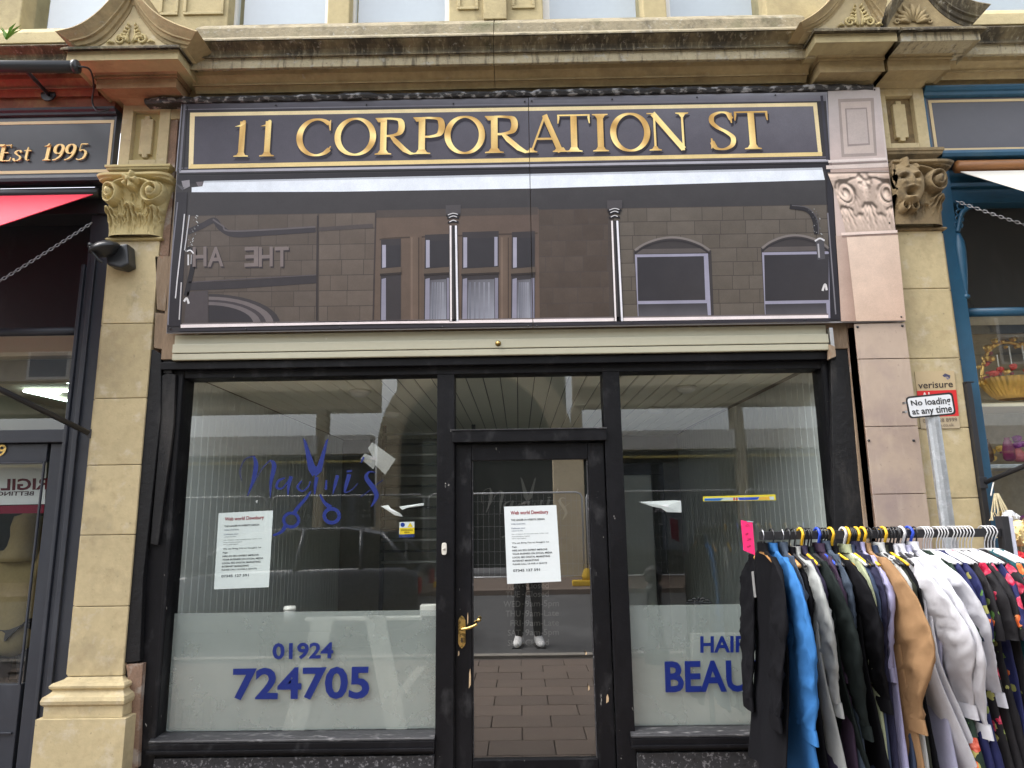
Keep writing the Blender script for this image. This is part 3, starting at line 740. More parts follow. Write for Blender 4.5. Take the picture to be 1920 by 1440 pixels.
# ================================================================ THE PRINTED SHOP SIGN (flat boards with a printed picture)
SY = -.065
sign = thing('shop_sign', 'large printed shop sign reading 11 CORPORATION ST with a dark printed picture below', 'sign', (.1, SY, 2.72))
SEAM = WX(995, 400, SY)
SIGN_OUT = [(340, 190), (1648, 165), (1697, 603), (312, 625)]
def canvas():
    return MB()
cv = canvas()
LAY = .0005
def P2(pts, lay, col):
    """printed patch in photo pixels; colour as seen, or per-corner list"""
    vs = [W(x, y, SY) for x, y in pts]
    c = tuple(lin(k) for k in col) if isinstance(col[0], (tuple, list)) else lin(col)
    if isinstance(col[0], (tuple, list)) and len(col) != len(pts): c = tuple(c[i % len(c)] for i in range(len(pts)))
    cv.add([(v.x, SY-.003-lay*LAY, v.z) for v in vs], [tuple(range(len(pts)))], c)
def L2(pts, w, lay, col, n=6):
    pr = cr([(p[0], p[1], (p[2] if len(p) > 2 else w)) for p in pts], n) if len(pts) > 2 else [(p[0], p[1], (p[2] if len(p) > 2 else w)) for p in pts]
    def mp(x, y): v = W(x, y, SY); return (v.x, SY-.003-lay*LAY, v.z)
    ribbon(cv, pr, mp, lin(col))
_lin0 = lin
def lin(c): return tuple(v**1.13*.95 for v in _lin0(c))     # print inks run a little deeper than they look in glare
def ylerp(x, a, b): return a[1]+(b[1]-a[1])*(x-a[0])/(b[0]-a[0])
# ground and frame
P2([(341, 191), (1554, 168), (1576, 602), (313, 624)], 0, (66, 63, 65))
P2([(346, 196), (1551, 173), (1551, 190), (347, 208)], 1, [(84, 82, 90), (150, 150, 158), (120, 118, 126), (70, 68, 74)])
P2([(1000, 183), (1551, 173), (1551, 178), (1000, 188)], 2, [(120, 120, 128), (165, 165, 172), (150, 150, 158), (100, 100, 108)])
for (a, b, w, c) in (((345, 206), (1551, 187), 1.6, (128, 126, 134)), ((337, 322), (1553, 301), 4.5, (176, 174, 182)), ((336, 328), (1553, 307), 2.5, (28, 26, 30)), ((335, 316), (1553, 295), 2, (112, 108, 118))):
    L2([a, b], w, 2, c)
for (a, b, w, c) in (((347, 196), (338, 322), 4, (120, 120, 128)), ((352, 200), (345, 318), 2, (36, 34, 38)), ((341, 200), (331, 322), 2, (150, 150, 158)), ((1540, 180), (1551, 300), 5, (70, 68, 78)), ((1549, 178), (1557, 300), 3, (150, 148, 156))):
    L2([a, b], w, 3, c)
# name board
P2([(357, 212), (1531, 193), (1541, 293), (354, 317)], 3, (238, 220, 176))
P2([(359, 308), (1541, 286), (1541, 293), (354, 317)], 4, (228, 205, 150))
P2([(366, 219), (1524, 200), (1533, 286), (363, 309)], 5, [(84, 81, 90), (124, 122, 130), (98, 95, 103), (88, 85, 94)])
for k in range(0):
    x = 380+k*84; P2([(x, 219-(x-366)*.0164), (x+42, 219-(x-324)*.0164), (x+44, 308-(x-324)*.0196), (x+2, 308-(x-366)*.0196)], 5.4, (88+(k*37 % 11), 84+(k*37 % 11), 96+(k*37 % 12)))
random.seed(3)
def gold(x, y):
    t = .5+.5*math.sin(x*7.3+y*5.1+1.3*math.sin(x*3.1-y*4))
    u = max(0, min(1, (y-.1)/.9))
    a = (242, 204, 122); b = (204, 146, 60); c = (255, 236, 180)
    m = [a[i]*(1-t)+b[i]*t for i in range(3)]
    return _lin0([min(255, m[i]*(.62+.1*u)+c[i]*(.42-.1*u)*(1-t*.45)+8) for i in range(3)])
qt = [(441, 226), (1440, 208), (1446, 279), (436, 294)]
SPN = [((a-441)/70, (b-441)/70) for a, b in ((441, 471), (489, 519), (558, 626), (629, 706), (706, 776), (777, 835), (834, 909), (911, 990), (985, 1058), (1043, 1107), (1109, 1140), (1143, 1217), (1212, 1292), (1325, 1379), (1374, 1440))]
sh = MB()
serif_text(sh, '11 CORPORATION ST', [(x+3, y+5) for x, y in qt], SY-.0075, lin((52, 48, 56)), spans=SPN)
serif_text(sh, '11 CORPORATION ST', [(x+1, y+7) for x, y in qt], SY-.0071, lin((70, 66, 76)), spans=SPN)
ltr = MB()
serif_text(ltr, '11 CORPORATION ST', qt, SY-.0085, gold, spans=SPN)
for q in (sh, ltr): cv.v, cv.f, cv.c = cv.v+q.v, cv.f+[[i+len(cv.v) for i in f] for f in q.f], cv.c+q.c
# frieze below, white awning edge
P2([(334, 331), (1555, 309), (1556, 320), (333, 345)], 2, (50, 47, 52))
P2([(383, 340), (1000, 329), (1541, 315), (1546, 338), (1000, 354), (640, 360), (360, 361), (360, 352), (380, 350)], 4, (226, 231, 238))
P2([(383, 340), (1541, 315), (1541, 319), (383, 343)], 5, (190, 194, 202))
P2([(368, 342), (382, 341), (379, 350), (372, 350)], 5, (120, 112, 116))
P2([(341, 340), (356, 338), (357, 350), (345, 356)], 4, (150, 146, 150)); P2([(331, 346), (346, 352), (343, 358)], 4, (96, 94, 98))
P2([(358, 362), (1546, 339), (1550, 384), (352, 405)], 3, [(70, 67, 69), (76, 74, 75), (68, 66, 67), (68, 65, 67)])
# printed stonework
def stones(x0, x1, ya, yb, rows, base, seed, lay, lean=0.0, wid=(28, 62)):
    r = random.Random(seed)
    for k in range(rows):
        t0, t1 = k/rows, (k+1)/rows
        x = x0-r.uniform(0, 30)
        while x < x1:
            w = r.uniform(*wid); a, b = max(x, x0), min(x+w, x1)
            if b-a > 3:
                q = r.uniform(-4, 3.5)
                c = tuple(v+q for v in base)
                g = 1.3
                def pt(xx, t):
                    y = ya(xx)*(1-t)+yb(xx)*t
                    return (xx+lean*t, y)
                e = g/abs(yb(x0)-ya(x0))
                P2([pt(a+g*.5, t0+e), pt(b-g*.5, t0+e), pt(b-g*.5, t1-e*.2), pt(a+g*.5, t1-e*.2)], lay, [c, tuple(v+2 for v in c), tuple(v-3 for v in c), c])
            x += w
top = lambda x: ylerp(x, (352, 405), (1550, 384)); bot = lambda x: ylerp(x, (340, 606), (1550, 592))
P2([(347, 405), (1550, 384), (1556, 598), (338, 612)], 3.2, (82, 74, 70))
stones(352, 596, top, bot, 7, (97, 88, 81), 1, 4)
stones(598, 706, top, bot, 7, (104, 94, 86), 2, 4)
stones(1006, 1140, top, bot, 7, (86, 76, 69), 3, 4, 3, (26, 48))
stones(1150, 1556, top, bot, 8, (102, 95, 87), 4, 4, 6, (30, 66))
# mouldings, inscription and arch of the printed left-hand building
L2([(352, 436), (380, 424), (402, 414), (415, 428), (440, 440), (500, 437), (592, 431)], 11, 6, (66, 62, 66)); L2([(400, 412), (418, 424), (440, 434), (592, 426)], 3, 7, (104, 98, 100))
L2([(592, 431), (640, 428), (700, 424)], 8, 6, (84, 77, 76))
L2([(355, 538), (450, 534), (594, 524)], 15, 6, (64, 60, 63)); L2([(355, 530), (594, 516)], 2, 7, (92, 86, 88))
L2([(596, 405), (594, 606)], 3, 7, (66, 60, 60)); L2([(705, 400), (700, 604)], 3, 7, (72, 64, 62))
for ch, x in (('T', 516), ('H', 486), ('E', 459), ('A', 390), ('H', 362)):
    for dx, dy, c, ly in ((2, 3, (66, 60, 62), 7), (0, 0, (124, 114, 112), 8)):
        w = 26 if ch != 'A' else 30
        q = [(x+dx, 464+dy), (x+w+dx, 463+dy), (x+w+dx, 500+dy), (x+dx, 501+dy)]
        vs, fs = text_geo(ch, .02)
        vv = []
        for u, v in vs:
            a, b = bil(q, 1-u, v); p = W(a, b, SY); vv.append((p.x, SY-.003-ly*LAY, p.z))
        cv.add(vv, fs, lin(c))
for r0, c, ly in ((134, (70, 66, 68), 7), (122, (116, 108, 108), 8), (108, (76, 71, 74), 9), (98, (112, 105, 106), 10), (84, (60, 57, 61), 11)):
    P2([(392, 608)]+[(392+r0*math.sin(rad(a))*1.0, 608-r0*.42*math.cos(rad(a))) for a in range(0, 91, 9)], ly, c)
P2([(352, 548), (391, 545), (391, 608), (346, 608)], 7, (84, 78, 80))
# printed mullioned window
P2([(706, 398), (1010, 392), (1012, 603), (702, 605)], 6, [(104, 90, 80), (98, 85, 78), (108, 92, 82), (100, 87, 78)])
L2([(712, 450), (760, 446), (1008, 438)], 3, 7, (78, 67, 60)); L2([(706, 402), (1008, 396)], 14, 7, (84, 76, 72))
for x0, x1, yt in ((715, 752, 456), (797, 845, 447), (867, 935, 442), (960, 1003, 442)):
    P2([(x0, yt-6), (x1, yt-8), (x1, 606), (x0-2, 606)], 8, (66, 62, 64))
    P2([(x0+3, yt+6), (x1-1, yt+4), (x1-2, 500), (x0+3, 503)], 9, (60, 58, 62))
    P2([(x0+2, yt+4), (x0+9, yt+4), (x0+9, 502), (x0+2, 503)], 10, (158, 156, 170))
    if x1-x0 > 50: P2([(x1-8, yt+3), (x1-2, yt+3), (x1-2, 499), (x1-8, 500)], 10, (150, 148, 162))
    P2([(x0-2, 505), (x1+1, 501), (x1+1, 511), (x0-2, 514)], 11, (98, 87, 78)); P2([(x0-2, 514), (x1+1, 511), (x1+1, 515), (x0-2, 518)], 11, (58, 52, 50))
    P2([(x0+1, 524), (x0+9, 522), (x0+9, 605), (x0, 605)], 10, (140, 138, 152)); 
    if x0 > 760:
        P2([(x0+10, 526), (x1-8, 524), (x1-8, 604), (x0+10, 604)], 9.5, [(96, 94, 100), (112, 112, 118), (150, 152, 162), (140, 142, 152)])
        for k in range(5):
            xx = x0+13+k*(x1-x0-24)/5; P2([(xx, 530), (xx+3, 530), (xx+3, 604), (xx, 604)], 10.5, (116+k*7, 117+k*7, 126+k*7))
        P2([(x1-7, 522), (x1-1, 522), (x1-1, 604), (x1-7, 604)], 10.6, (132, 130, 144))
for x, w in ((780, 22), (948, 20)):
    P2([(x-w/2, 444), (x+w/2, 443), (x+w/2, 605), (x-w/2, 605)], 9, [(112, 97, 86), (100, 86, 76), (104, 90, 80), (114, 98, 88)])
    L2([(x+w/4, 446), (x+w/4, 604)], 2, 10, (76, 65, 58)); L2([(x-w/3, 446), (x-w/3, 604)], 2, 10, (126, 110, 98))
# printed sash windows with segmental heads
for x0, x1, yt, cut in ((1190, 1330, 470, 0), (1428, 1553, 466, 1)):
    arch = [(x0-2, yt)]+[(x0+(x1-x0)*k/10, yt-24*math.sin(PI*k/10)**.8) for k in range(11)]+[(x1+3, yt)]
    P2(arch+[(x1+8, 597), (x0+6, 600)], 7, (70, 66, 66)); L2([(p[0], p[1]) for p in arch[1:-1]], 4, 9, (128, 121, 118)); L2([(p[0], p[1]+6) for p in arch[1:-1]], 3, 9, (56, 52, 54))
    P2([(x0+3, yt-2), (x1-2, yt-4), (x1, yt+4), (x0+3, yt+7)], 8, (96, 90, 88))
    P2([(x0, yt+8), (x1-(0 if cut else 3), yt+6), (x1+3, 597), (x0+6, 600)], 8, (152, 150, 166))
    P2([(x0+4, yt+13), (x1-(0 if cut else 11), yt+11), (x1-(0 if cut else 8), 563), (x0+6, 565)], 9, [(58, 56, 60), (64, 62, 66), (68, 65, 67), (60, 58, 62)])
    P2([(x0+6, 571), (x1-5, 569), (x1-3, 598), (x0+7, 600)], 9, [(66, 64, 68), (72, 70, 74), (104, 101, 106), (98, 95, 100)])
# printed iron columns
for x, xb, y0 in ((850, 852, 402), (1152, 1160, 393)):
    P2([(x-14, y0-16), (x+14, y0-17), (x+14, y0-1), (x-14, y0)], 11, (84, 80, 82))
    for yy, w in ((y0+3, 26), (y0+8, 22), (y0+16, 20)): L2([(x-w/2, yy+1), (x, yy-2), (x+w/2, yy)], 4, 12, (40, 38, 42)); L2([(x-w/2+3, yy-1), (x, yy-4), (x+w/2-4, yy-2)], 1.5, 13, (206, 204, 206))
    P2([(x-8, y0+22), (x+8, y0+21), (xb+9, 603), (xb-9, 604)], 12, (70, 66, 66))
    L2([(x-5, y0+22), (xb-6, 603)], 3.2, 13, (228, 220, 220)); L2([(x+5, y0+22), (xb+6, 603)], 3.6, 13, (224, 222, 228)); L2([(x+1, y0+22), (xb+1, 603)], 2, 13, (44, 42, 46))
# bottom bead and frame
L2([(340, 612.5), (700, 605), (1000, 602), (1552, 594)], 6, 12, (228, 218, 218)); L2([(343, 608), (1000, 598), (1552, 590)], 2.5, 12, (120, 112, 112))
P2([(337, 617), (1553, 598), (1556, 603), (336, 622)], 12, (62, 60, 66))
# printed turned posts at both ends: glints on black paint
P2([(331, 362), (352, 361), (340, 612), (314, 613)], 6, (54, 51, 56))
r_ = random.Random(8)
L2([(347, 402), (342, 450), (334, 520), (330, 560)], 2.2, 9, (206, 203, 206)); L2([(356, 404), (350, 450), (347, 470)], 2, 9, (190, 188, 192)); L2([(334, 380), (322, 500), (316, 610)], 2.4, 8, (124, 122, 130)); L2([(341, 530), (337, 600)], 2.2, 9, (186, 182, 184))
for k in range(26): 
    yy = 405+k*2.6; xx = 372-k*.75+r_.uniform(-6, 6); L2([(xx, yy), (xx+r_.uniform(-3, 4), yy+r_.uniform(1, 4))], r_.uniform(1, 2.2), 9, (r_.choice((190, 130, 90)),)*3)
L2([(352, 470), (358, 468), (365, 473), (363, 495), (358, 520), (350, 555)], 9, 7, (46, 43, 47)); L2([(351, 472), (358, 470), (364, 476)], 2.5, 9, (226, 224, 226)); L2([(354, 478), (354, 498)], 3, 9, (200, 198, 200)); L2([(360, 478), (359, 496)], 2, 9, (160, 158, 160))
L2([(346, 566), (351, 560), (355, 570)], 4, 9, (210, 208, 208))
L2([(1480, 388), (1512, 394), (1526, 412), (1530, 440)], 9, 9, (50, 47, 50)); L2([(1484, 386), (1514, 391), (1531, 412), (1534, 440)], 2, 10, (96, 93, 96))
for k in range(24): xx = 1512+r_.uniform(0, 22)+k*.4; yy = 392+k*2.2; L2([(xx, yy), (xx+r_.uniform(-2, 3), yy+r_.uniform(1, 3))], r_.uniform(1, 2), 11, (r_.choice((160, 110, 80)),)*3)
P2([(1528, 452), (1544, 451), (1546, 486), (1532, 488)], 10, (86, 84, 88)); L2([(1527, 453), (1536, 448), (1545, 452)], 3, 11, (212, 210, 212)); L2([(1533, 458), (1535, 484)], 3, 11, (170, 168, 172)); L2([(1541, 546), (1546, 534), (1549, 545)], 4, 11, (216, 212, 212))
P2([(1549, 320), (1557, 320), (1575, 600), (1556, 600)], 9, (52, 50, 56)); L2([(1551, 400), (1566, 590)], 2.5, 10, (126, 124, 130))
# printed pale stone pilaster at the right end
P2([(1551, 167), (1648, 165), (1697, 602), (1576, 603)], 9.5, [(206, 198, 194), (214, 206, 202), (202, 178, 166), (196, 170, 158)])
P2([(1551, 167), (1648, 165), (1659, 300), (1556, 304)], 10, [(190, 184, 182), (206, 198, 196), (206, 190, 184), (200, 184, 178)])
for q, ly, c in ((((1570, 187), (1637, 185), (1643, 293), (1577, 296)), 11, (170, 158, 152)), (((1575, 193), (1631, 191), (1638, 288), (1582, 290)), 12, (200, 186, 178)), (((1583, 205), (1624, 203), (1630, 273), (1588, 276)), 13, (162, 150, 146)), (((1586, 207), (1622, 206), (1627, 270), (1590, 272)), 14, (194, 182, 176))): P2(q, ly, c)
for a, b, w, c in (((1552, 304), (1661, 299), 5, (226, 214, 208)), ((1553, 309), (1662, 304), 3, (150, 136, 130)), ((1548, 315), (1664, 311), 7, (216, 202, 194)), ((1556, 322), (1665, 318), 6, (190, 170, 160))): L2([a, b], w, 13, c)
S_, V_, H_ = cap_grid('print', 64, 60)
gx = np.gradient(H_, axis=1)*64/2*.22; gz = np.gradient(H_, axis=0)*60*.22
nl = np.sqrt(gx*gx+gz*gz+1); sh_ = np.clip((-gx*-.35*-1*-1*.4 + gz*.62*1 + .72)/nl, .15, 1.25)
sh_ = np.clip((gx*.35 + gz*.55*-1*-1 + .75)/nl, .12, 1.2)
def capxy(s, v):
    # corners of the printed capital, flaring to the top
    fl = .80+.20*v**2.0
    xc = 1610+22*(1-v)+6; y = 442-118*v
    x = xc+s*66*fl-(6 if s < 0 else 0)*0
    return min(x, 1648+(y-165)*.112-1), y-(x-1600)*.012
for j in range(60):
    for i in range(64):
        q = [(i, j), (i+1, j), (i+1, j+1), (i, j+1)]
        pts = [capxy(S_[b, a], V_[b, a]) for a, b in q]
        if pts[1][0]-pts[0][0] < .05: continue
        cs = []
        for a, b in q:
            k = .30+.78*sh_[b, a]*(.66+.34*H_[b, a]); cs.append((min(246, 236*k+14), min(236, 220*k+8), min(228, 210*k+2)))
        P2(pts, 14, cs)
L2([(1576, 440), (1681, 435)], 5, 15, (226, 208, 198)); L2([(1577, 445), (1682, 440)], 2, 15, (150, 128, 118))
P2([(1586, 443), (1682, 441), (1697, 601), (1604, 603)], 13, [(220, 200, 184), (214, 193, 176), (206, 181, 163), (210, 187, 169)])
P2([(1566, 443), (1586, 443), (1604, 603), (1577, 603)], 12, [(190, 170, 158), (176, 154, 142), (172, 146, 132), (196, 172, 158)])
# cut the print where the two boards meet
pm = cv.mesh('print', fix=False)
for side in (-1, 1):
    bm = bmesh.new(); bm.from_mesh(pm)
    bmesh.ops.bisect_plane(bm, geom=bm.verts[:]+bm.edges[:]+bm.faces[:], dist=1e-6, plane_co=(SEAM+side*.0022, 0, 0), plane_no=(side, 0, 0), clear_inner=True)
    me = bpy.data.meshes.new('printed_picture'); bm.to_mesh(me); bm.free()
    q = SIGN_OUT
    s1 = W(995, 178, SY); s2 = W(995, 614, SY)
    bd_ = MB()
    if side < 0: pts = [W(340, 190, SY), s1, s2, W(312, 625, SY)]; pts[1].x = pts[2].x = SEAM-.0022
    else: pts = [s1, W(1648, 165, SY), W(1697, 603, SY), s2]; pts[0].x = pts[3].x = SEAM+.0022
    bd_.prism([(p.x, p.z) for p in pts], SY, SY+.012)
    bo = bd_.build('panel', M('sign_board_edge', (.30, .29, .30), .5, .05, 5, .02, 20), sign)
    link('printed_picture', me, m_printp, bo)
scr = [(517, 197), (687, 196), (850, 194), (984, 190), (997, 189), (1148, 186), (1307, 182), (1454, 178), (1640, 168), (461, 617), (638, 614), (830, 613), (991, 611), (1007, 611), (1184, 604), (1334, 601), (1509, 599), (319, 616), (1690, 594), (1668, 418)]
smesh = MB().lathe([(.0001, -.004), (.0035, -.0035), (.0055, -.001), (.006, .0015)], (0, 0, 0), 10, 'y').mesh('screw', smooth=True)
for k, (x, y) in enumerate(scr):
    p = W(x, y, SY-.011)
    o = link('screw', smesh, m_blackmetal, sign); o.location = p
lin = _lin0
# plain pink boards below, over the half pilaster
m_pinkb = M('printed_stone_board', (.43, .335, .262), .42, .06, 2.0, .03, 60, dirt=(((.27, .205, .20), 2.4, .46, .68, .7), ((.50, .40, .32), 9, .54, .68, .4, (2, 1, .5)), ((.2, .15, .13), 40, .64, .70, .4)), objvar=.04)
pb = thing('cladding_boards', 'pinkish printed stone boards covering the lower half pilaster beside the clothes rail', 'cladding', (2.3, -.05, .1))
rows = [(606, 672), (673, 799), (800, 926), (927, 1054), (1055, 1182), (1183, 1440)]
LX = lambda y: ylerp(y, (0, 1530.6), (1, 1530.72))
for k, (a, b) in enumerate(rows):
    x0, x1 = WX(1645, 1000, -.058), JX-.01
    za, zb = WZ(1660, a, -.058), (WZ(1660, b, -.058) if b < 1440 else .03)
    MB().box(x0, x1, -.058, -.048, zb+.001, za-.001).build('board', m_pinkb, pb, .0015)
for (x, y) in ((1608, 613), (1692, 611), (1629, 826), (1713, 826)):
    o = link('screw', smesh, m_steel, pb); o.location = Vector(W(x, y, -.0585))-pb.location; o.matrix_parent_inverse = Matrix(); o.scale = (1.5, 1.5, 1.5)
# ================================================================ THE BLACK SHOPFRONT
GY = .12
shop = thing('shopfront', 'closed black timber shopfront with two big windows and a glazed door', 'shopfront', (0, .1, 0))
LX0, LX1, WZ0, WZ1 = -2.165, -.516, .283, 2.446
RX0, RX1 = .665, 1.969
DX0, DX1, DZ1 = -.404, .553, 1.99
def bx(name, x0, x1, y0, y1, z0, z1, mat=None, par=None, bev=.004):
    return MB().box(x0, x1, y0, y1, z0, z1).build(name, mat or m_black, par or shop, bev)
bx('post', -2.315, LX0, .05, .2, .0, 2.56)
bx('post', LX1, DX0-.002, .055, .2, 0, WZ1)
bx('post', DX1+.002, RX0, .055, .2, 0, WZ1)
bx('post', RX1, 2.128, .05, .2, 0, 2.56)
bx('bead', LX0-.03, LX0-.002, .04, .049, .26, 2.47); bx('bead', RX1+.004, RX1+.03, .04, .049, .26, 2.47)
bx('head', LX0, RX1, .052, .2, WZ1, 2.56)
bx('head_moulding', -2.30, 2.05, .0, .05, 2.495, 2.545)
bx('transom', DX0-.012, DX1+.012, .035, .2, 2.0, 2.074)
bx('drip_edge', DX0-.014, DX1+.014, .028, .12, 2.0745, 2.081, m_silltop, None, .002)
# sills and stall risers
for x0, x1 in ((LX0-.0, LX1-.002), (RX0+.002, RX1)):
    s = MB(); pr = [(-.105, WZ0), (-.05, WZ0-.005), (-.022, WZ0-.014), (-.016, WZ0-.020), (-.016, WZ0-.028), (-.04, WZ0-.030)]
    s.sweepX([(o, z) for o, z in pr], x0-.03, x1+.002, .2).build('sill', m_silltop, shop)
    bx('sill_rail', x0-.03, x1+.004, .012, .2, WZ0-.085, WZ0-.032)
    bx('sill_bead', x0-.035, x1+.004, -.002, .0115, WZ0-.085, WZ0-.066, None, None, .004)
    bx('stall_recess', x0, x1, .05, .2, WZ0-.115, WZ0-.087); bx('stall_riser', x0, x1, .035, .2, 0, WZ0-.117, m_granite)
# glass
def pane(name, x0, x1, Y, z0, z1, mat, par):
    return MB().add([(x0, Y, z0), (x1, Y, z0), (x1, Y, z1), (x0, Y, z1)], [(0, 1, 2, 3)]).build(name, mat, par, fix=False)
glassL = pane('window_pane', LX0, LX1, GY, WZ0, WZ1, m_glass, shop)
glassR = pane('window_pane', RX0, RX1, GY, WZ0, WZ1, m_glass, shop)
pane('fanlight_pane', DX0, DX1, GY, 2.082, WZ1, m_glass, shop)
# door leaf
door = bx('door', DX0+.004, -.299, .085, .14, .02, DZ1)
bx('stile', .447, DX1-.004, .085, .14, .02, DZ1, None, door); bx('top_rail', -.297, .445, .086, .139, 1.887, DZ1, None, door); bx('bottom_rail', -.297, .445, .086, .139, .02, .12, None, door)
bx('door_frame', DX0, DX0+.003, .06, .084, 0, DZ1+.008, None, door, 0)
for a, b in ((-.297, -.289), (.437, .445)): bx('glazing_bead', a, b, .10, .112, .12, 1.887, m_silltop, door, .002)
pane('door_pane', -.297, .445, .114, .12, 1.887, M_glass('mirrored_door_glass', 1.5, (.5, .5, .49), .05, .29), door)
bx('dark_film', -.297, .445, .128, .130, .12, 1.887, M('dark_window_film', (.012, .012, .011), .6, .2, 4, 0), door, 0)
# chips of bare wood on the door edge
for (x, y, w, h) in ((881, 1272, 4, 36), (877, 1160, 2, 24), (860, 1225, 3, 10), (1099, 1225, 3, 6), (1104, 1290, 3, 10), (1139, 1310, 5, 16)):
    p = W(x, y, .083); MB().prism([(p.x-w*.0016, p.z-h*.0016), (p.x+w*.0012, p.z-h*.0010), (p.x+w*.0016, p.z+h*.0002), (p.x+w*.0006, p.z+h*.0016), (p.x-w*.0010, p.z+h*.0008)], .0825, .0845).build('paint_chip', M('bare_pine', (.55, .40, .24), .8, .2, 20, .1, 40), door)
# lever handle on a long plate, keyhole
hp = W(868, 1185, .08)
pl = MB(); z0, z1 = WZ(868, 1216, .08), WZ(868, 1154, .08); hw = .022; xc = WX(866, 1185, .08)
pl.prism([(xc-hw, z0+.03), (xc-hw*.6, z0+.012), (xc, z0), (xc+hw*.6, z0+.012), (xc+hw, z0+.03), (xc+hw, z1-.03), (xc+hw*.6, z1-.012), (xc, z1), (xc-hw*.6, z1-.012), (xc-hw, z1-.03)], .0785, .0855)
hnd = pl.build('door_handle', m_brass, door, .002)
zc = WZ(866, 1180, .04)
MB().tube(cr([(xc, .079, zc), (xc, .045, zc), (xc+.012, .032, zc+.003), (xc+.05, .030, zc+.010), (xc+.085, .034, zc+.024), (xc+.094, .034, zc+.030)], 4), [.009]*6+[.0085]*8+[.0075]*6+[.011], 10).build('lever', m_brass, hnd, smooth=True)
MB().lathe([(.0001, 0), (.012, .004), (.012, .02), (.0001, .024)], (xc+.105, .060, zc+.048), 12, 'y').build('spindle_knob', m_brass, hnd, smooth=True)
MB().box(xc-.004, xc+.004, .0775, .0785, z0+.035, z0+.062).build('keyhole', m_blackmetal, hnd)
# bell push
bp = W(833, 1029, .05)
b_ = MB().prism([(bp.x+.016*math.copysign(abs(math.cos(a))**.5, math.cos(a)), bp.z+.037*math.copysign(abs(math.sin(a))**.6, math.sin(a))) for a in [2*PI*k/20 for k in range(20)]], .040, .0545).build('bell_push', M('ivory_plastic', (.66, .63, .55), .4, .05, 9, .02, 40), shop, .004)
MB().lathe([(.0001, -.003), (.008, -.002), (.009, .001)], (bp.x, .039, bp.z), 14, 'y').build('button', M('grey_plastic', (.45, .43, .38), .4, .05, 9, .02, 40), b_, smooth=True)
# worn boards between post and pilaster
def wonky(name, pts, y0, y1, mat, bev=.004): return MB().slab(pts, y0, y1).build(name, mat, shop, bev)
wonky('cladding_board', [(270, 660), (288, 655), (302, 664), (301, 780), (268, 1085), (262, 1240), (232, 1243), (238, 1135), (272, 790)], .012, .05, m_blackold)
wonky('cladding_board', [(303, 705), (312, 700), (329, 702), (325, 800), (296, 1022), (282, 1020), (300, 800)], .022, .049, m_blackold)
wonky('batten', [(290, 480), (318, 480), (313, 584), (294, 580)], .0, .05, m_rawwood)
wonky('batten', [(291, 586), (310, 588), (306, 655), (288, 652)], .005, .05, m_rawwood)
wonky('batten', [(309, 632), (322, 632), (322, 700), (306, 700)], .02, .051, m_blackold)
wonky('brick_edge', [(322, 196), (336, 196), (316, 480), (296, 480)], .01, .08, m_brickedge)
wonky('brick_edge', [(236, 1246), (268, 1244), (262, 1330), (258, 1440), (240, 1440), (247, 1330)], .01, .05, m_brickedge)
wonky('edge_board', [(1588, 615), (1602, 612), (1640, 985), (1660, 1180), (1640, 1180), (1612, 900)], .0, .05, m_rawwood)
wonky('edge_board', [(1556, 612), (1592, 612), (1632, 1000), (1655, 1440), (1575, 1440)], .012, .049, m_blackold)
bx('filler_board', -2.371, -2.317, .03, .055, .36, 2.42, m_blackold); bx('wall_core', -2.39, -2.31, .06, .26, 0, 4.3, m_brickedge); bx('wall_core', 2.02, 2.2, .206, .26, 0, 4.3, m_brickedge)
bx('fascia_backing', -2.30, 2.14, .0, .25, 2.563, 4.30, m_rawwood)
# ---------------------------------------------------------------- roller shutter housing
rs = thing('roller_shutter', 'beige rolled-up shutter housing under the printed sign', 'shutter', (0, -.02, 2.55))
zt, zm, zb = 2.700, 2.592, 2.549
x0, x1 = WX(325, 655, -.02), WX(1552, 640, -.02)
bx('top_strip', x0, x1, -.012, .0, zt-.045, zt+.018, m_beige, rs, .002)
bx('housing', x0, x1+.002, -.035, -.001, zm+.002, zt-.047, m_beige, rs, .005)
bx('bottom_slat', x0, x1, -.031, -.001, zb, zm-.002, m_beige, rs, .005)
bx('guide_channel', x1+.006, x1+.03, -.045, -.005, 2.50, 2.69, m_steel, rs, .003)
MB().slab([(1556, 645), (1566, 650), (1568, 668), (1556, 673)], -.05, -.01).build('broken_batten', m_rawwood, rs, .003)
bp = W(934, 644, -.036)
MB().lathe([(.0001, -.022), (.010, -.020), (.013, -.012), (.014, -.002), (.019, 0), (.019, .002)], (bp.x, -.036, bp.z), 16, 'y').build('lock_bolt', m_brass, rs, smooth=True)
# ---------------------------------------------------------------- what is stuck on the glass
IY = GY+.009
m_frost = M_sheet('frosted_vinyl', (.48, .52, .50), .42, .05, .2)
def sheet(name, pts, Y, mat, par, th=.0012): return MB().slab(pts, Y, Y+th).build(name, mat, par)
fz = WZ(575, 1147, IY)
MB().box(LX0+.012, LX1-.004, IY+.004, IY+.0055, WZ0+.004, fz).build('frosted_film', m_frost, glassL)
MB().box(RX0+.004, RX1-.012, IY+.004, IY+.0055, WZ0+.004, WZ(1300, 1134, IY)).build('frosted_film', m_frost, glassR)
def lettering(par, items, Y, mat, bold=.02):
    for s, q in items:
        mb = MB(); txt(mb, s, q, Y, None, bold); mb.build('lettering', mat, par, fix=False)
lettering(glassL, [('01924', [(511, 1206), (626, 1204), (624, 1235), (511, 1237)]), ('724705', [(437, 1253), (694, 1249), (692, 1311), (436, 1313)])], GY-.002, m_vinyl, .028)
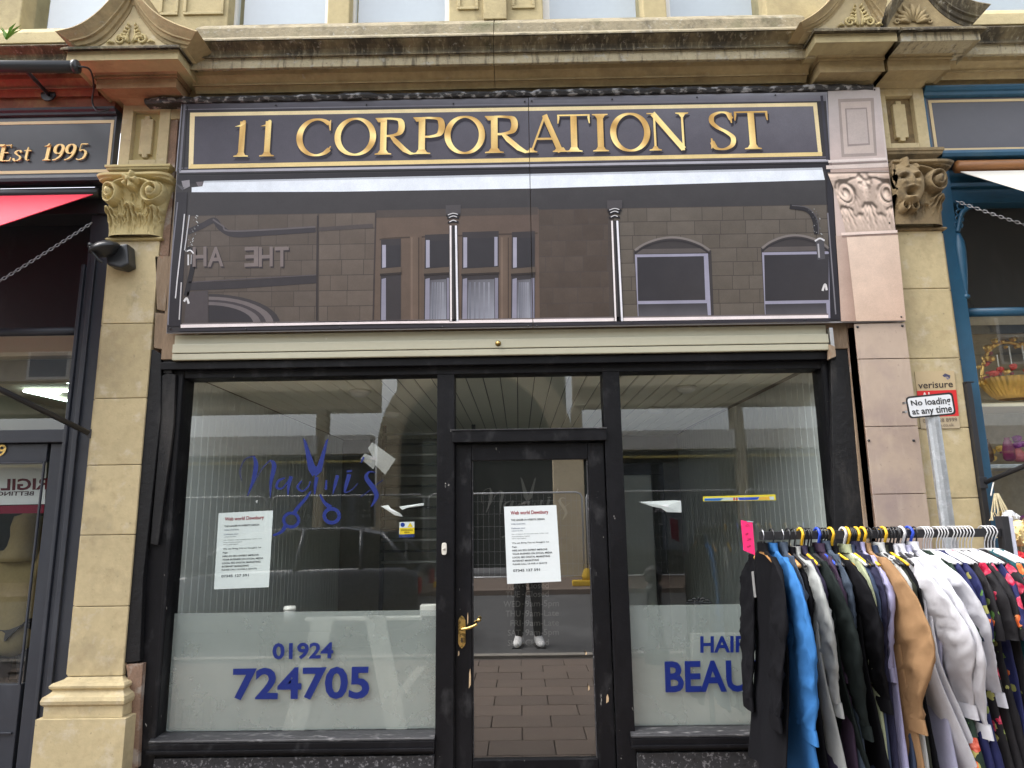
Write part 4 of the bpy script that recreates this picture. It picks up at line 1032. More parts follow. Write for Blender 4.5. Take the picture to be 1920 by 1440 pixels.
lettering(glassR, [('HAIR', [(1313, 1193), (1404, 1192), (1404, 1223), (1313, 1224)]), ('BEAUTY', [(1246, 1240), (1490, 1236), (1492, 1296), (1248, 1299)])], GY-.002, m_vinyl, .028)
def strokes(par, L, Y, mat, name, n=6):
    mb = MB()
    for k, s in enumerate(L):
        e = Y-(k % 4)*.0002
        def mp(x, y, e=e): v = W(x, y, e); return (v.x, e, v.z)
        if len(s[0]) == 2: mb.add([mp(*p) for p in s], [tuple(range(len(s)))])
        else: ribbon(mb, cr(s, n), mp, None)
    return mb.build(name, mat, par, fix=False)
def loop(cx, cy, rx, ry, w): return [(cx+rx*math.cos(2*PI*k/14), cy+ry*math.sin(2*PI*k/14), w) for k in range(15)]
SCI = [[(568, 821), (574, 827), (590, 872), (597, 880), (586, 894), (578, 881)], [(616, 822), (611, 826), (595, 872), (587, 884), (591, 895), (603, 884)],
       [(583, 921, 3), (572, 936, 6), (558, 952, 7), (552, 962, 8)], loop(546, 975, 14, 13, 6), [(535, 986, 8), (528, 997, 6), (512, 1004, 4)],
       [(600, 927, 3), (608, 942, 6), (620, 952, 10)], loop(622, 967, 14, 13, 7)]
NAO = [[(478, 855, 2), (460, 861, 1.3), (450, 882, 1.3), (453, 901, 1)], [(476, 856, 3), (480, 872, 9), (475, 900, 7), (464, 930, 1.5)], [(466, 926, 1), (488, 884, 1.3), (506, 863, 2)], [(507, 863, 3), (514, 873, 9), (508, 905, 6), (507, 934, 1)],
       [(534, 896, 3), (522, 902, 5), (519, 914, 5), (530, 915, 3), (543, 897, 2)], [(546, 893, 7), (541, 912, 6), (540, 928, 2)], [(566, 901, 2), (558, 913, 5), (567, 921, 3), (578, 912, 3), (582, 902, 2)],
       [(594, 894, 7), (591, 912, 6), (590, 927, 2)], [(612, 900, 3), (611, 918, 5)], [(633, 891, 7), (628, 910, 6), (624, 927, 1)], [(655, 889, 8), (649, 910, 7), (647, 923, 3), (660, 918, 1.2), (671, 906, 1)], [(650, 884, 4), (660, 883, 3)], [(682, 857, 4), (677, 868, 2)],
       [(704, 886, 1.5), (692, 885, 3), (687, 896, 8), (700, 915, 9), (706, 931, 8), (696, 950, 2)], [(702, 911, 1.2), (718, 900, 1)], [(676, 932, 1), (695, 918, 1.2)]]
strokes(glassL, SCI, GY-.002, m_vinyl, 'scissors_emblem'); strokes(glassL, NAO, GY-.003, m_vinyl, 'script_lettering')
m_ghost = M('faded_grey_vinyl', (.25, .25, .235), .6, .1, 9, 0)
for s, xa, xb, y in (('MON', 952, 975, 1098), ('TUE', 948, 975, 1114), ('WED', 944, 976, 1132), ('THU', 948, 976, 1150), ('FRI', 957, 976, 1168), ('SAT', 952, 976, 1186), ('SUN', 952, 976, 1205)):
    hrs = MB(); txt(hrs, s, [(xa, y-5), (xb, y-5.5), (xb, y+6), (xa, y+6)], .1255, None, .01)
    tl = {'MON': 'Closed', 'TUE': 'Closed', 'WED': '9am-5pm', 'THU': '9am-Late', 'FRI': '9am-Late', 'SAT': '9am-5pm', 'SUN': 'Closed'}[s]
    txt(hrs, '·', [(979, y-.5), (982, y-.5), (982, y+2), (979, y+2)], .1255, None, .02)
    txt(hrs, tl, [(985, y-6), (1048 if '9' in tl else 1029, y-7), (1048 if '9' in tl else 1029, y+(8 if 'p' in tl else 5)), (985, y+(9 if 'p' in tl else 6))], .1255, None, .01)
    hrs.build('lettering', m_ghost, door, fix=False)
strokes(door, [[(p[0]-591)*.62+990, (p[1]-858)*.62+917, *[q*.62 for q in p[2:]]] if False else [tuple([(p[0]-591)*.62+990, (p[1]-858)*.62+917]+[q*.62 for q in p[2:]]) for p in s] for s in SCI+NAO], .1255, m_ghost, 'scissors_emblem', 4)
# paper notices
BODY = [('THE LEADER IN WEBSITE DESIGN', .165, .64, .024, (90, 95, 95)), ('WEB HOSTING', .22, .27, .018, (165, 175, 190)), ('Cultivate your', .275, .27, .022, (150, 160, 185)), ('website for free', .31, .22, .013, (160, 168, 180)),
        ('Unit 1-2 Centre to 40 Corporation Street, 1st floor room', .355, .70, .014, (140, 146, 150)), ('Town Dewsbury Central', .385, .34, .014, (140, 146, 150)), ('WF13 1QG England', .413, .27, .013, (140, 146, 150)),
        ('We can Bring You on Google\'s 1st', .465, .70, .024, (80, 86, 88)), ('Page', .515, .09, .024, (80, 86, 88)), ('HIRE AN SEO EXPERT IMPROVE', .56, .66, .023, (72, 78, 80)), ('YOUR BUSINESS ON SOCIAL MEDIA', .605, .75, .023, (72, 78, 80)), ('LOCAL SEO DIGITAL MARKETING', .65, .70, .023, (72, 78, 80)), ('INTERNET MARKETING', .695, .49, .023, (72, 78, 80)), ('PLEASE CALL US FOR A QUOTE', .74, .64, .023, (72, 78, 80)), ('07345 127 591', .815, .50, .034, (84, 92, 94))]
def notice(q, Y, label):
    mb = MB(); 
    r = [W(x, y, Y) for x, y in q]
    mb.prism([(p.x, p.z) for p in r], Y, Y+.0012, (.70, .745, .745))
    def line(s, v, w, h, c, u0=.12, bold=.022):
        qq = [bil(q, u0, 1-v), bil(q, u0+w, 1-v), bil(q, u0+w, 1-v-h), bil(q, u0, 1-v-h)]
        txt(mb, s, qq, Y-.0012, lin(tuple(k*.8 for k in c)), bold)
    line('Web world Dewsbury', .06, .72, .062, (178, 40, 56), .12, .02)
    for s, v, w, h, c in BODY: line(s, v, w, h, c)
    return tag(mb.build('paper_notice', m_paperp, None, fix=False), label, 'notice')
notice([(410, 962), (512, 957), (504, 1101), (401, 1105)], IY-.0005, 'white paper notice with red heading taped in the left window')
notice([(945, 950), (1043, 947), (1052, 1090), (951, 1095)], .0975+.012, 'white paper notice with red heading hung on the door glass')
m_paper = M('torn_white_paper', (.70, .72, .72), .8, .04, 20, .2, 30); m_greycard = M('grey_torn_card', (.30, .30, .29), .8, .15, 12, .3, 30)
def torn(name, label, pts, mat, Y=IY-.001, cat='paper'):
    mb = MB(); r = random.Random(len(label)); n = len(pts)
    v = [W(x, y, Y-r.uniform(0, .006)) for x, y in pts]; c = sum(v, Vector())/n; c.y -= .006
    mb.add([tuple(p) for p in v]+[tuple(c)]+[(p.x, p.y+.0015, p.z) for p in v], [(i, (i+1) % n, n) for i in range(n)]+[tuple(n+1+i for i in range(n-1, -1, -1))]+[(i, n+1+i, n+1+(i+1) % n, (i+1) % n) for i in range(n)])
    return tag(mb.build(name, mat, None, fix=False), label, cat)
torn('torn_paper', 'torn white paper scrap with a bent corner beside the warning sticker', [(714, 949), (728, 947), (731, 952), (752, 964), (755, 969), (740, 966)], m_paper)
torn('torn_paper', 'thin pointed white paper strip right of the torn scrap in the left window', [(748, 950), (776, 946), (795, 943), (794, 948), (760, 953), (754, 956)], m_paper)
torn('torn_card', 'tilted grey torn card stuck high in the left window by the apostrophe', [(698, 829), (742, 861), (722, 890), (704, 872), (700, 880), (676, 860), (684, 850), (698, 856), (690, 840)], m_greycard, cat='card')
torn('torn_paper', 'torn white paper with a dark curved print in the right window', [(1198, 941), (1262, 938), (1277, 939), (1278, 961), (1250, 960), (1240, 953), (1224, 950)], m_paper)
torn('paper_scrap', 'tiny triangle of white paper left of the scissors loop in the left window', [(479, 940), (484, 937), (482, 944)], m_paper)
wl = MB(); Yw = IY-.0012
def pq(mb, pts, c, k=0): v = [W(x, y, Yw-k*.0004) for x, y in pts]; mb.add([(p.x, Yw-k*.0004, p.z) for p in v], [tuple(range(len(pts)))], lin(c))
pq(wl, [(749, 979), (777, 978), (777, 1007), (748, 1008)], (216, 220, 222)); pq(wl, [(749, 990), (777, 989), (777, 1001), (749, 1002)], (224, 196, 40), 1); pq(wl, [(748, 1002), (777, 1001), (777, 1007), (748, 1008)], (40, 56, 110), 1)
pq(wl, [(755+4.2*math.cos(a), 984+4.2*math.sin(a)) for a in [2*PI*k/14 for k in range(14)]], (30, 60, 150), 2); pq(wl, [(769, 979.5), (774, 988), (764, 988)], (230, 200, 40), 2)
for yy, a, b in ((993, 752, 774), (997, 758, 768)): pq(wl, [(a, yy), (b, yy), (b, yy+1.6), (a, yy+1.6)], (120, 104, 30), 3)
tag(wl.build('warning_sticker', m_paperp, None, fix=False), 'small blue, white and yellow safety sticker low in the left window', 'sticker')
ps = MB(); Yw = IY-.0012
pq(ps, [(1318, 931), (1454, 927), (1455, 938), (1318, 940)], (236, 216, 60)); pq(ps, [(1321, 934), (1451, 931), (1452, 937), (1321, 939)], (196, 206, 214), 1); pq(ps, [(1321, 935), (1356, 934), (1350, 939), (1321, 939)], (40, 110, 190), 2); pq(ps, [(1384, 933), (1424, 932), (1420, 937), (1386, 938)], (30, 70, 190), 2); pq(ps, [(1424, 932), (1442, 931), (1444, 937), (1422, 937)], (232, 180, 70), 3)
for x in (1375, 1380): pq(ps, [(x, 933), (x+3, 933), (x+3, 938), (x, 938)], (196, 60, 60), 3)
tag(ps.build('poster_strip', m_paperp, None, fix=False), 'narrow yellow and blue poster strip across the right window', 'poster')
cp = MB(); pq(cp, [(1236+9*math.cos(a), 961-9*math.sin(a)) for a in [PI*k/10 for k in range(11)]]+[(1236-5*math.cos(a), 961-5*math.sin(a)) for a in [PI*k/10 for k in range(11)]], (44, 38, 42), 5)
tag(cp.build('sticker_arc', m_paperp, None, fix=False), 'dark curved arc of torn print on the right window paper', 'sticker')

# ================================================================ INSIDE THE SHOP
m_plank = M('pale_grey_pvc_plank', (.60, .63, .61), .45, .05, 3, .05, 120, dirt=(((.5, .52, .5), 60, .58, .66, .5),))
m_ceil = M('cream_ceiling_plank', (.82, .80, .69), .5, .05, 2, .03, 60)
m_dim = M('dark_grey_wall', (.24, .23, .21), .85, .12, 3, .05, 40)
def struct(name, mb, mat, bev=0): o = mb.build(name, mat, None, bev); o['kind'] = 'structure'; return o
IX0, IX1, IYB, IZ = -2.19, 1.99, 4.3, 2.49
struct('floor', MB().box(-2.4, 2.3, .2, IYB+.1, -.05, .02), M('grey_vinyl_floor', (.5, .49, .46), .5, .1, 4, .05, 40))
wl_ = struct('wall_left', MB().box(IX0-.10, IX0-.012, .2, IYB, .02, IZ+.1), m_dim)
wr_ = struct('wall_right', MB().box(IX1+.012, IX1+.10, .27, IYB, .02, IZ+.1), m_dim)
wb_ = struct('wall_back', MB().box(IX0-.1, IX1+.1, IYB, IYB+.1, .02, IZ+.1), m_dim)
cl_ = struct('ceiling', MB().box(IX0-.1, IX1+.1, .2, IYB+.1, IZ+.014, IZ+.08), m_dim)
pm_ = MB().box(-.006, .006, .001, .1005, 0, IZ-.02).mesh('plank', .0055, seg=1)
for side, X, par in ((0, IX0-.007, wl_), (1, IX1+.007, wr_)):
    y = .205
    while y < IYB-.1:
        o = link('plank', pm_, m_plank, par); o.location = (X, y, .02); y += .1045
cm_ = MB().box(.002, .117, 0, IYB-.2, -.006, .006).mesh('plank', .005, seg=1)
x = IX0
while x < IX1-.1:
    o = link('plank', cm_, m_ceil, cl_); o.location = (x, .2, IZ+.009); x += .122
m_opal = M('white_opal_lamp', (.75, .74, .70), .3, .03, 5, 0)
for k, (lx, ly, lb) in enumerate(((-1.20, .85, 'unlit round ceiling lamp nearest the glass in the left window'), (-1.17, 2.0, 'unlit round ceiling lamp further back in the left window'), (1.30, .9, 'unlit round ceiling lamp nearest the glass in the right window'), (1.28, 2.0, 'unlit round ceiling lamp further back in the right window'))):
    t = thing('ceiling_lamp', lb, 'lamp', (lx, ly, IZ), 'ceiling lamps in the empty shop')
    MB().lathe([(.08, 0), (.085, -.012), (.07, -.02)], (lx, ly, IZ), 20).build('rim', m_white, t, smooth=True)
    MB().lathe([(.072, -.012), (.066, -.03), (.04, -.045), (.0001, -.05)], (lx, ly, IZ), 20).build('diffuser', m_opal, t, smooth=True)
# white trestle behind the frosted film
tr = thing('trestle_stand', 'white trestle legs seen as pale slanting bars through the left frosted film', 'trestle', (-1.0, .3, .02))
for a, b, w in (((607, 1158), (548, 1375), 20), ((702, 1155), (745, 1375), 19), ((790, 1250), (752, 1300), 9)):
    Y = IY+.009; A, B = W(*a, Y), W(*b, Y); q = WX(a[0]+w, a[1], Y)-A.x
    MB().hexa([(A.x-q, Y, A.z), (A.x+q, Y, A.z), (B.x+q, Y, B.z), (B.x-q, Y, B.z)], [(A.x-q, Y+.03, A.z), (A.x+q, Y+.03, A.z), (B.x+q, Y+.03, B.z), (B.x-q, Y+.03, B.z)]).build('leg', m_white, tr, .003)
bx('crossbar', -1.35, -.62, .17, .235, .905, .925, m_white, tr)
lb = bx('display_board', WX(1300, 1300, .2), WX(1500, 1300, .2), .19, .22, .30, .80, m_white, None); lb.parent = None
tag(lb, 'white board standing behind the frosted film of the right window', 'board')
# wall rack of dark bars, doorway, small things on the inner sill
rk = thing('wall_rack', 'dark rack of horizontal bars at the back of the left window', 'rack', (-.8, 2.6, 0))
for k in range(13):
    MB().tube([(-1.36, 2.62, 1.10+k*.105), (-.45, 2.62, 1.10+k*.105)], .013, 8).build('bar', m_blackmetal if k % 2 else m_steel, rk, smooth=True)
for xx in (-1.36, -.45): bx('upright', xx-.02, xx+.02, 2.64, 2.68, .02, 2.45, m_blackmetal, rk)
dw = thing('doorway', 'black door frame at the back of the right window', 'doorway', (1.5, 3.9, 0))
bx('jamb', 1.10, 1.24, 3.9, 3.98, .02, 1.98, m_black, dw); bx('jamb', 1.58, 1.72, 3.9, 3.98, .02, 1.98, m_black, dw); bx('lintel', 1.10, 1.72, 3.9, 3.98, 1.982, 2.12, m_black, dw); bx('door_leaf', 1.242, 1.578, 3.95, 3.98, .02, 1.98, m_plank, dw)
cu = thing('paper_cup', 'white lidded paper cup on the inner sill of the left window', 'cup', tuple(W(543, 1160, .2)))
c0 = W(543, 1152, .2)
MB().lathe([(.030, -.06), (.036, .028)], c0, 18).build('cup', M('striped_cup', (.5, .5, .48), .6, .3, 60, 0), cu, smooth=True); MB().lathe([(.038, .028), (.039, .036), (.034, .05), (.0001, .051)], c0, 18).build('lid', m_white, cu, smooth=True)
c1 = W(803, 1142, .2); bo = bx('cardboard_box', c1.x-.05, c1.x+.05, .18, .26, c1.z-.04, c1.z+.025, m_white, None); bo.parent = None; tag(bo, 'small white box at the right end of the left inner sill', 'box')
c2 = W(1310, 1132, .19); fp = thing('artificial_plant', 'small dark spiky plant just above the right frosted film', 'plant', tuple(c2))
for k in range(7):
    a = rad(10+k*27); MB().tube(cr([c2, c2+Vector((math.cos(a)*.05, 0, math.sin(a)*.035)), c2+Vector((math.cos(a)*.085, -.01, math.sin(a)*.03))], 4), [.006]*4+[.007]*4+[.002], 6).build('frond', m_blackmetal, fp, smooth=True)
# ================================================================ LEFT NEIGHBOUR (charcoal shopfront)
def chain(name, label, a, b, sag, par=None, link_l=.030, r=.0032, n=None):
    A, B = Vector(a), Vector(b); L = (B-A).length
    n = n or max(6, int(L/(link_l*.78)))
    root = thing(name, label, 'chain', a)
    mb = MB().tube([(link_l*.5*math.copysign(abs(math.cos(t))**.8, math.cos(t)), link_l*.27*math.sin(t), 0) for t in [2*PI*k/12 for k in range(12)]], r, 6, True)
    me = mb.mesh('link', smooth=True)
    for k in range(n):
        t = (k+.5)/n; p = A.lerp(B, t)-Vector((0, 0, sag*4*t*(1-t)))
        d = (B-A)/L-Vector((0, 0, sag*4*(1-2*t)/L)); d.normalize()
        o = link('link', me, m_chain, root)
        o.rotation_mode = 'QUATERNION'
        o.rotation_quaternion = d.to_track_quat('X', 'Z') @ Matrix.Rotation(PI/2*(k % 2)+.35, 4, 'X').to_quaternion()
        o.location = p
    return root
shL = thing('shopfront', 'charcoal painted betting shop front at the left edge with glazed door numbered 9', 'shopfront', (-3.3, .1, 0))
def bl(name, x0, x1, y0, y1, z0, z1, mat=None, par=None, bev=.004): return MB().box(x0, x1, y0, y1, z0, z1).build(name, mat or m_charcoal, par or shL, bev)
XLE = -4.9
pX = WX(177, 620, .09)
bl('post', pX-.10, PLX0-.036, .09, .25, 0, WZ(190, 330, .1))
bl('post_bead', pX-.125, pX-.103, .075, .2, .0, 3.25); bl('post_moulding', pX-.06, pX-.03, .07, .089, .0, 3.3)
MB().tube([(XLE, .12, WZ(80, 622, .12)), (pX-.12, .12, WZ(80, 622, .12))], .028, 14).build('transom_bar', m_charcoal, shL, smooth=True)
zb = WZ(80, 806, .1); zb1 = WZ(80, 830, .1)
bl('door_head', XLE, pX-.101, .08, .2, zb1, zb)
dl = bl('door', WX(92, 880, .12), pX-.128, .115, .17, .02, zb1-.005)
gx = WX(88, 880, .12)-.01
bl('top_rail', XLE, gx, .116, .169, WZ(60, 866, .12), zb1-.005, None, dl); bl('bottom_rail', XLE, gx, .116, .169, .02, WZ(20, 1283, .12), None, dl)
bl('glazing_bead', gx-.012, gx, .105, .118, WZ(20, 1283, .12), WZ(60, 866, .12), None, dl, .003); bl('glazing_bead', XLE, gx-.013, .105, .118, WZ(60, 866, .12)-.012, WZ(60, 866, .12), None, dl, .003)
bl('panel_bead', XLE, gx-.02, .104, .115, WZ(10, 1372, .12)-.012, WZ(10, 1372, .12), None, dl, .004)
def pane2(name, x0, x1, Y, z0, z1, mat, par): return MB().add([(x0, Y, z0), (x1, Y, z0), (x1, Y, z1), (x0, Y, z1)], [(0, 1, 2, 3)]).build(name, mat, par, fix=False)
pane2('door_pane', XLE, gx-.002, .135, WZ(20, 1283, .12), WZ(60, 866, .12), m_glass, dl)
pane2('transom_pane', XLE, pX-.12, .14, zb+.002, WZ(80, 632, .12), m_glass, shL)
nb = MB(); txt(nb, '9', [(-4, 834), (12, 833), (11, 855), (-6, 856)], .108, None, .01); nb9 = nb.build('number', m_brass, dl, fix=False)
# name board
nbL = thing('name_board', 'charcoal name board with cream border and gold letters Est 1995', 'sign', (-3.3, 0, 3.6))
zT, zB = WZ(110, 208, .0), WZ(110, 330, .0)
m_nb = M('charcoal_board', (.02, .021, .026), .35, .15, 2, .03, 40, dirt=(((.09, .09, .10), 4, .6, .8, .4, (1, 1, .3)),))
bl('board', XLE, PLX0-.04, .0, .06, zB, zT-.045, m_nb, nbL)
MB().sweepX([(.0, zT-.045), (.02, zT-.04), (.024, zT-.025), (.04, zT-.015), (.045, zT)], XLE, PLX0-.038, .06).build('top_moulding', m_charcoal, nbL)
MB().sweepX([(.0, zB-.055), (.03, zB-.05), (.035, zB-.03), (.02, zB-.02), (.015, zB), (.0, zB)], XLE, PLX0-.038, .06).build('bottom_moulding', m_charcoal, nbL)
m_cream = M('cream_paint', (.60, .46, .25), .5, .05, 5, .02, 40)
xr = PLX0-.055
bl('border', XLE, xr, -.003, -.0005, zT-.10, zT-.078, m_cream, nbL, 0); bl('border', XLE, xr, -.003, -.0005, zB+.02, zB+.042, m_cream, nbL, 0); bl('border', xr-.02, xr, -.0032, -.0004, zB+.043, zT-.101, m_cream, nbL, 0)
for s_, q_ in (('Est', [(-4, 272), (57, 271), (55, 301), (-6, 302)]), ('1995', [(80, 270.5), (163, 269), (161, 299), (78, 300.5)])):
    lt = MB(); serif_text(lt, s_, q_, -.016, None, slant=.12)
    me = lt.mesh('lettering', fix=False)
    lo = link('lettering', me, M('gold_letter', (.72, .50, .20), .35, .12, 9, .02, 60, metal=.3), nbL); sm = lo.modifiers.new('s', 'SOLIDIFY'); sm.thickness = .008; sm.offset = -1
# dark recess below the board, red awning, chain, stay bar
zc0_ = WZ(70, 640, .3)+.121
bl('soffit', XLE, PLX0-.04, .06, .25, zB-.25, zB-.056, m_nb); 
bl('shade_sheet', XLE, -2.53, .30, .315, zc0_-.06, zB-.02, m_nb)  # dark sheet added to stand in for the unlit depth of the opening
m_red = M('red_awning_canvas', (.62, .02, .05), .7, .06, 3, .1, 90)
A = W(176, 365, -.02); Z0 = A.z
aw = MB(); FR = W(-150, 474, -.95)
aw.hexa([(A.x, -.02, Z0), (XLE, -.02, Z0), (XLE, FR.y, FR.z), (FR.x, FR.y, FR.z)], [(A.x, -.02, Z0+.006), (XLE, -.02, Z0+.006), (XLE, FR.y, FR.z+.006), (FR.x, FR.y, FR.z+.006)])
awt = thing('awning', 'bright red canvas awning over the betting shop, upper left', 'awning', (A.x, -.02, Z0)); aw.build('canvas', m_red, awt)
MB().tube([(XLE, -.0, Z0+.02), (A.x+.02, -.0, Z0+.02)], .035, 12).build('roller', m_nb, awt, smooth=True)
chain('chain', 'thin steel chain slanting down to the left under the red awning', W(172, 418, -.03), W(172, 418, -.03)+(W(-40, 545, -.45)-W(172, 418, -.03))*1.9, .02)
a, b = W(166, 812, -.01), W(-60, 700, -.55); b = a+(b-a)*1.9
st = thing('stay_bar', 'dark iron awning arm slanting from the left pilaster', 'stay bar', tuple(a)); MB().tube([a, b], .017, 12).build('bar', m_blackmetal, st, smooth=True); MB().lathe([(.03, -.006), (.03, .008), (.018, .012)], (a.x-.01, .035, a.z), 14, 'y').build('wall_bracket', m_blackmetal, st)
# trough lamp over the name board
p0, p1 = W(-520, 124, -.5), W(142, 125, -.5)
tl_ = thing('trough_light', 'long black trough light above the Est 1995 board', 'light', tuple(p1))
MB().tube([p0, p1], .036, 16).build('housing', m_blackplastic, tl_, smooth=True)
MB().tube([p1-Vector((.01, 0, 0)), p1+Vector((.012, 0, 0))], .041, 16).build('end_cap', m_blackplastic, tl_, smooth=True)
wa = W(92, 178, -.05)
MB().tube([W(45, 128, -.46), wa], .013, 10).build('arm', m_blackmetal, tl_, smooth=True)
MB().lathe([(.05, -.012), (.05, 0), (.02, .004)], wa, 16, 'y').build('wall_plate', m_blackmetal, tl_)
MB().tube(cr([p1+Vector((.01, 0, 0)), W(168, 130, -.40), W(176, 160, -.15), W(173, 190, -.06), W(182, 208, -.05), W(200, 207, -.04), W(206, 202, -.03)], 6), .006, 8).build('cable', m_blackplastic, tl_, smooth=True)
# floodlight on the pilaster
fp = W(222, 478, -.03)
fl_ = thing('floodlight', 'black domed security light fixed to the left pilaster', 'light', tuple(fp))
MB().slab([(196, 462), (238, 456), (241, 495), (226, 502), (200, 496)], -.10, -.002).build('wall_box', m_blackplastic, fl_, .012)
dm = MB(); cc = W(196, 466, -.13)
dm.lathe([(.0001, .045), (.05, .040), (.085, .018), (.095, 0), (.092, -.008), (.07, -.02), (.05, -.045), (.0001, -.055)], (0, 0, 0), 22)
d = dm.build('dome', m_blackplastic, fl_, smooth=True, local=True); d.location = cc-fl_.location; d.rotation_euler = (rad(14), rad(-16), 0)
MB().tube(cr([W(168, 462, -.16), W(172, 470, -.18), W(184, 486, -.17), W(192, 492, -.15)], 4), .009, 8).build('sensor_arm', m_blackplastic, fl_, smooth=True)
MB().lathe([(.0001, -.018), (.016, -.012), (.016, .012), (.0001, .018)], W(169, 460, -.16), 12).build('sensor', m_blackplastic, fl_, smooth=True)
# inside the betting shop
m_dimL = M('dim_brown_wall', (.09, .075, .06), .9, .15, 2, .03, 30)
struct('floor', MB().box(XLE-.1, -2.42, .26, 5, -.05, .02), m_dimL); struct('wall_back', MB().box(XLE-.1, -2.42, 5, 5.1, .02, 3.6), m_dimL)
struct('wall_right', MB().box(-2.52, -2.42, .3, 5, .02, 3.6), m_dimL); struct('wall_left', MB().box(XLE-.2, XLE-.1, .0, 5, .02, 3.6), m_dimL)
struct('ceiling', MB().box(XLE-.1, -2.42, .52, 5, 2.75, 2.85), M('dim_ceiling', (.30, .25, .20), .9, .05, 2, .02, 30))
zc0 = WZ(70, 640, .3)
bl('bulkhead', XLE, -2.53, .32, .40, zc0-.10, zc0+.12, M('beige_bulkhead', (.32, .26, .19), .8, .05, 3, .02, 30)); bl('bulkhead', XLE, -2.53, .41, .5, zc0-.26, zc0-.102, m_nb)
m_led = M_emit('led_tube', (.75, 1, .88), 4.0)
led_o = None
for k, (q, lab) in enumerate(((((45, 733), (142, 755), (142, 733), (46, 733)), 'large triangular lit LED tube light on the betting shop ceiling'), (((96, 708), (146, 722), (146, 709), (130, 716)), 'upper lit LED tube light partly behind the charcoal post'), (((108, 777), (142, 783), (142, 777), (108, 777)), 'smallest lit LED tube light, lowest in the betting shop fanlight'))):
    t = thing('led_light', lab, 'light', (-4.3, 2.5+k*.4, 2.72))
    def onc(x, y, z=2.725):
        d = _r2*((x-960)/F_PX)+_u2*((720-y)/F_PX)+_fw; return CAM+d*((z-CAM.z)/d.z)
    P4 = [onc(*p) for p in q]; far = P4[1]+(P4[1]-P4[0])*.4; far2 = P4[2]+(P4[2]-P4[3])*.4
    for a, b in ((P4[0], far), (P4[3], far2), (P4[0].lerp(P4[1], .55), P4[3].lerp(P4[2], .72))):
        MB().tube([a, b], .011, 8).build('tube', m_led, t, smooth=True)
# mirrored poster behind the door glass and the maroon strip
bp_ = MB(); Yp = .30
def pq2(mb, pts, c, Y): v = [W(x, y, Y) for x, y in pts]; mb.add([(p.x, Y, p.z) for p in v], [tuple(range(len(pts)))], lin(c))
pq2(bp_, [(-60, 872), (88, 866), (84, 945), (-64, 948)], (196, 200, 200), Yp); pq2(bp_, [(-60, 950), (83, 946), (82, 962), (-62, 964)], (110, 24, 44), Yp)
txt(bp_, 'RIGIL', [(2, 898), (91, 896), (90, 918), (1, 920)], Yp-.002, lin((84, 26, 34)), .03, True); txt(bp_, 'BETTING O', [(-24, 922), (64, 921), (63, 929), (-25, 930)], Yp-.002, lin((60, 40, 44)), .02, True)
tag(bp_.build('window_poster', m_paperp, None, fix=False), 'white betting poster with reversed dark red letters inside the left door', 'poster')

# ================================================================ RIGHT NEIGHBOUR (blue shopfront)
shR = thing('shopfront', 'blue painted gift shop front at the right edge with a shelf window', 'shopfront', (3.4, .1, 0))
XRE = 4.9
def br(name, x0, x1, y0, y1, z0, z1, mat=None, par=None, bev=.004): return MB().box(x0, x1, y0, y1, z0, z1).build(name, mat or m_blue, par or shR, bev)
q0 = WX(1808, 560, .05); 
rx0, rx1 = PRX1+.038, PRX1+.135
br('post', rx0, rx1, .05, .2, 0, WZ(1790, 300, .05)); br('post_bead', rx1+.001, rx1+.022, .09, .2, 0, 3.05)
MB().tube([(rx1, .12, WZ(1870, 585, .12)), (XRE, .12, WZ(1870, 585, .12))], .03, 14).build('transom_bar', m_blue, shR, smooth=True)
# turned half column and pierced bracket on the post
c = W(1806, 470, .05)
MB().lathe([(.008, -.26), (.022, -.25), (.022, -.235), (.010, -.225), (.014, -.20), (.030, -.05), (.036, .06), (.034, .14), (.022, .18), (.018, .2)], (rx1+.005, .06, WZ(1808, 490, .05)), 14).build('half_column', m_blue, shR, smooth=True)
bk = MB(); zk = WZ(1812, 430, .05)
bk.tube(cr([(rx1, .05, zk-.02), (rx1+.02, .05, zk+.05), (rx1+.05, .05, zk+.12), (rx1+.12, .05, zk+.17)], 5), .016, 8)
for k in range(4): bk.tube([(rx1+.012+.028*math.cos(a)+k*.012, .05, zk+.03+k*.045+.024*math.sin(a)) for a in [2*PI*j/10 for j in range(10)]], .006, 6, True)
bk.build('bracket', m_blue, shR, smooth=True)
nbR = thing('name_board', 'blank slate grey name board with cream border in blue frame, upper right', 'sign', (3.6, .03, 3.7))
zT, zB = WZ(1745, 168, .02), WZ(1765, 285, .02)
bx0 = PRX1+.006
m_slate = M('slate_board', (.085, .083, .095), .4, .06, 2, .03, 40, dirt=(((.13, .13, .14), 3, .55, .8, .4),))
br('board', bx0+.02, XRE, .03, .08, zB, zT-.06, m_slate, nbR); br('side_frame', bx0, bx0+.018, .015, .08, zB-.02, zT-.062, None, nbR)
MB().sweepX([(-.02, zT-.06), (.0, zT-.055), (.004, zT-.035), (.02, zT-.03), (.028, zT-.012), (.03, zT), (-.05, zT+.002)], bx0, XRE, .09).build('top_moulding', m_blue, nbR)
MB().sweepX([(-.04, zB-.062), (.02, zB-.055), (.032, zB-.035), (.025, zB-.012), (.0, zB-.004), (-.03, zB)], bx0+.05, XRE, .09).build('bottom_moulding', m_blue, nbR)
br('border', bx0+.04, XRE, .0265, .0295, zT-.095, zT-.077, m_cream, nbR, 0); br('border', bx0+.04, XRE, .0265, .0295, zB+.012, zB+.03, m_cream, nbR, 0); br('border', bx0+.04, bx0+.06, .0263, .0296, zB+.031, zT-.096, m_cream, nbR, 0)
awr = thing('awning', 'off-white awning with a wooden roller over the blue gift shop', 'awning', (3.0, -.05, 3.5))
rz = WZ(1860, 309, -.02)
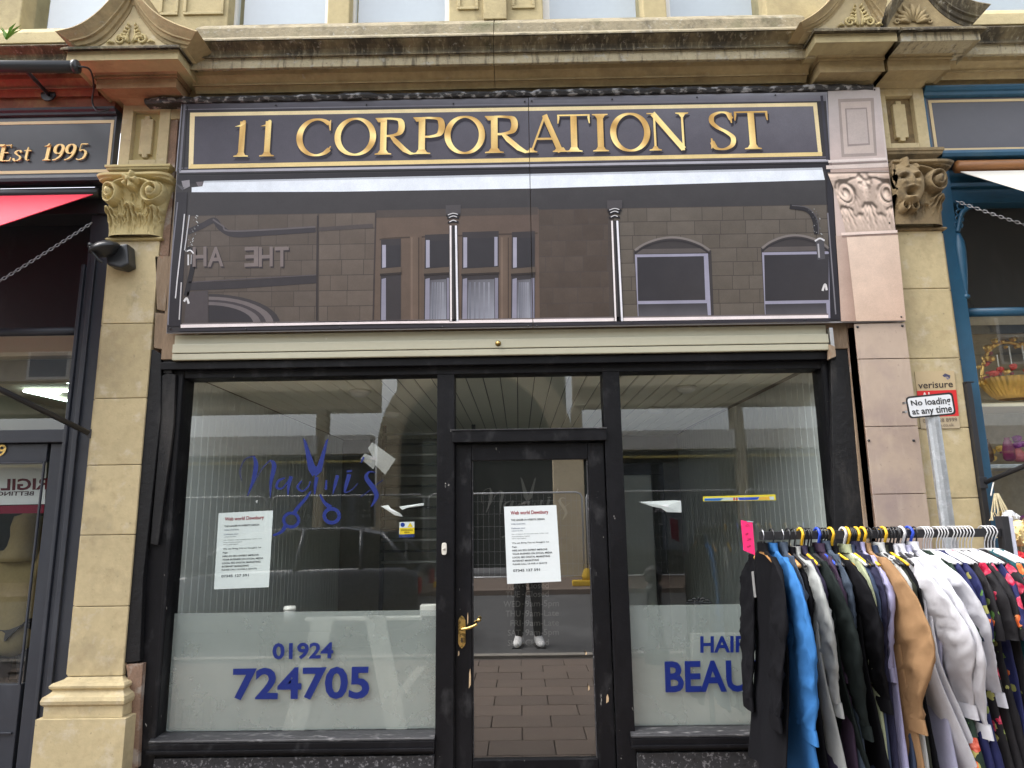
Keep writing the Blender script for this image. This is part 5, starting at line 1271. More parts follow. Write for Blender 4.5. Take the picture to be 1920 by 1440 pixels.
MB().tube([(WX(1797, 311, -.02), -.0, rz), (XRE, -.0, rz)], .042, 16).build('roller', M('varnished_wood_roller', (.24, .10, .03), .45, .35, 5, .1, 30, stretch=(.3, 2, 2)), awr, smooth=True)
A = W(1801, 323, -.03); FR = W(2050, 398, -.85); 
m_canvas = M('cream_canvas', (.62, .60, .54), .8, .04, 3, .1, 90)
MB().hexa([(A.x, -.03, A.z), (XRE, -.03, A.z), (XRE+.3, FR.y, FR.z), (FR.x, FR.y, FR.z)], [(A.x, -.03, A.z+.006), (XRE, -.03, A.z+.006), (XRE+.3, FR.y, FR.z+.006), (FR.x, FR.y, FR.z+.006)]).build('canvas', m_canvas, awr)
br('lintel', rx1-.06, XRE, .10, .2, WZ(1860, 380, .1), WZ(1860, 318, .1)); br('lintel_moulding', rx1-.06, XRE, .075, .099, WZ(1860, 352, .1), WZ(1860, 344, .1))
chain('chain', 'dark steel chain hanging right from the grotesque capital', W(1793, 377, -.05), W(1793, 377, -.05)+(W(1960, 425, -.30)-W(1793, 377, -.05))*2.2, .03)
pane2('upper_pane', rx1+.01, XRE, .15, WZ(1870, 580, .12), WZ(1860, 382, .1), m_glass, shR); pane2('window_pane', rx1+.022, XRE, .14, .3, WZ(1870, 592, .12), m_glass, shR)
br('stall_riser', rx1+.022, XRE, .06, .2, 0, .298)
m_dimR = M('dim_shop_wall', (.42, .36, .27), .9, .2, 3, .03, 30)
struct('floor', MB().box(2.6, XRE+.1, .21, 2.6, -.05, .02), m_dimL); struct('wall_back', MB().box(2.6, XRE+.1, 1.1, 1.2, .02, 2.75), m_dimR); struct('ceiling', MB().box(2.6, XRE+.1, .21, 2.6, 2.76, 2.84), m_dimR); struct('wall_right', MB().box(XRE+.02, XRE+.1, .0, 2.6, .02, 4.2), m_dimR)
br('shade_sheet', rx1-.05, XRE, .22, .235, 2.70, 4.1, m_nb)  # added dark sheet closing the gap, its colour plays the shade behind the pane
m_gold = M('gold_metal', (.80, .52, .16), .28, .15, 18, .3, 30, metal=1.0); m_redfl = M('red_silk', (.55, .02, .03), .6, .2, 20, .1, 40); m_wine = M('wine_silk', (.20, .01, .05), .6, .2, 20, .1, 40)
shelfm = M('shelf_edge', (.62, .54, .36), .4, .05, 4, .02, 30)
for k, (yy, lab) in enumerate(((757, 'upper cream shelf in the gift shop window'), (872, 'lower pale shelf in the gift shop window'))):
    z = WZ(1890, yy, .22); o = br('shelf', rx1+.03, XRE, .20, .55, z-.022, z+.005, shelfm if k == 0 else m_galv); o.parent = None; tag(o, lab, 'shelf')
# gold basket under a flowered arch
bz = WZ(1890, 748, .35); bxc = WX(1905, 748, .35)
bk_ = thing('flower_basket', 'large gold basket with flowered arch on the upper shelf', 'basket', (bxc, .36, bz))
mb = MB(); n = 36
for (r, h) in ((.10, .0), (.16, .06), (.20, .13)):
    pass
vs = []; prf = [(.10, 0), (.135, .02), (.175, .07), (.205, .13), (.21, .14), (.195, .135)]
for r, h in prf:
    for k in range(n*2): a = 2*PI*k/(n*2); rr = r*(1+.03*(k % 2)); vs.append((bxc+rr*math.cos(a), .36+rr*.75*math.sin(a), bz+h))
mb.add(vs, [(i*n*2+k, i*n*2+(k+1) % (n*2), (i+1)*n*2+(k+1) % (n*2), (i+1)*n*2+k) for i in range(len(prf)-1) for k in range(n*2)]); mb.build('basket', m_gold, bk_, smooth=False)
arc = [(bxc-.20*math.cos(a), .36, bz+.14+.26*math.sin(a)) for a in [PI*k/24 for k in range(25)]]
MB().tube(arc, .012, 8).build('handle', m_gold, bk_, smooth=True)
def ball_mesh(name, r, seed, bumps=.35):
    rg = random.Random(seed); bm = bmesh.new(); bmesh.ops.create_icosphere(bm, subdivisions=2, radius=r)
    for v in bm.verts: v.co *= 1+bumps*(mnoise.noise(v.co*(2.2/r)+Vector((seed, 0, 0))))
    me = bpy.data.meshes.new(name); bm.to_mesh(me); bm.free(); return me
flower_me = ball_mesh('flower', .022, 3, .6)
rg = random.Random(21)
for k in range(46):
    if k < 30: p = Vector(arc[rg.randrange(0, 25)])+Vector((rg.uniform(-.035, .035), rg.uniform(-.03, .02), rg.uniform(-.03, .03)))
    else: a = rg.uniform(PI, 2*PI); p = Vector((bxc+.20*math.cos(a), .36+.14*math.sin(a), bz+.15+rg.uniform(-.01, .03)))
    me = flower_me.copy(); me.materials.append(rg.choice((m_gold, m_gold, m_redfl, m_wine, m_gold)))
    o = link('flower', me, None, bk_); o.location = p; s = rg.uniform(.5, 1.15); o.scale = (s, s, s*.8)
for (x, z0, z1) in ((-.12, .30, .20), (-.03, .36, .22), (.06, .36, .19)):
    MB().tube([(bxc+x, .30, bz+z0), (bxc+x, .30, bz+z1)], .004, 6).build('bead_string', m_white, bk_)
    o = link('flower', flower_me.copy(), m_redfl, bk_); o.location = (bxc+x, .29, bz+z1-.01)
# goods on the lower shelves
goods = [((.30, .07, .10), 'jar'), ]
gm = [M('gift_'+n, c, .45, .2, 15, .1, 30) for n, c in (('amber', (.42, .22, .06)), ('wine', (.14, .01, .06)), ('teal', (.04, .10, .12)), ('cream', (.5, .45, .35)), ('brown', (.10, .05, .03)), ('rose', (.40, .10, .12)), ('green', (.08, .12, .05)))]
labs = ['amber', 'wine red', 'teal', 'cream', 'brown', 'rose pink', 'green']
rg = random.Random(5)
k = 0
for yy, row in ((866, 7), (1000, 8)):
    z = WZ(1890, yy, .25)
    for i in range(7):
        x = rx1+.07+i*.11+rg.uniform(-.01, .01); r = rg.uniform(.028, .042); h = rg.uniform(.07, .15); y = .27+.08*(i % 2); j = (k*3+i) % 7
        o = MB().lathe([(r*.6, 0), (r, .015), (r*1.05, h*.5), (r*.7, h*.85), (r*.45, h), (r*.5, h+.01)], (x, y, z+.006), 14).build('gift_jar', gm[j], None, smooth=True)
        tag(o, '%s ornament jar on the %s shelf of the gift shop window' % (labs[j], 'middle' if row == 7 else 'bottom'), 'jar', 'ornament jars on the gift shop shelves')
        k += 1
    if row == 8: o = br('shelf', rx1+.03, XRE, .20, .55, z-.022, z+.005, m_galv); o.parent = None; tag(o, 'lowest steel shelf in the gift shop window', 'shelf')
# silk flower arrangements filling the window
m_fl = {'coral pink': M('silk_coral', (.62, .16, .12), .6, .2, 20, .1, 40), 'golden': M('silk_gold', (.66, .42, .10), .6, .2, 20, .1, 40), 'purple': M('silk_purple', (.26, .04, .26), .6, .2, 20, .1, 40), 'ivory': M('silk_ivory', (.66, .58, .44), .6, .1, 20, .1, 40)}
for ci, (cname, cm_) in enumerate(m_fl.items()):
    fx = rx1+.10+ci*.16; fz = WZ(1890, 866, .3)
    t = thing('flower_bunch', '%s silk flower bunch on the gift shop shelves' % cname, 'flowers', (fx, .40, fz), 'silk flower bunches in the gift shop')
    me = flower_me.copy(); me.materials.append(cm_)
    for k in range(16):
        o = link('flower', me, None, t); row = k % 2
        o.location = (fx+rg.uniform(-.07, .07), .42+rg.uniform(-.06, .06), (fz if row else WZ(1890, 1000, .3))+rg.uniform(.03, .17)); s = rg.uniform(.7, 1.3); o.scale = (s, s, s*.8)
# black awning track with its arm
tk = thing('awning_track', 'black steel awning track and arm beside the blue post', 'awning arm', (2.87, -.02, 1.2))
zt = WZ(1815, 718, -.02); tx = PRX1+.02
MB().box(tx-.018, tx+.014, -.03, .03, .9, zt).build('track', m_blackmetal, tk, .003); MB().box(tx-.02, tx+.03, -.032, .03, zt+.001, zt+.008).build('cap', m_blackmetal, tk)
pa = W(1846, 905, -.04); pb_ = W(1990, 845, -.35); pb_ = pa+(pb_-pa)*2
MB().box(pa.x-.035, pa.x+.012, -.05, -.031, pa.z-.035, pa.z+.035).build('bracket', m_blackmetal, tk, .003); MB().tube([pa, pb_], .014, 10).build('arm', m_blackmetal, tk, smooth=True)
# hanging straw ornament and fluffy decorations at the rail's end
st_ = W(1868, 925, -.10)
wc = thing('straw_ornament', 'cream straw bundle hanging by a white hook beside the blue post', 'ornament', tuple(st_))
m_straw = M('pale_straw', (.60, .52, .33), .8, .15, 20, .1, 40)
MB().tube(cr([W(1858, 930, -.1), W(1860, 918, -.1), W(1863, 905, -.1)], 4), .004, 6).build('hook', m_white, wc, smooth=True)
rg = random.Random(8)
for k in range(18):
    a = rg.uniform(-1, 1); MB().tube([st_+Vector((a*.012, 0, 0)), st_+Vector((a*.045, rg.uniform(-.03, .03), -.11)), st_+Vector((a*.055, rg.uniform(-.03, .03), -.16))], .0035, 5).build('straw', m_straw, wc)
# ================================================================ SMALL WALL AND STREET SIGNS
va = MB(); YV = -.006
def pv(pts, c, k=0): v = [W(x, y, YV-k*.0006) for x, y in pts]; va.add([(p.x, YV-k*.0006, p.z) for p in v], [tuple(range(len(pts)))], lin(c))
vq = [(1715, 697), (1789, 695), (1800, 803), (1728, 804)]
p4 = [W(x, y, YV) for x, y in vq]; va.prism([(p.x, p.z) for p in p4], YV, -.001, lin((186, 166, 130)))
pv([(1719, 733), (1793, 731), (1798, 780), (1724, 782)], (206, 36, 38), 1); pv([(1724, 782), (1798, 780), (1800, 803), (1727, 804)], (176, 160, 132), 1)
txt(va, 'verisure', [(1721, 717), (1786, 714), (1787, 726), (1722, 729)], YV-.0016, lin((44, 34, 36)), .01)
pv([(1767, 704), (1772, 700), (1782, 704), (1781, 710), (1776, 706), (1770, 707)], (70, 70, 96), 2); pv([(1772, 706), (1780, 710), (1777, 712)], (120, 120, 150), 3)
txt(va, 'Alarm', [(1727, 736), (1771, 734), (1773, 748), (1729, 750)], YV-.0018, lin((230, 214, 208)), .02)
txt(va, '0800 158 8999', [(1730, 786), (1794, 783), (1795, 790), (1731, 793)], YV-.0018, lin((96, 84, 72)), .005); txt(va, 'verisure.co.uk', [(1736, 795), (1788, 793), (1789, 799), (1737, 801)], YV-.0018, lin((110, 98, 84)), .0)
tag(va.build('alarm_sign', m_flatp, None, fix=False), 'beige and red alarm company plate on the right pilaster behind the post', 'sign')
# no loading plate on its post
YP = -.30
np_ = thing('street_sign', 'grey galvanised post with a white No loading at any time plate', 'sign', (WX(1790, 1100, -.26), -.26, 0))
def rr(q, r, n=5):
    """rounded quad in pixels, TL TR BR BL"""
    out = []
    for i in range(4):
        c = Vector((*q[i], 0)); a = Vector((*q[i-1], 0)); b = Vector((*q[(i+1) % 4], 0)); u = (a-c).normalized()*r; v = (b-c).normalized()*r
        for k in range(n+1): t = k/n; p = c+u*(1-t)**2+v*t**2; out.append((p.x, p.y))
    return out
pq_ = [(1698, 744), (1786, 735), (1793, 777), (1705, 785)]
MB().slab(rr(pq_, 8), YP, YP+.004).build('plate', M('sign_black', (.015, .015, .016), .4, .1, 9, 0), np_)
ins = [(1701, 747), (1783, 739), (1789, 774), (1708, 782)]
MB().slab(rr(ins, 6), YP-.0015, YP-.0004).build('plate_face', M('sign_white', (.66, .68, .70), .35, .03, 9, 0, dirt=(((.4, .4, .4), 60, .68, .72, .4),)), np_)
for s_, q_ in (('No loading', [(1707, 751), (1781, 743), (1784, 761), (1710, 764)]), ('at any time', [(1709, 767), (1784, 759), (1786, 777), (1712, 781)])):
    tx_ = MB(); txt(tx_, s_, q_, YP-.003, None, .018); tx_.build('lettering', M('sign_black', (0, 0, 0)), np_, fix=False)
a = W(1748, 782, -.26); b = Vector((WX(1790, 1100, -.26)+.02, -.26, 0)); a2 = a+(a-b)*.03
mb = MB(); mb.tube([b, a2], .039, 12); mb.build('post', m_galv, np_, smooth=False, bevel=0)
for zz in (755, 772): MB().box(WX(1695, zz, YP+.01), WX(1700, zz, YP+.01), YP+.004, YP+.03, WZ(1697, zz+2, YP), WZ(1697, zz-2, YP)).build('clip', m_steel, np_)
# ================================================================ GROUND, ROAD AND WHAT STANDS ACROSS THE STREET
KY = -3.52
m_slab = M('brown_paving', (.125, .093, .072), .8, .10, 3, .25, 60, dirt=(((.10, .08, .07), 3, .5, .75, .5),), objvar=.14)
m_asph = M('asphalt', (.055, .055, .056), .9, .15, 3, .5, 160, dirt=(((.10, .10, .10), 1.2, .5, .7, .5),))
m_kerb = M('kerb_stone', (.24, .22, .19), .85, .1, 4, .2, 60, objvar=.08)
m_yell = M('yellow_line_paint', (.50, .40, .10), .8, .15, 12, .2, 60, dirt=(((.08, .08, .07), 9, .5, .62, .7),))
struct('ground', MB().box(-120, 120, -120, 60, -.5, -.16), m_asph)
struct('road', MB().box(-60, 60, -10.2, KY-.13, -.155, -.10), m_asph)
pv_ = struct('pavement', MB().box(-60, 60, KY, .049, -.155, -.030), M('paving_joint', (.06, .05, .045), .95, .2, 9, .2, 60))
me = MB().box(.003, .447, .003, .297, -.029, .0).mesh('paving_slab', .004, seg=1)
r = 0; y = -.31
while y > KY:
    x = -5.4+(r % 2)*.22
    while x < 5.4:
        o = link('paving_slab', me, m_slab, pv_); o.location = (x, y, random.uniform(-.002, .002)); x += .45
    y -= .30; r += 1
kb = struct('kerb', MB().box(-60, 60, KY-.128, KY-.002, -.155, -.012), m_kerb)
km = MB().box(.003, .912, -.13, -.002, -.012, .004).mesh('kerb_stone', .008)
for k in range(-8, 9): o = link('kerb_stone', km, m_kerb, kb); o.location = (k*.915, KY, 0)
for yy in (KY-.30, KY-.48): struct('road_marking', MB().box(-30, 30, yy-.05, yy+.05, -.0995, -.096), m_yell)
struct('pavement', MB().box(-60, 60, -13.4, -10.2, -.155, .0), m_slab)
# --- the stone building opposite, seen mirrored in the glass
OY = -13.4
opp = thing('stone_building', 'cream stone building across the street, mirrored in the shop windows', 'building', (0, OY-.5, 0))
m_opp = M('opposite_sandstone', (.50, .42, .28), .9, .12, 1.5, .2, 20, dirt=(((.2, .16, .1), 1.5, .5, .75, .4),))
m_oppd = M('opposite_dark_shopfront', (.03, .04, .035), .5, .2, 2, .05, 20)
m_wp = M('opposite_window_glass', (.10, .12, .14), .12, .1, 2, 0)
def bo(name, x0, x1, y0, y1, z0, z1, mat, par=opp, bev=.02): return MB().box(x0, x1, OY+y0, OY+y1, z0, z1).build(name, mat, par, bev)
AX0, AX1 = -3.1, .9
bo('wall', -30, AX0-.6, -.6, 0, 4.3, 7.4, m_opp); bo('wall', AX1+.6, 30, -.6, 0, 4.3, 7.4, m_opp); bo('wall', AX0-.598, AX1+.598, -.6, -.01, 5.9, 7.4, m_opp)
bo('cornice', -30, AX0-.6, -.02, .45, 4.75, 5.0, m_opp); bo('cornice', AX1+.6, 30, -.02, .45, 4.75, 5.0, m_opp); bo('cornice', -30, 30, -.3, .5, 7.4, 7.7, m_opp)
bo('string_course', -30, AX0-.6, .002, .2, 4.30, 4.42, m_opp); bo('string_course', AX1+.6, 30, .002, .2, 4.3, 4.42, m_opp)
for x in [-15.2+2.05*k for k in range(6)]+[2.6+2.05*k for k in range(7)]:
    for z in (5.25,):
        f = bo('window', x, x+1.15, .004, .06, z, z+1.55, m_white); bo('pane', x+.08, x+1.07, .062, .07, z+.08, z+.74, m_wp, f, 0); bo('pane', x+.08, x+1.07, .062, .07, z+.82, z+1.47, m_wp, f, 0)
        bo('sill', x-.1, x+1.25, .004, .16, z-.14, z-.005, m_opp)
ar = MB(); cx = (AX0+AX1)/2; R0 = (AX1-AX0)/2; zc = 3.3
for k in range(24):
    a, b = PI*k/24, PI*(k+1)/24
    q = [(cx-R0*math.cos(a), zc+R0*math.sin(a)), (cx-R0*math.cos(b), zc+R0*math.sin(b)), (cx-(R0+.55)*math.cos(b), zc+(R0+.55)*math.sin(b)), (cx-(R0+.55)*math.cos(a), zc+(R0+.55)*math.sin(a))]
    vb = MB(); vb.prism([(q[0][0]+.0, q[0][1]), q[1], q[2], q[3]], OY-.3, OY+.12); vb.build('voussoir', m_opp, opp)
bo('arch_pier', AX0-.55, AX0, -.3, .12, 0, zc, m_opp); bo('arch_pier', AX1, AX1+.55, -.3, .12, 0, zc, m_opp)
bo('arcade_back', AX0-.6, AX1+.6, -3, -2.9, 0, 6, m_oppd, opp, 0)
bo('arcade_shutter', AX0+.4, AX0+1.7, -1.6, -1.5, 0, 3.6, M('green_white_hoarding', (.22, .27, .24), .6, .3, 6, .1, 20))
for x0, x1 in ((-14, -9.6), (-9.3, -5.2), (-5.0, -3.8), (1.7, 5.6), (5.9, 10), (10.3, 15)):
    s = bo('shop_unit', x0, x1, -.4, -.05, 0, 3.1, m_oppd); bo('fascia', x0, x1, -.3, .25, 3.12, 3.62, m_white, s); bo('fascia_rail', x0, x1, .0, .3, 2.9, 2.96, m_yell, s)
    for x in (x0+.2, (x0+x1)/2): bo('pane', x, x+(x1-x0)/2-.4, -.048, -.04, .6, 2.8, m_wp, s, 0)
    bo('pier', x0-.28, x0-.01, -.3, .12, 0, 4.28, m_opp)
# --- mesh fence panels on yellow feet
m_fw = M('fence_galvanised', (.55, .56, .57), .4, .1, 20, 0, 30, metal=.6)
fpos = [-9.0, -5.5, -2.0, 1.5, 5.0]
fm = MB(); r_ = .12; w, h = 3.4, 2.0
fm.tube([(0, 0, .12), (0, 0, h-r_), (r_*.3, 0, h-r_*.3), (r_, 0, h), (w-r_, 0, h), (w-r_*.3, 0, h-r_*.3), (w, 0, h-r_), (w, 0, .12)], .021, 8); fm.tube([(0, 0, .2), (w, 0, .2)], .018, 8)
fme = fm.mesh('frame', smooth=True)
im = MB()
for k in range(1, 28): im.tube([(w*k/28, 0, .2), (w*k/28, 0, h)], .0032, 4)
for k in range(1, 7): im.tube([(0, .004, .2+k*.27), (w, .004, .2+k*.27)], .0032, 4)
ime = im.mesh('wire_mesh')
m_yf = M('yellow_rubber', (.60, .38, .02), .6, .15, 8, .1, 40)
nm = ['far left', 'left', 'centre', 'right', 'far right']
for k, x in enumerate(fpos):
    t = thing('fence_panel', 'galvanised mesh fence panel across the road, %s one in the mirrored view' % nm[k], 'fence', (x, -10.9, 0), 'temporary fence panels')
    for n_, me_ in (('frame', fme), ('wire_mesh', ime)):
        o = link(n_, me_, m_fw, t, True)
        if n_ == 'wire_mesh': o['kind'] = 'stuff'
    f = thing('barrier_block', 'yellow block under the %s end of the mesh fence' % nm[k], 'barrier block', (x-.05, -10.9, 0), 'yellow barrier blocks')
    MB().box(-.32, .32, -.13, .13, .0, .12).build('base', m_yf, f, .03, local=True); MB().lathe([(.10, 0), (.10, .10), (.06, .22), (.05, .24)], (0, 0, .12), 14).build('socket', m_yf, f, smooth=True, local=True)
# --- bollard
bl_ = thing('bollard', 'black cast iron bollard with a ball top near the kerb, mirrored in the right window', 'bollard', (1.42, -3.05, 0))
MB().lathe([(.13, 0), (.13, .16), (.10, .20), (.085, .24), (.075, .70), (.09, .73), (.09, .76), (.05, .80)], (1.42, -3.05, 0), 20).build('shaft', m_blackmetal, bl_, smooth=True)
MB().lathe([(.04, .79), (.085, .83), (.10, .89), (.085, .95), (.04, .985), (.0001, .99)], (1.42, -3.05, 0), 20).build('ball', m_blackmetal, bl_, smooth=True)
# --- parked car at the kerb beside the photographer
car = thing('parked_car', 'dark grey hatchback parked at the kerb, mirrored in the left window', 'car', (-3.3, -5.3, -.1))
m_carp = M('dark_car_paint', (.10, .11, .13), .25, .05, 3, 0, coat=.8); m_cargl = M('car_glass', (.02, .025, .025), .05, .1, 3, 0); m_tyre = M('tyre_rubber', (.02, .02, .02), .9, .1, 9, .1, 60); m_rim = M('alloy_rim', (.5, .5, .52), .3, .05, 9, 0, metal=1)
C0 = Vector((-5.38, -5.3, -.1))
sec = [(0, .30, .62, .40, .60), (.12, .24, .74, .72, .70), (.55, .22, .84, .80, .78), (1.15, .22, .92, .84, .80), (1.30, .22, .96, .84, .80), (2.0, .22, .98, .86, .82), (3.2, .22, 1.0, .86, .82), (3.9, .24, 1.0, .84, .80), (4.08, .32, .92, .80, .74)]
def ring(x, z0, z1, wd, wt):
    pts = [(-wt, z0), (-wd, z0+.12), (-wd*1.01, (z0+z1)/2), (-wd*.985, z1-.08), (-wd*.93, z1), (0, z1+.03), (wd*.93, z1), (wd*.985, z1-.08), (wd*1.01, (z0+z1)/2), (wd, z0+.12), (wt, z0)]
    return [(C0.x+x, C0.y+y, C0.z+z) for y, z in pts]
mb = MB(); vs = [p for s in sec for p in ring(*s)]; n = 11
mb.add(vs, [(i*n+k, i*n+(k+1) % n, (i+1)*n+(k+1) % n, (i+1)*n+k) for i in range(len(sec)-1) for k in range(n)]+[tuple(range(n)), tuple((len(sec)-1)*n+k for k in range(n-1, -1, -1))])
mb.build('body', m_carp, car, .03, True)
gh = [(1.05, .98, .80), (1.75, 1.40, .62), (2.1, 1.48, .60), (3.1, 1.49, .60), (3.6, 1.40, .62), (4.0, 1.0, .76)]
mb = MB(); vs = []
for x, z, wd in gh: vs += [(C0.x+x, C0.y-.80 if z > 1 else C0.y-wd, C0.z+.97), (C0.x+x, C0.y-wd, C0.z+z), (C0.x+x, C0.y+wd, C0.z+z), (C0.x+x, C0.y+.80 if z > 1 else C0.y+wd, C0.z+.97)]
mb.add(vs, [(i*4+k, i*4+k+1, (i+1)*4+k+1, (i+1)*4+k) for i in range(5) for k in range(3)]); mb.build('glasshouse', m_cargl, car, 0, False)
mb = MB(); vs = []
for x, z, wd in gh[1:5]: vs += [(C0.x+x, C0.y-wd-.01, C0.z+z-.02), (C0.x+x, C0.y-wd+.05, C0.z+z+.018), (C0.x+x, C0.y+wd-.05, C0.z+z+.018), (C0.x+x, C0.y+wd+.01, C0.z+z-.02)]
mb.add(vs, [(i*4+k, i*4+k+1, (i+1)*4+k+1, (i+1)*4+k) for i in range(3) for k in range(3)]); mb.build('roof', m_carp, car, 0, True)
for sg in (-1, 1):
    for a, b in (((1.05, .98, .80), (1.78, 1.42, .62)), ((2.5, .98, .81), (2.55, 1.47, .61)), ((3.35, .98, .80), (3.3, 1.46, .61)), ((4.0, .98, .76), (3.58, 1.42, .62))):
        MB().tube([(C0.x+a[0], C0.y+sg*a[2], C0.z+a[1]), (C0.x+b[0], C0.y+sg*b[2], C0.z+b[1])], .028, 8).build('pillar', m_carp, car, smooth=True)
    for x in (.78, 3.30):
        wh = MB().lathe([(.20, -.09), (.30, -.10), (.315, -.06), (.315, .06), (.30, .10), (.20, .09)], (C0.x+x, C0.y+sg*.76, C0.z+.315), 24, 'y').build('wheel', m_tyre, car, smooth=True)
        MB().lathe([(.0001, sg*.07), (.06, sg*.075), (.19, sg*.09), (.20, sg*.06)], (C0.x+x, C0.y+sg*.76, C0.z+.315), 20, 'y').build('rim', m_rim, wh, smooth=True)
    MB().box(C0.x-.02, C0.x+.14, C0.y+sg*.58-.14, C0.y+sg*.58+.14, C0.z+.52, C0.z+.66).build('headlight', m_rim, car, .03); MB().box(C0.x+3.98, C0.x+4.10, C0.y+sg*.66-.1, C0.y+sg*.66+.1, C0.z+.66, C0.z+.86).build('tail_light', m_redfl, car, .02)
    MB().box(C0.x+1.25, C0.x+1.42, C0.y+sg*.98-.1, C0.y+sg*.98+.1, C0.z+.98, C0.z+1.12).build('mirror', m_carp, car, .03)

# ================================================================ PEOPLE
m_skin = M('skin', (.45, .27, .19), .55, .08, 20, .05, 60)
def skinned(name, J, E, mat, parent, sub=2, root=0):
    me = bpy.data.meshes.new(name); me.from_pydata([j[0] for j in J], E, []); o = link(name, me, mat, parent, True)
    sk = o.modifiers.new('skin', 'SKIN'); sk.use_smooth_shade = True
    for i, j in enumerate(J):
        r = j[1]; me.skin_vertices[0].data[i].radius = r if isinstance(r, tuple) else (r, r)
        me.skin_vertices[0].data[i].use_root = (i == root)
    s = o.modifiers.new('sub', 'SUBSURF'); s.levels = sub; s.render_levels = sub
    return o
def person(label, loc, rz, h, mats, phone=False, hood=False):
    """faces +Y locally; feet at z = 0"""
    t = thing('person', label, 'person', loc); t.rotation_euler = (0, 0, rz)
    k = h/1.75; V = lambda *p: tuple(q*k for q in p)
    J = []; E = []
    def add(p, r, par=None):
        J.append((V(*p), r*k if not isinstance(r, tuple) else (r[0]*k, r[1]*k)))
        if par is not None: E.append((par, len(J)-1))
        return len(J)-1
    pel = add((0, 0, .95), (.15, .11)); ab = add((0, 0, 1.10), (.14, .10), pel); ch = add((0, .0, 1.30), (.155, .11), ab); nk = add((0, 0, 1.47), .055, ch); hd0 = add((0, .01, 1.545), .065, nk); hd1 = add((0, .02, 1.63), .085, hd0); hd2 = add((0, .012, 1.70), .072, hd1)
    ends = []
    for sg in (-1, 1):
        hip = add((sg*.09, 0, .88), .088, pel); kn = add((sg*.11, .015, .48), .058, hip); an = add((sg*.12, -.01, .09), .042, kn); add((sg*.14, .13, .04), .036, an)
        sh = add((sg*.18, 0, 1.41), .062, ch)
        el = add((sg*.25, .06 if phone else -.02, 1.16) , .046, sh)
        wr = add((sg*.075, .26, 1.42) if phone else (sg*.27, .04, .92), .03, el)
        pm = add((sg*.055, .285, 1.47) if phone else (sg*.275, .06, .84), (.036, .018), wr); ends.append((sg, pm))
        base = Vector(J[pm][0])/k
        for q in range(4):
            dx = (q-1.5)*.02
            if phone: a = add((base.x+sg*-.01, base.y+.01, base.z+.03+dx*.9), .009, pm); b = add((base.x-sg*.045, base.y+.018, base.z+.035+dx), .008, a); add((base.x-sg*.065+abs(dx)*.2*sg, base.y+.006, base.z+.035+dx), .0075, b)
            else: a = add((base.x, base.y+dx, base.z-.05), .009, pm); b = add((base.x-sg*.008, base.y+dx+.004, base.z-.08), .008, a); add((base.x-sg*.018, base.y+dx+.006, base.z-.10-(.01 if q in (1, 2) else 0)), .0075, b)
        tb = add((base.x-sg*.012, base.y+.03 if not phone else base.y-.012, base.z+(.02 if phone else -.02)), .011, pm); add((base.x-sg*.03, base.y+.04 if not phone else base.y-.016, base.z+(.045 if phone else -.05)), .009, tb)
    skinned('body', J, E, mats['skin'], t)
    # clothes: a looser skin over the same bones
    jj = [((0, 0, .93 if not hood else .60), (.165, .125) if not hood else (.20, .16)), ((0, 0, 1.10), (.165, .125) if not hood else (.20, .155)), ((0, 0, 1.30), (.18, .13) if not hood else (.20, .15)), ((0, -.005, 1.44), .085)]
    je = [(0, 1), (1, 2), (2, 3)]
    for sg in (-1, 1):
        i = len(jj); jj += [((sg*.185, 0, 1.40), .085), ((sg*.25, .06 if phone else -.02, 1.16), .066), ((sg*.09, .245, 1.40) if phone else (sg*.268, .035, .95), .045)]; je += [(2, i), (i, i+1), (i+1, i+2)]
    skinned('jacket', [(V(*p), r*k if not isinstance(r, tuple) else (r[0]*k, r[1]*k)) for p, r in jj], je, mats['top'], t)
    tj = [((0, 0, .95), (.165, .12))]; te = []
    for sg in (-1, 1):
        i = len(tj); tj += [((sg*.09, 0, .86), .10), ((sg*.11, .015, .48), .072), ((sg*.12, -.01, .085), .060)]; te += [(0, i), (i, i+1), (i+1, i+2)]
    skinned('trousers', [(V(*p), r*k if not isinstance(r, tuple) else (r[0]*k, r[1]*k)) for p, r in tj], te, mats['leg'], t)
    for sg in (-1, 1):
        f = MB(); 
        rows_ = [(-.10, .034, .085), (-.07, .050, .115), (.0, .056, .125), (.08, .058, .10), (.16, .056, .075), (.215, .042, .06), (.235, .014, .04)]
        vs = []; 
        for yy, wd, hh in rows_:
            for a in range(10): an = 2*PI*a/10; vs.append(V(sg*.125+wd*math.cos(an)+sg*yy*.12, yy-.01, .012+max(0, (math.sin(an)*.5+.5))*hh))
        f.add(vs, [(i*10+a, i*10+(a+1) % 10, (i+1)*10+(a+1) % 10, (i+1)*10+a) for i in range(6) for a in range(10)]+[tuple(range(10)), tuple(60+a for a in range(9, -1, -1))])
        sh_o = f.build('shoe', mats['shoe'], t, smooth=True, local=True)
        so_ = MB(); so_.prism([(0, 0)]*0 or [(-.058, .0), (.058, .0), (.058, .014), (-.058, .014)], -.10, .225); so_.v = [V(sg*.125+x+sg*y*.12, y-.01, z) for x, y, z in so_.v]; so_.build('sole', m_blackplastic, sh_o, .004, local=True)
    hb = bmesh.new(); bmesh.ops.create_uvsphere(hb, u_segments=20, v_segments=14, radius=1)
    for v in hb.verts:
        c = v.co.copy(); v.co = Vector((c.x*.098, c.y*.112-.012, c.z*.115+1.665 if c.z > -.3 or c.y < .2 else 1.64))*k
        if c.y > .35 and c.z < .45: v.co.y = min(v.co.y, .035*k)
    hm = bpy.data.meshes.new('hair'); hb.to_mesh(hm); hb.free(); hm.polygons.foreach_set('use_smooth', [True]*len(hm.polygons)); link('hair', hm, mats['top'] if hood else mats['hair'], t, True)
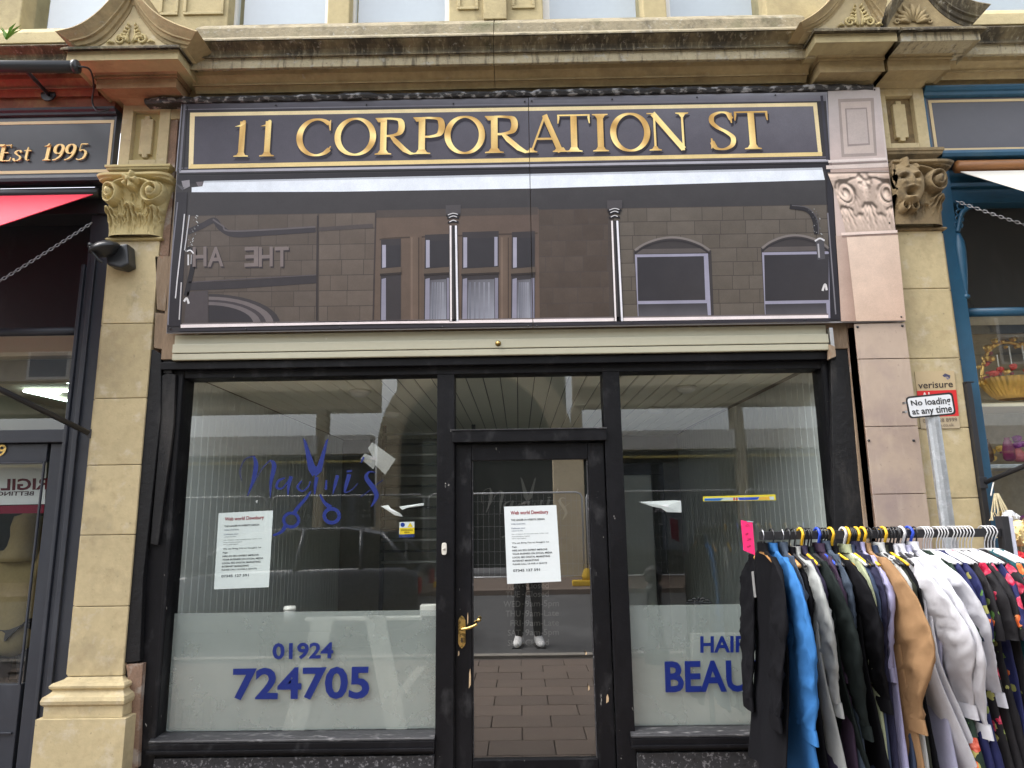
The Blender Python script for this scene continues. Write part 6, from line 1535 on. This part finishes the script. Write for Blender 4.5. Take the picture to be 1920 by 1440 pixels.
    if hood:
        MB().lathe([(.17*k, 1.38*k), (.16*k, 1.44*k), (.125*k, 1.50*k), (.112*k, 1.58*k), (.118*k, 1.66*k), (.10*k, 1.74*k), (.0001, 1.78*k)], (0, -.02*k, 0), 20).build('hood', mats['top'], t, smooth=True, local=True)
    for sg in (-1, 1):
        MB().lathe([(.0001, .004), (.010, .002), (.012, -.006)], V(sg*.032, .098, 1.625), 10, 'y').build('eye', m_white, t, smooth=True, local=True)
        MB().lathe([(.0001, .01), (.022, .004), (.026, -.008)], V(sg*.086, .015, 1.615), 10, 'x').build('ear', mats['skin'], t, smooth=True, local=True)
    MB().prism([(x*k, z*k) for x, z in ((-.014, 1.585), (.014, 1.585), (.008, 1.63), (-.008, 1.63))], .09*k, .118*k).build('nose', mats['skin'], t, .004, local=True)
    MB().box(-.024*k, .024*k, .088*k, .101*k, 1.555*k, 1.565*k).build('mouth', M('lips', (.35, .14, .11), .5, .05, 9, 0), t, .003, local=True)
    return t
m_track = M('black_track_trousers', (.012, .012, .014), .7, .2, 6, .2, 30); m_dkjk = M('dark_jacket', (.018, .018, .022), .7, .2, 6, .2, 30); m_hair = M('dark_hair', (.02, .015, .01), .6, .3, 30, .4, 90, stretch=(1, 1, .2))
m_whs = M('white_trainer', (.70, .70, .69), .5, .05, 12, .1, 40)
ph = person('person in black trousers and white trainers taking the photo, mirrored in the door', (.10, -4.67, -.1), 0, 1.78, dict(skin=m_skin, top=m_dkjk, leg=m_track, shoe=m_whs, hair=m_hair), True)
m_khaki = M('khaki_coat', (.26, .20, .09), .85, .12, 6, .2, 30)
person('person in a khaki hooded coat seen from behind through the left shop door', (-3.70, .95, .02), 0, 1.57, dict(skin=m_skin, top=m_khaki, leg=m_track, shoe=m_track, hair=m_hair), False, True)
pho = thing('phone', 'black smartphone held up by the photographer behind the camera point', 'phone', (0, CAM.y-.012, CAM.z))
MB().box(-.075, .075, CAM.y-.030, CAM.y-.020, CAM.z-.042, CAM.z+.036).build('case', m_blackplastic, pho, .004)
# ================================================================ THE CLOTHES RAIL
RY = -.56
rl0, rl1 = W(1424, 1003, RY), W(1868, 1000, RY)
RZ = (rl0.z+rl1.z)/2
rack = thing('clothes_rail', 'black steel clothes rail loaded with shirts and dresses, lower right', 'clothes rail', ((rl0.x+rl1.x)/2, RY, 0))
MB().box(rl0.x, rl1.x+.02, RY-.012, RY+.012, RZ-.022, RZ+.022).build('rail', m_blackmetal, rack, .003)
xr = rl1.x+.035
MB().box(xr-.013, xr+.022, RY-.03, RY+.03, .03, RZ+.085).build('upright', m_blackmetal, rack, .003)
MB().box(xr+.024, xr+.045, RY-.028, RY+.03, .25, RZ+.08).build('end_board', M('pale_lilac_board', (.55, .56, .66), .6, .05, 5, .02, 40), rack, .003)
MB().box(rl0.x+.01, rl0.x+.04, RY+.04, RY+.07, .03, RZ-.03).build('upright', m_blackmetal, rack, .003)
for x in (rl0.x+.025, xr): MB().box(x-.015, x+.015, RY-.30, RY+.30, .0, .03).build('foot', m_blackmetal, rack, .003)

FAB = {}
def fabric(name, c, rough=.75):
    k = 'cloth_'+name
    if k in MATS: return MATS[k]
    m = M(k, c, rough, .05, 5, .2, 380, spec=.08)
    t = m.node_tree; b = t.nodes['Principled BSDF']                 # pressed-in wrinkles on top of the weave
    wv = t.nodes.new('ShaderNodeTexNoise'); wv.noise_type = 'RIDGED_MULTIFRACTAL'; wv.inputs['Scale'].default_value = 7; wv.inputs['Detail'].default_value = 4; wv.inputs['Roughness'].default_value = .5
    mp = t.nodes.new('ShaderNodeMapping'); mp.inputs['Rotation'].default_value = (rad(35), 0, 0); mp.inputs['Scale'].default_value = (1, 1.6, .7)
    tc = t.nodes.new('ShaderNodeTexCoord'); t.links.new(tc.outputs['Object'], mp.inputs[0]); t.links.new(mp.outputs[0], wv.inputs['Vector'])
    b2 = t.nodes.new('ShaderNodeBump'); b2.inputs['Strength'].default_value = .5; b2.inputs['Distance'].default_value = .012
    t.links.new(wv.outputs[0], b2.inputs['Height']); old = b.inputs['Normal'].links[0].from_socket; t.links.new(old, b2.inputs['Normal']); t.links.new(b2.outputs[0], b.inputs['Normal'])
    m.node_tree.nodes['Principled BSDF'].inputs['Sheen Weight'].default_value = 0
    return m
def floral(name, base):
    k = 'floral_'+name
    if k in MATS: return MATS[k]
    m, t, b = new_mat(k)
    tc = N(t, 'ShaderNodeTexCoord'); oi = N(t, 'ShaderNodeObjectInfo'); ad = N(t, 'ShaderNodeVectorMath', operation='ADD')
    t.links.new(tc.outputs['Object'], ad.inputs[0])
    cmb = N(t, 'ShaderNodeCombineXYZ'); ml = N(t, 'ShaderNodeMath', operation='MULTIPLY'); ml.inputs[1].default_value = 9
    t.links.new(oi.outputs['Random'], ml.inputs[0]); t.links.new(ml.outputs[0], cmb.inputs[2]); t.links.new(ml.outputs[0], cmb.inputs[1]); t.links.new(cmb.outputs[0], ad.inputs[1])
    nz = N(t, 'ShaderNodeTexNoise'); nz.inputs['Scale'].default_value = 34; nz.inputs['Detail'].default_value = 3; t.links.new(ad.outputs[0], nz.inputs['Vector'])
    wv = N(t, 'ShaderNodeVectorMath', operation='MULTIPLY_ADD'); t.links.new(nz.outputs['Color'], wv.inputs[0]); wv.inputs[1].default_value = (.03, .03, .03); t.links.new(ad.outputs[0], wv.inputs[2])
    def vor(sc, rnd=1.0):
        v = N(t, 'ShaderNodeTexVoronoi'); v.inputs['Scale'].default_value = sc; v.inputs['Randomness'].default_value = rnd; t.links.new(wv.outputs[0], v.inputs['Vector']); return v
    v1 = vor(9.5); v2 = vor(15); v3 = vor(46)
    out = mixc(t, ramp(t, noisetex(t, 12, 4), .3, .7), tuple(x*.8 for x in base), tuple(x*1.2 for x in base))
    st = N(t, 'ShaderNodeMath', operation='LESS_THAN'); st.inputs[1].default_value = .30; t.links.new(v2.outputs['Distance'], st.inputs[0])
    sel = N(t, 'ShaderNodeSeparateColor'); t.links.new(v2.outputs['Color'], sel.inputs[0])
    g1 = N(t, 'ShaderNodeMath', operation='GREATER_THAN'); g1.inputs[1].default_value = .52; t.links.new(sel.outputs[0], g1.inputs[0])
    mm = N(t, 'ShaderNodeMath', operation='MULTIPLY'); t.links.new(st.outputs[0], mm.inputs[0]); t.links.new(g1.outputs[0], mm.inputs[1])
    out = mixc(t, mm.outputs[0], out, mixc(t, sel.outputs[1], (.06, .16, .04), (.42, .38, .12)))
    f1 = N(t, 'ShaderNodeMath', operation='LESS_THAN'); f1.inputs[1].default_value = .33; t.links.new(v1.outputs['Distance'], f1.inputs[0])
    s1 = N(t, 'ShaderNodeSeparateColor'); t.links.new(v1.outputs['Color'], s1.inputs[0])
    g2 = N(t, 'ShaderNodeMath', operation='GREATER_THAN'); g2.inputs[1].default_value = .35; t.links.new(s1.outputs[0], g2.inputs[0])
    m2 = N(t, 'ShaderNodeMath', operation='MULTIPLY'); t.links.new(f1.outputs[0], m2.inputs[0]); t.links.new(g2.outputs[0], m2.inputs[1])
    pet = mixc(t, ramp(t, v3.outputs['Distance'], .1, .75), (.72, .12, .18), (.32, .0, .03))
    pet = mixc(t, ramp(t, s1.outputs[1], .62, .64), pet, mixc(t, ramp(t, v3.outputs['Distance'], .1, .7), (.75, .30, .12), (.60, .10, .02)))
    out = mixc(t, m2.outputs[0], out, pet)
    t.links.new(out, b.inputs['Base Color']); b.inputs['Roughness'].default_value = .7; b.inputs['Specular IOR Level'].default_value = .25
    MATS[k] = m; return m

def cloth_tube(path, ra, rb, seed, rows=26, seg=24, fold=.010, crease=.006, freq=9, close=True, sq=.75):
    """limp flattened tube: path pts (x,y,z), ra = half size along y, rb = half size along x; long folds plus sharp creases"""
    n = len(path); P = cr([tuple(p)+(a, b) for p, a, b in zip(path, ra, rb)], max(1, rows//(n-1)))
    mb = MB(); vs = []; m = len(P)
    for i, (x, y, z, a, b) in enumerate(P):
        t = i/(m-1)
        for k in range(seg):
            an = 2*PI*k/seg; c, s = math.cos(an), math.sin(an)
            py = y+a*math.copysign(abs(c)**.85, c); px_ = x+b*math.copysign(abs(s)**sq, s)
            # long drape folds, the same on both faces, growing towards the hem
            px_ += fold*(.25+.75*t)*mnoise.noise(Vector((py*freq*1.3, z*1.3, seed*2.0)))*2.0
            # sharp diagonal creases on the faces
            e = min(1, abs(s)*1.6)
            q1 = mnoise.noise(Vector(((py*.8+z*.6)*freq*1.5, (z-py*.7)*freq*.45, seed*1.7+s*.2)))
            q2 = mnoise.noise(Vector(((py*.9-z*.7)*freq*2.0, (z+py)*freq*.5, seed*.9+4+s*.2)))
            r = (1-abs(q1))**6*1.0+(1-abs(q2))**7*.7
            px_ += math.copysign(1, s)*e*crease*(r-.5)
            py += c*crease*.8*mnoise.noise(Vector((z*11, seed, 0)))
            vs.append((px_, py, z))
    fs = [(i*seg+k, i*seg+(k+1) % seg, (i+1)*seg+(k+1) % seg, (i+1)*seg+k) for i in range(m-1) for k in range(seg)]
    if close: fs.append(tuple(range(seg-1, -1, -1)))
    mb.add(vs, fs); return mb
def hanger(x, label, mat, group, thick=.0045, wood=False, rz=0.0):
    t = thing('hanger', label, 'hanger', (x, RY, RZ), group); t.rotation_euler = (0, 0, rz)
    hk = [(0, .028*math.cos(a), .004+.031*math.sin(a)) for a in [rad(-35+250*k/14*.9) for k in range(15)]]+[(0, -.004, -.045), (0, 0, -.09)]
    MB().tube(cr(hk, 2), thick if not wood else .0022, 7).build('hook', m_steel if wood else mat, t, smooth=True, local=True)
    MB().tube(cr([(0, -.17, -.148), (0, -.10, -.115), (0, 0, -.085), (0, .10, -.115), (0, .17, -.148)], 4), .011 if wood else .007, 8).build('shoulder_bar', mat, t, smooth=True, local=True)
    return t
def shirt(x, label, mat, seed, rz=0.0, L=1.12, sleeve=.72, elbow=.0, wide=1.0, lean=.0, cuff=True, dz=0.0, kd=1.0):
    t = thing('shirt', label, 'shirt', (x, RY, RZ+dz), 'shirts on the rail'); t.rotation_euler = (0, 0, rz)
    cloth_tube([(0, 0, -.072), (0, 0, -.095), (0, 0, -.140), (0, 0, -.30), (0, 0, -.6), (lean*.5, 0, -.9), (lean, 0, -L)], [.045, .09*kd, .175*kd, .21*kd, .22*kd, .23*kd, .24*kd], [.009, .011, .011, .012, .014, .018, .02], seed, 42, 28, .016, .006, 7).build('torso', mat, t, smooth=True, local=True)
    for sg in (-1, 1):
        y0 = sg*.175*kd; s = sleeve; f = -.012
        sp = [(f*.3, y0-sg*.03, -.105), (f, y0+sg*.022, -.21), (f+lean*.2, y0+sg*(.040+elbow*.5), -.14-s*.30), (f+lean*.4, y0+sg*(.035+elbow), -.14-s*.52), (f+lean*.7, y0+sg*(.02+elbow*.5), -.14-s*.78), (f+lean, y0+sg*.012, -.14-s)]
        cloth_tube(sp, [.022*wide, .078*wide, .086*wide, .082*wide, .060*wide, .052*wide], [.008, .012, .013, .013, .013, .012], seed+sg*17, 40, 24, .012, .015, 9, True, .6).build('sleeve', mat, t, smooth=True, local=True)
        if cuff:
            e = sp[-1]
            cloth_tube([(e[0], e[1], e[2]+.006), (e[0]+.001, e[1], e[2]-.03), (e[0]+.002, e[1]+sg*.002, e[2]-.062)], [.058*wide, .061*wide, .062*wide], [.014, .015, .014], seed+5, 4, 24, .002, .001, 5, False, .6).build('cuff', mat, t, smooth=True, local=True)
    cloth_tube([(0, 0, -.085), (0, 0, -.062), (0, -.004, -.040)], [.060, .054, .050], [.016, .017, .018], seed+3, 4, 20, .003, .001, 8, False).build('collar', mat, t, smooth=True, local=True)
    return t
def dress(x, label, mat, seed, rz=0.0):
    t = thing('dress', label, 'dress', (x, RY, RZ), 'floral dresses on the rail'); t.rotation_euler = (0, 0, rz)
    cloth_tube([(0, 0, -.085), (0, 0, -.115), (0, 0, -.155), (0, 0, -.40), (0, 0, -.62), (0, 0, -.9), (.01, 0, -1.16)], [.045, .09, .14, .15, .16, .19, .22], [.010, .011, .012, .014, .018, .022, .026], seed, 42, 28, .016, .010, 9).build('skirt', mat, t, smooth=True, local=True)
    for sg in (-1, 1):
        y0 = sg*.12; cloth_tube([(-.008, y0, -.14), (-.012, y0+sg*.04, -.25), (-.010, y0+sg*.06, -.40), (-.006, y0+sg*.05, -.50)], [.05, .085, .095, .11], [.010, .014, .018, .022], seed+sg*9, 24, 24, .02, .012, 12, False).build('sleeve', mat, t, smooth=True, local=True)
    return t
m_yh = M('yellow_plastic', (.72, .42, .02), .4, .06, 9, .0); m_bh = M('black_hanger_plastic', (.02, .02, .022), .4, .1, 9, 0); m_wh = M('white_plastic', (.50, .50, .51), .4, .03, 9, 0); m_blh = M('blue_hanger_plastic', (.02, .06, .45), .4, .06, 9, 0); m_wood = M('pine_hanger', (.52, .27, .09), .5, .15, 9, .05, 40, stretch=(1, .2, 1))
def hx(v): return WX(1380+v/3.556, 1000, RY)
C_ = dict(black=(.006, .006, .0075), blue=(.035, .135, .34), slate=(.05, .065, .09), ltgrey=(.30, .31, .30), navypurple=(.035, .03, .055), darkgreen=(.012, .016, .0155), purple=(.045, .03, .05), palegreen=(.31, .34, .22), denim=(.04, .055, .095), navy=(.022, .022, .045), lavender=(.30, .29, .44), tan=(.26, .155, .08), white=(.44, .45, .44), olive=(.03, .032, .024), lilac=(.36, .36, .48), purewhite=(.58, .58, .62))
GAR = [  # hook, hanger, colour, label, rz, elbow, wide, lean
 (170, 'w', 'black', 'black shirt leftmost on the rail beside the pink card', .05, .0, 1.1, -.14),
 (236, 'k', 'blue', 'bright blue shirt, second from the left end of the rail', .10, .045, 1.6, .0),
 (300, 'w', 'slate', 'slate grey shirt right behind the bright blue one', .10, .0, .9, .0),
 (345, 'k', 'black', 'black shirt between the slate grey and light grey ones', .06, .0, .8, .0),
 (380, 'k', 'ltgrey', 'light grey shirt right of the bright blue one', .12, .01, 1.15, .02),
 (428, 'y', 'navypurple', 'dark purple navy shirt on the first yellow hanger', .10, .0, .9, .0),
 (470, 'k', 'darkgreen', 'very dark green shirt with a wide creased sleeve', .16, .03, 1.25, .03),
 (540, 'b', 'purple', 'dark plum shirt on a blue hanger', .10, .0, .9, .0),
 (580, 'k', 'slate', 'slate shirt squeezed behind the dark plum one', .10, .0, .8, .0),
 (628, 'y', 'black', 'black shirt hanging in front of the pale green one', .18, .0, 1.3, .03),
 (712, 'W', 'palegreen', 'pale green shirt on a white hanger', .16, .0, 1.0, .04),
 (737, 'y', 'denim', 'denim blue shirt right of the pale green one', .12, .0, .9, .0),
 (768, 'k', 'navy', 'navy shirt between the denim and lavender ones', .12, .01, 1.0, .0),
 (800, 'y', 'lavender', 'lavender shirt left of the tan one', .12, .0, .9, .0),
 (842, 'y', 'tan', 'tan brown shirt in the middle of the rail', .18, .055, 1.55, .0),
 (884, 'k', 'denim', 'denim blue shirt right of the tan one', .14, .0, 1.0, .03),
 (928, 'k', 'white', 'off-white shirt behind the tan one', .14, .0, 1.0, .02),
 (950, 'k', 'olive', 'olive black shirt left of the white ones', .14, .0, 1.0, .0),
 (980, 'y', 'black', 'black shirt on the rightmost yellow hanger', .14, .0, .9, .0),
 (1015, 'k', 'purewhite', 'white shirt with a full rounded sleeve, leftmost of the white ones', .20, .07, 1.2, .0),
 (1060, 'k', 'purewhite', 'white shirt with a sharply bent sleeve', .26, .06, 1.6, .03),
 (1100, 'W', 'lilac', 'pale lilac shirt between the two white ones', .2, .0, 1.0, .0),
 (1150, 'b', 'purewhite', 'white shirt nearest the dresses with a broad cuff', .34, .0, 1.6, .06)]
HM = dict(k=(m_bh, 'black plastic'), y=(m_yh, 'yellow plastic'), W=(m_wh, 'white plastic'), b=(m_blh, 'blue plastic'), w=(m_wood, 'wooden'))
for i, (v, hk, c, lab, rz, el, wd_, ln) in enumerate(GAR):
    x = hx(v)
    hanger(x, HM[hk][1]+' hanger holding the '+lab.split(',')[0], HM[hk][0], 'hangers on the rail', .0075 if hk in 'yWb' else .0042, hk == 'w', rz)
    major = wd_ >= 1.10; rj = random.Random(900+i*13)
    if lab.startswith('white'): ln += .10
    ln += rj.uniform(-.02, .03); el += rj.uniform(0, .035) if major else 0; dzz = rj.uniform(-.022, .012)
    rz = .04+.24*(i/22); ln = ln+.05
    shirt(x, lab, fabric(c, C_[c]), 40+i*3, rz, 1.14+.03*(i % 3), rj.uniform(.60, .76) if major else .50, el, wd_ if major else .62, ln if major else 0, True, dzz, rj.uniform(.88, .97) if major else rj.uniform(.70, .82))
for i, v in enumerate((448, 490, 560, 600, 760, 785, 1040, 1075, 1120, 1190)):
    hanger(hx(v), 'spare black hanger squeezed between the shirts', m_bh, 'spare black hangers', .004)
D_ = [(1225, 'green', (.015, .03, .02), 'dark green floral dress next to the white shirt'), (1275, 'navy', (.015, .018, .075), 'navy floral dress, first of the blue ones'), (1325, 'navy', (0, 0, 0), 'navy floral dress, second of the blue ones'), (1380, 'black', (.012, .011, .013), 'black floral dress left of the tall hanger gap'), (1440, 'black', (0, 0, 0), 'black floral dress in the middle of the dresses'), (1490, 'black', (0, 0, 0), 'black floral dress right of the middle one'), (1540, 'navy', (0, 0, 0), 'navy floral dress before the teal ones'), (1600, 'black', (0, 0, 0), 'black floral dress just before the teal ones'), (1655, 'teal', (.012, .085, .105), 'teal floral dress, first of the teal pair'), (1710, 'teal', (0, 0, 0), 'teal floral dress nearest the end upright')]
for i, (v, n_, c, lab) in enumerate(D_):
    dress(hx(v), lab, floral(n_, c), 200+i*7, .30)
for i, v in enumerate([1235+17*k for k in range(4)]+[1325+20*k for k in range(4)]+[1425+22*k for k in range(7)]+[1645+22*k for k in range(4)]):
    hanger(hx(v), 'white plastic hanger of the clustered row above the floral dresses', m_wh, 'white hangers over the dresses', .0030, False, .30)
# pink price card on the first shirt
YC = RY-.16
pc = thing('price_card', 'bright pink handwritten price card at the left end of the rail', 'card', tuple(W(1400, 975, YC)))
q = [(1389, 975), (1411, 980), (1416, 1041), (1394, 1032)]
MB().slab(q, YC, YC+.0015).build('card', M('neon_pink_card', (.85, .02, .16), .6, .04, 9, .02, 40), pc)
sc = MB(); rg = random.Random(6)
def mpc(x, y): v = W(x, y, YC-.001); return (v.x, v.y, v.z)
for x, y in ((1398, 984), (1396, 1000), (1400, 1010), (1399, 1022)): ribbon(sc, cr([(x+rg.uniform(0, 9), y+rg.uniform(-3, 5), .8) for _ in range(5)], 4), mpc, None)
sc.build('handwriting', M('dark_pink_ink', (.35, .01, .06), .6, .05, 9, 0), pc, fix=False)
MB().tube([W(1400, 978, YC+.002), W(1412, 979, YC+.004)], .004, 6).build('clip', m_galv, pc)
hp_ = MB().slab([(1409, 1072), (1413, 1071), (1418, 1120), (1414, 1120)], YC-.01, YC-.008).build('swing_tag', m_greycard, None); tag(hp_, 'narrow grey tag hanging beside the leftmost black shirt', 'tag')
# plush decorations past the upright
def tuft(label, px, py, Y, r, mat, n, seed):
    c = W(px, py, Y); t = thing('feather_ornament', label, 'ornament', tuple(c)); rg = random.Random(seed)
    mb = MB()
    for k in range(n):
        d = Vector((rg.gauss(0, 1), rg.gauss(0, 1), rg.gauss(0, 1))).normalized(); L = r*rg.uniform(.7, 1.1); s = d.orthogonal()*.006
        mb.add([c+s, c-s, c+d*L*.6-s*1.6, c+d*L+Vector((0, 0, -.01)), c+d*L*.6+s*1.6], [(0, 1, 2, 3, 4)])
    o = mb.build('plume', mat, t, fix=False); o['kind'] = 'stuff'
    o2 = link('core', ball_mesh('core', r*.72, seed, .35), mat, t); o2.location = c
tuft('fluffy cream feather ornament past the end of the rail', 1908, 1000, -.40, .10, M('cream_feather', (.66, .52, .26), .9, .1, 20, .2, 60), 260, 3)
tuft('fluffy red feather ornament at the right edge by the teal dress', 1912, 1052, -.42, .07, m_redfl, 200, 5)
tuft('small white fluffy ornament above the cream feathers', 1894, 968, -.38, .045, m_wh, 160, 9)
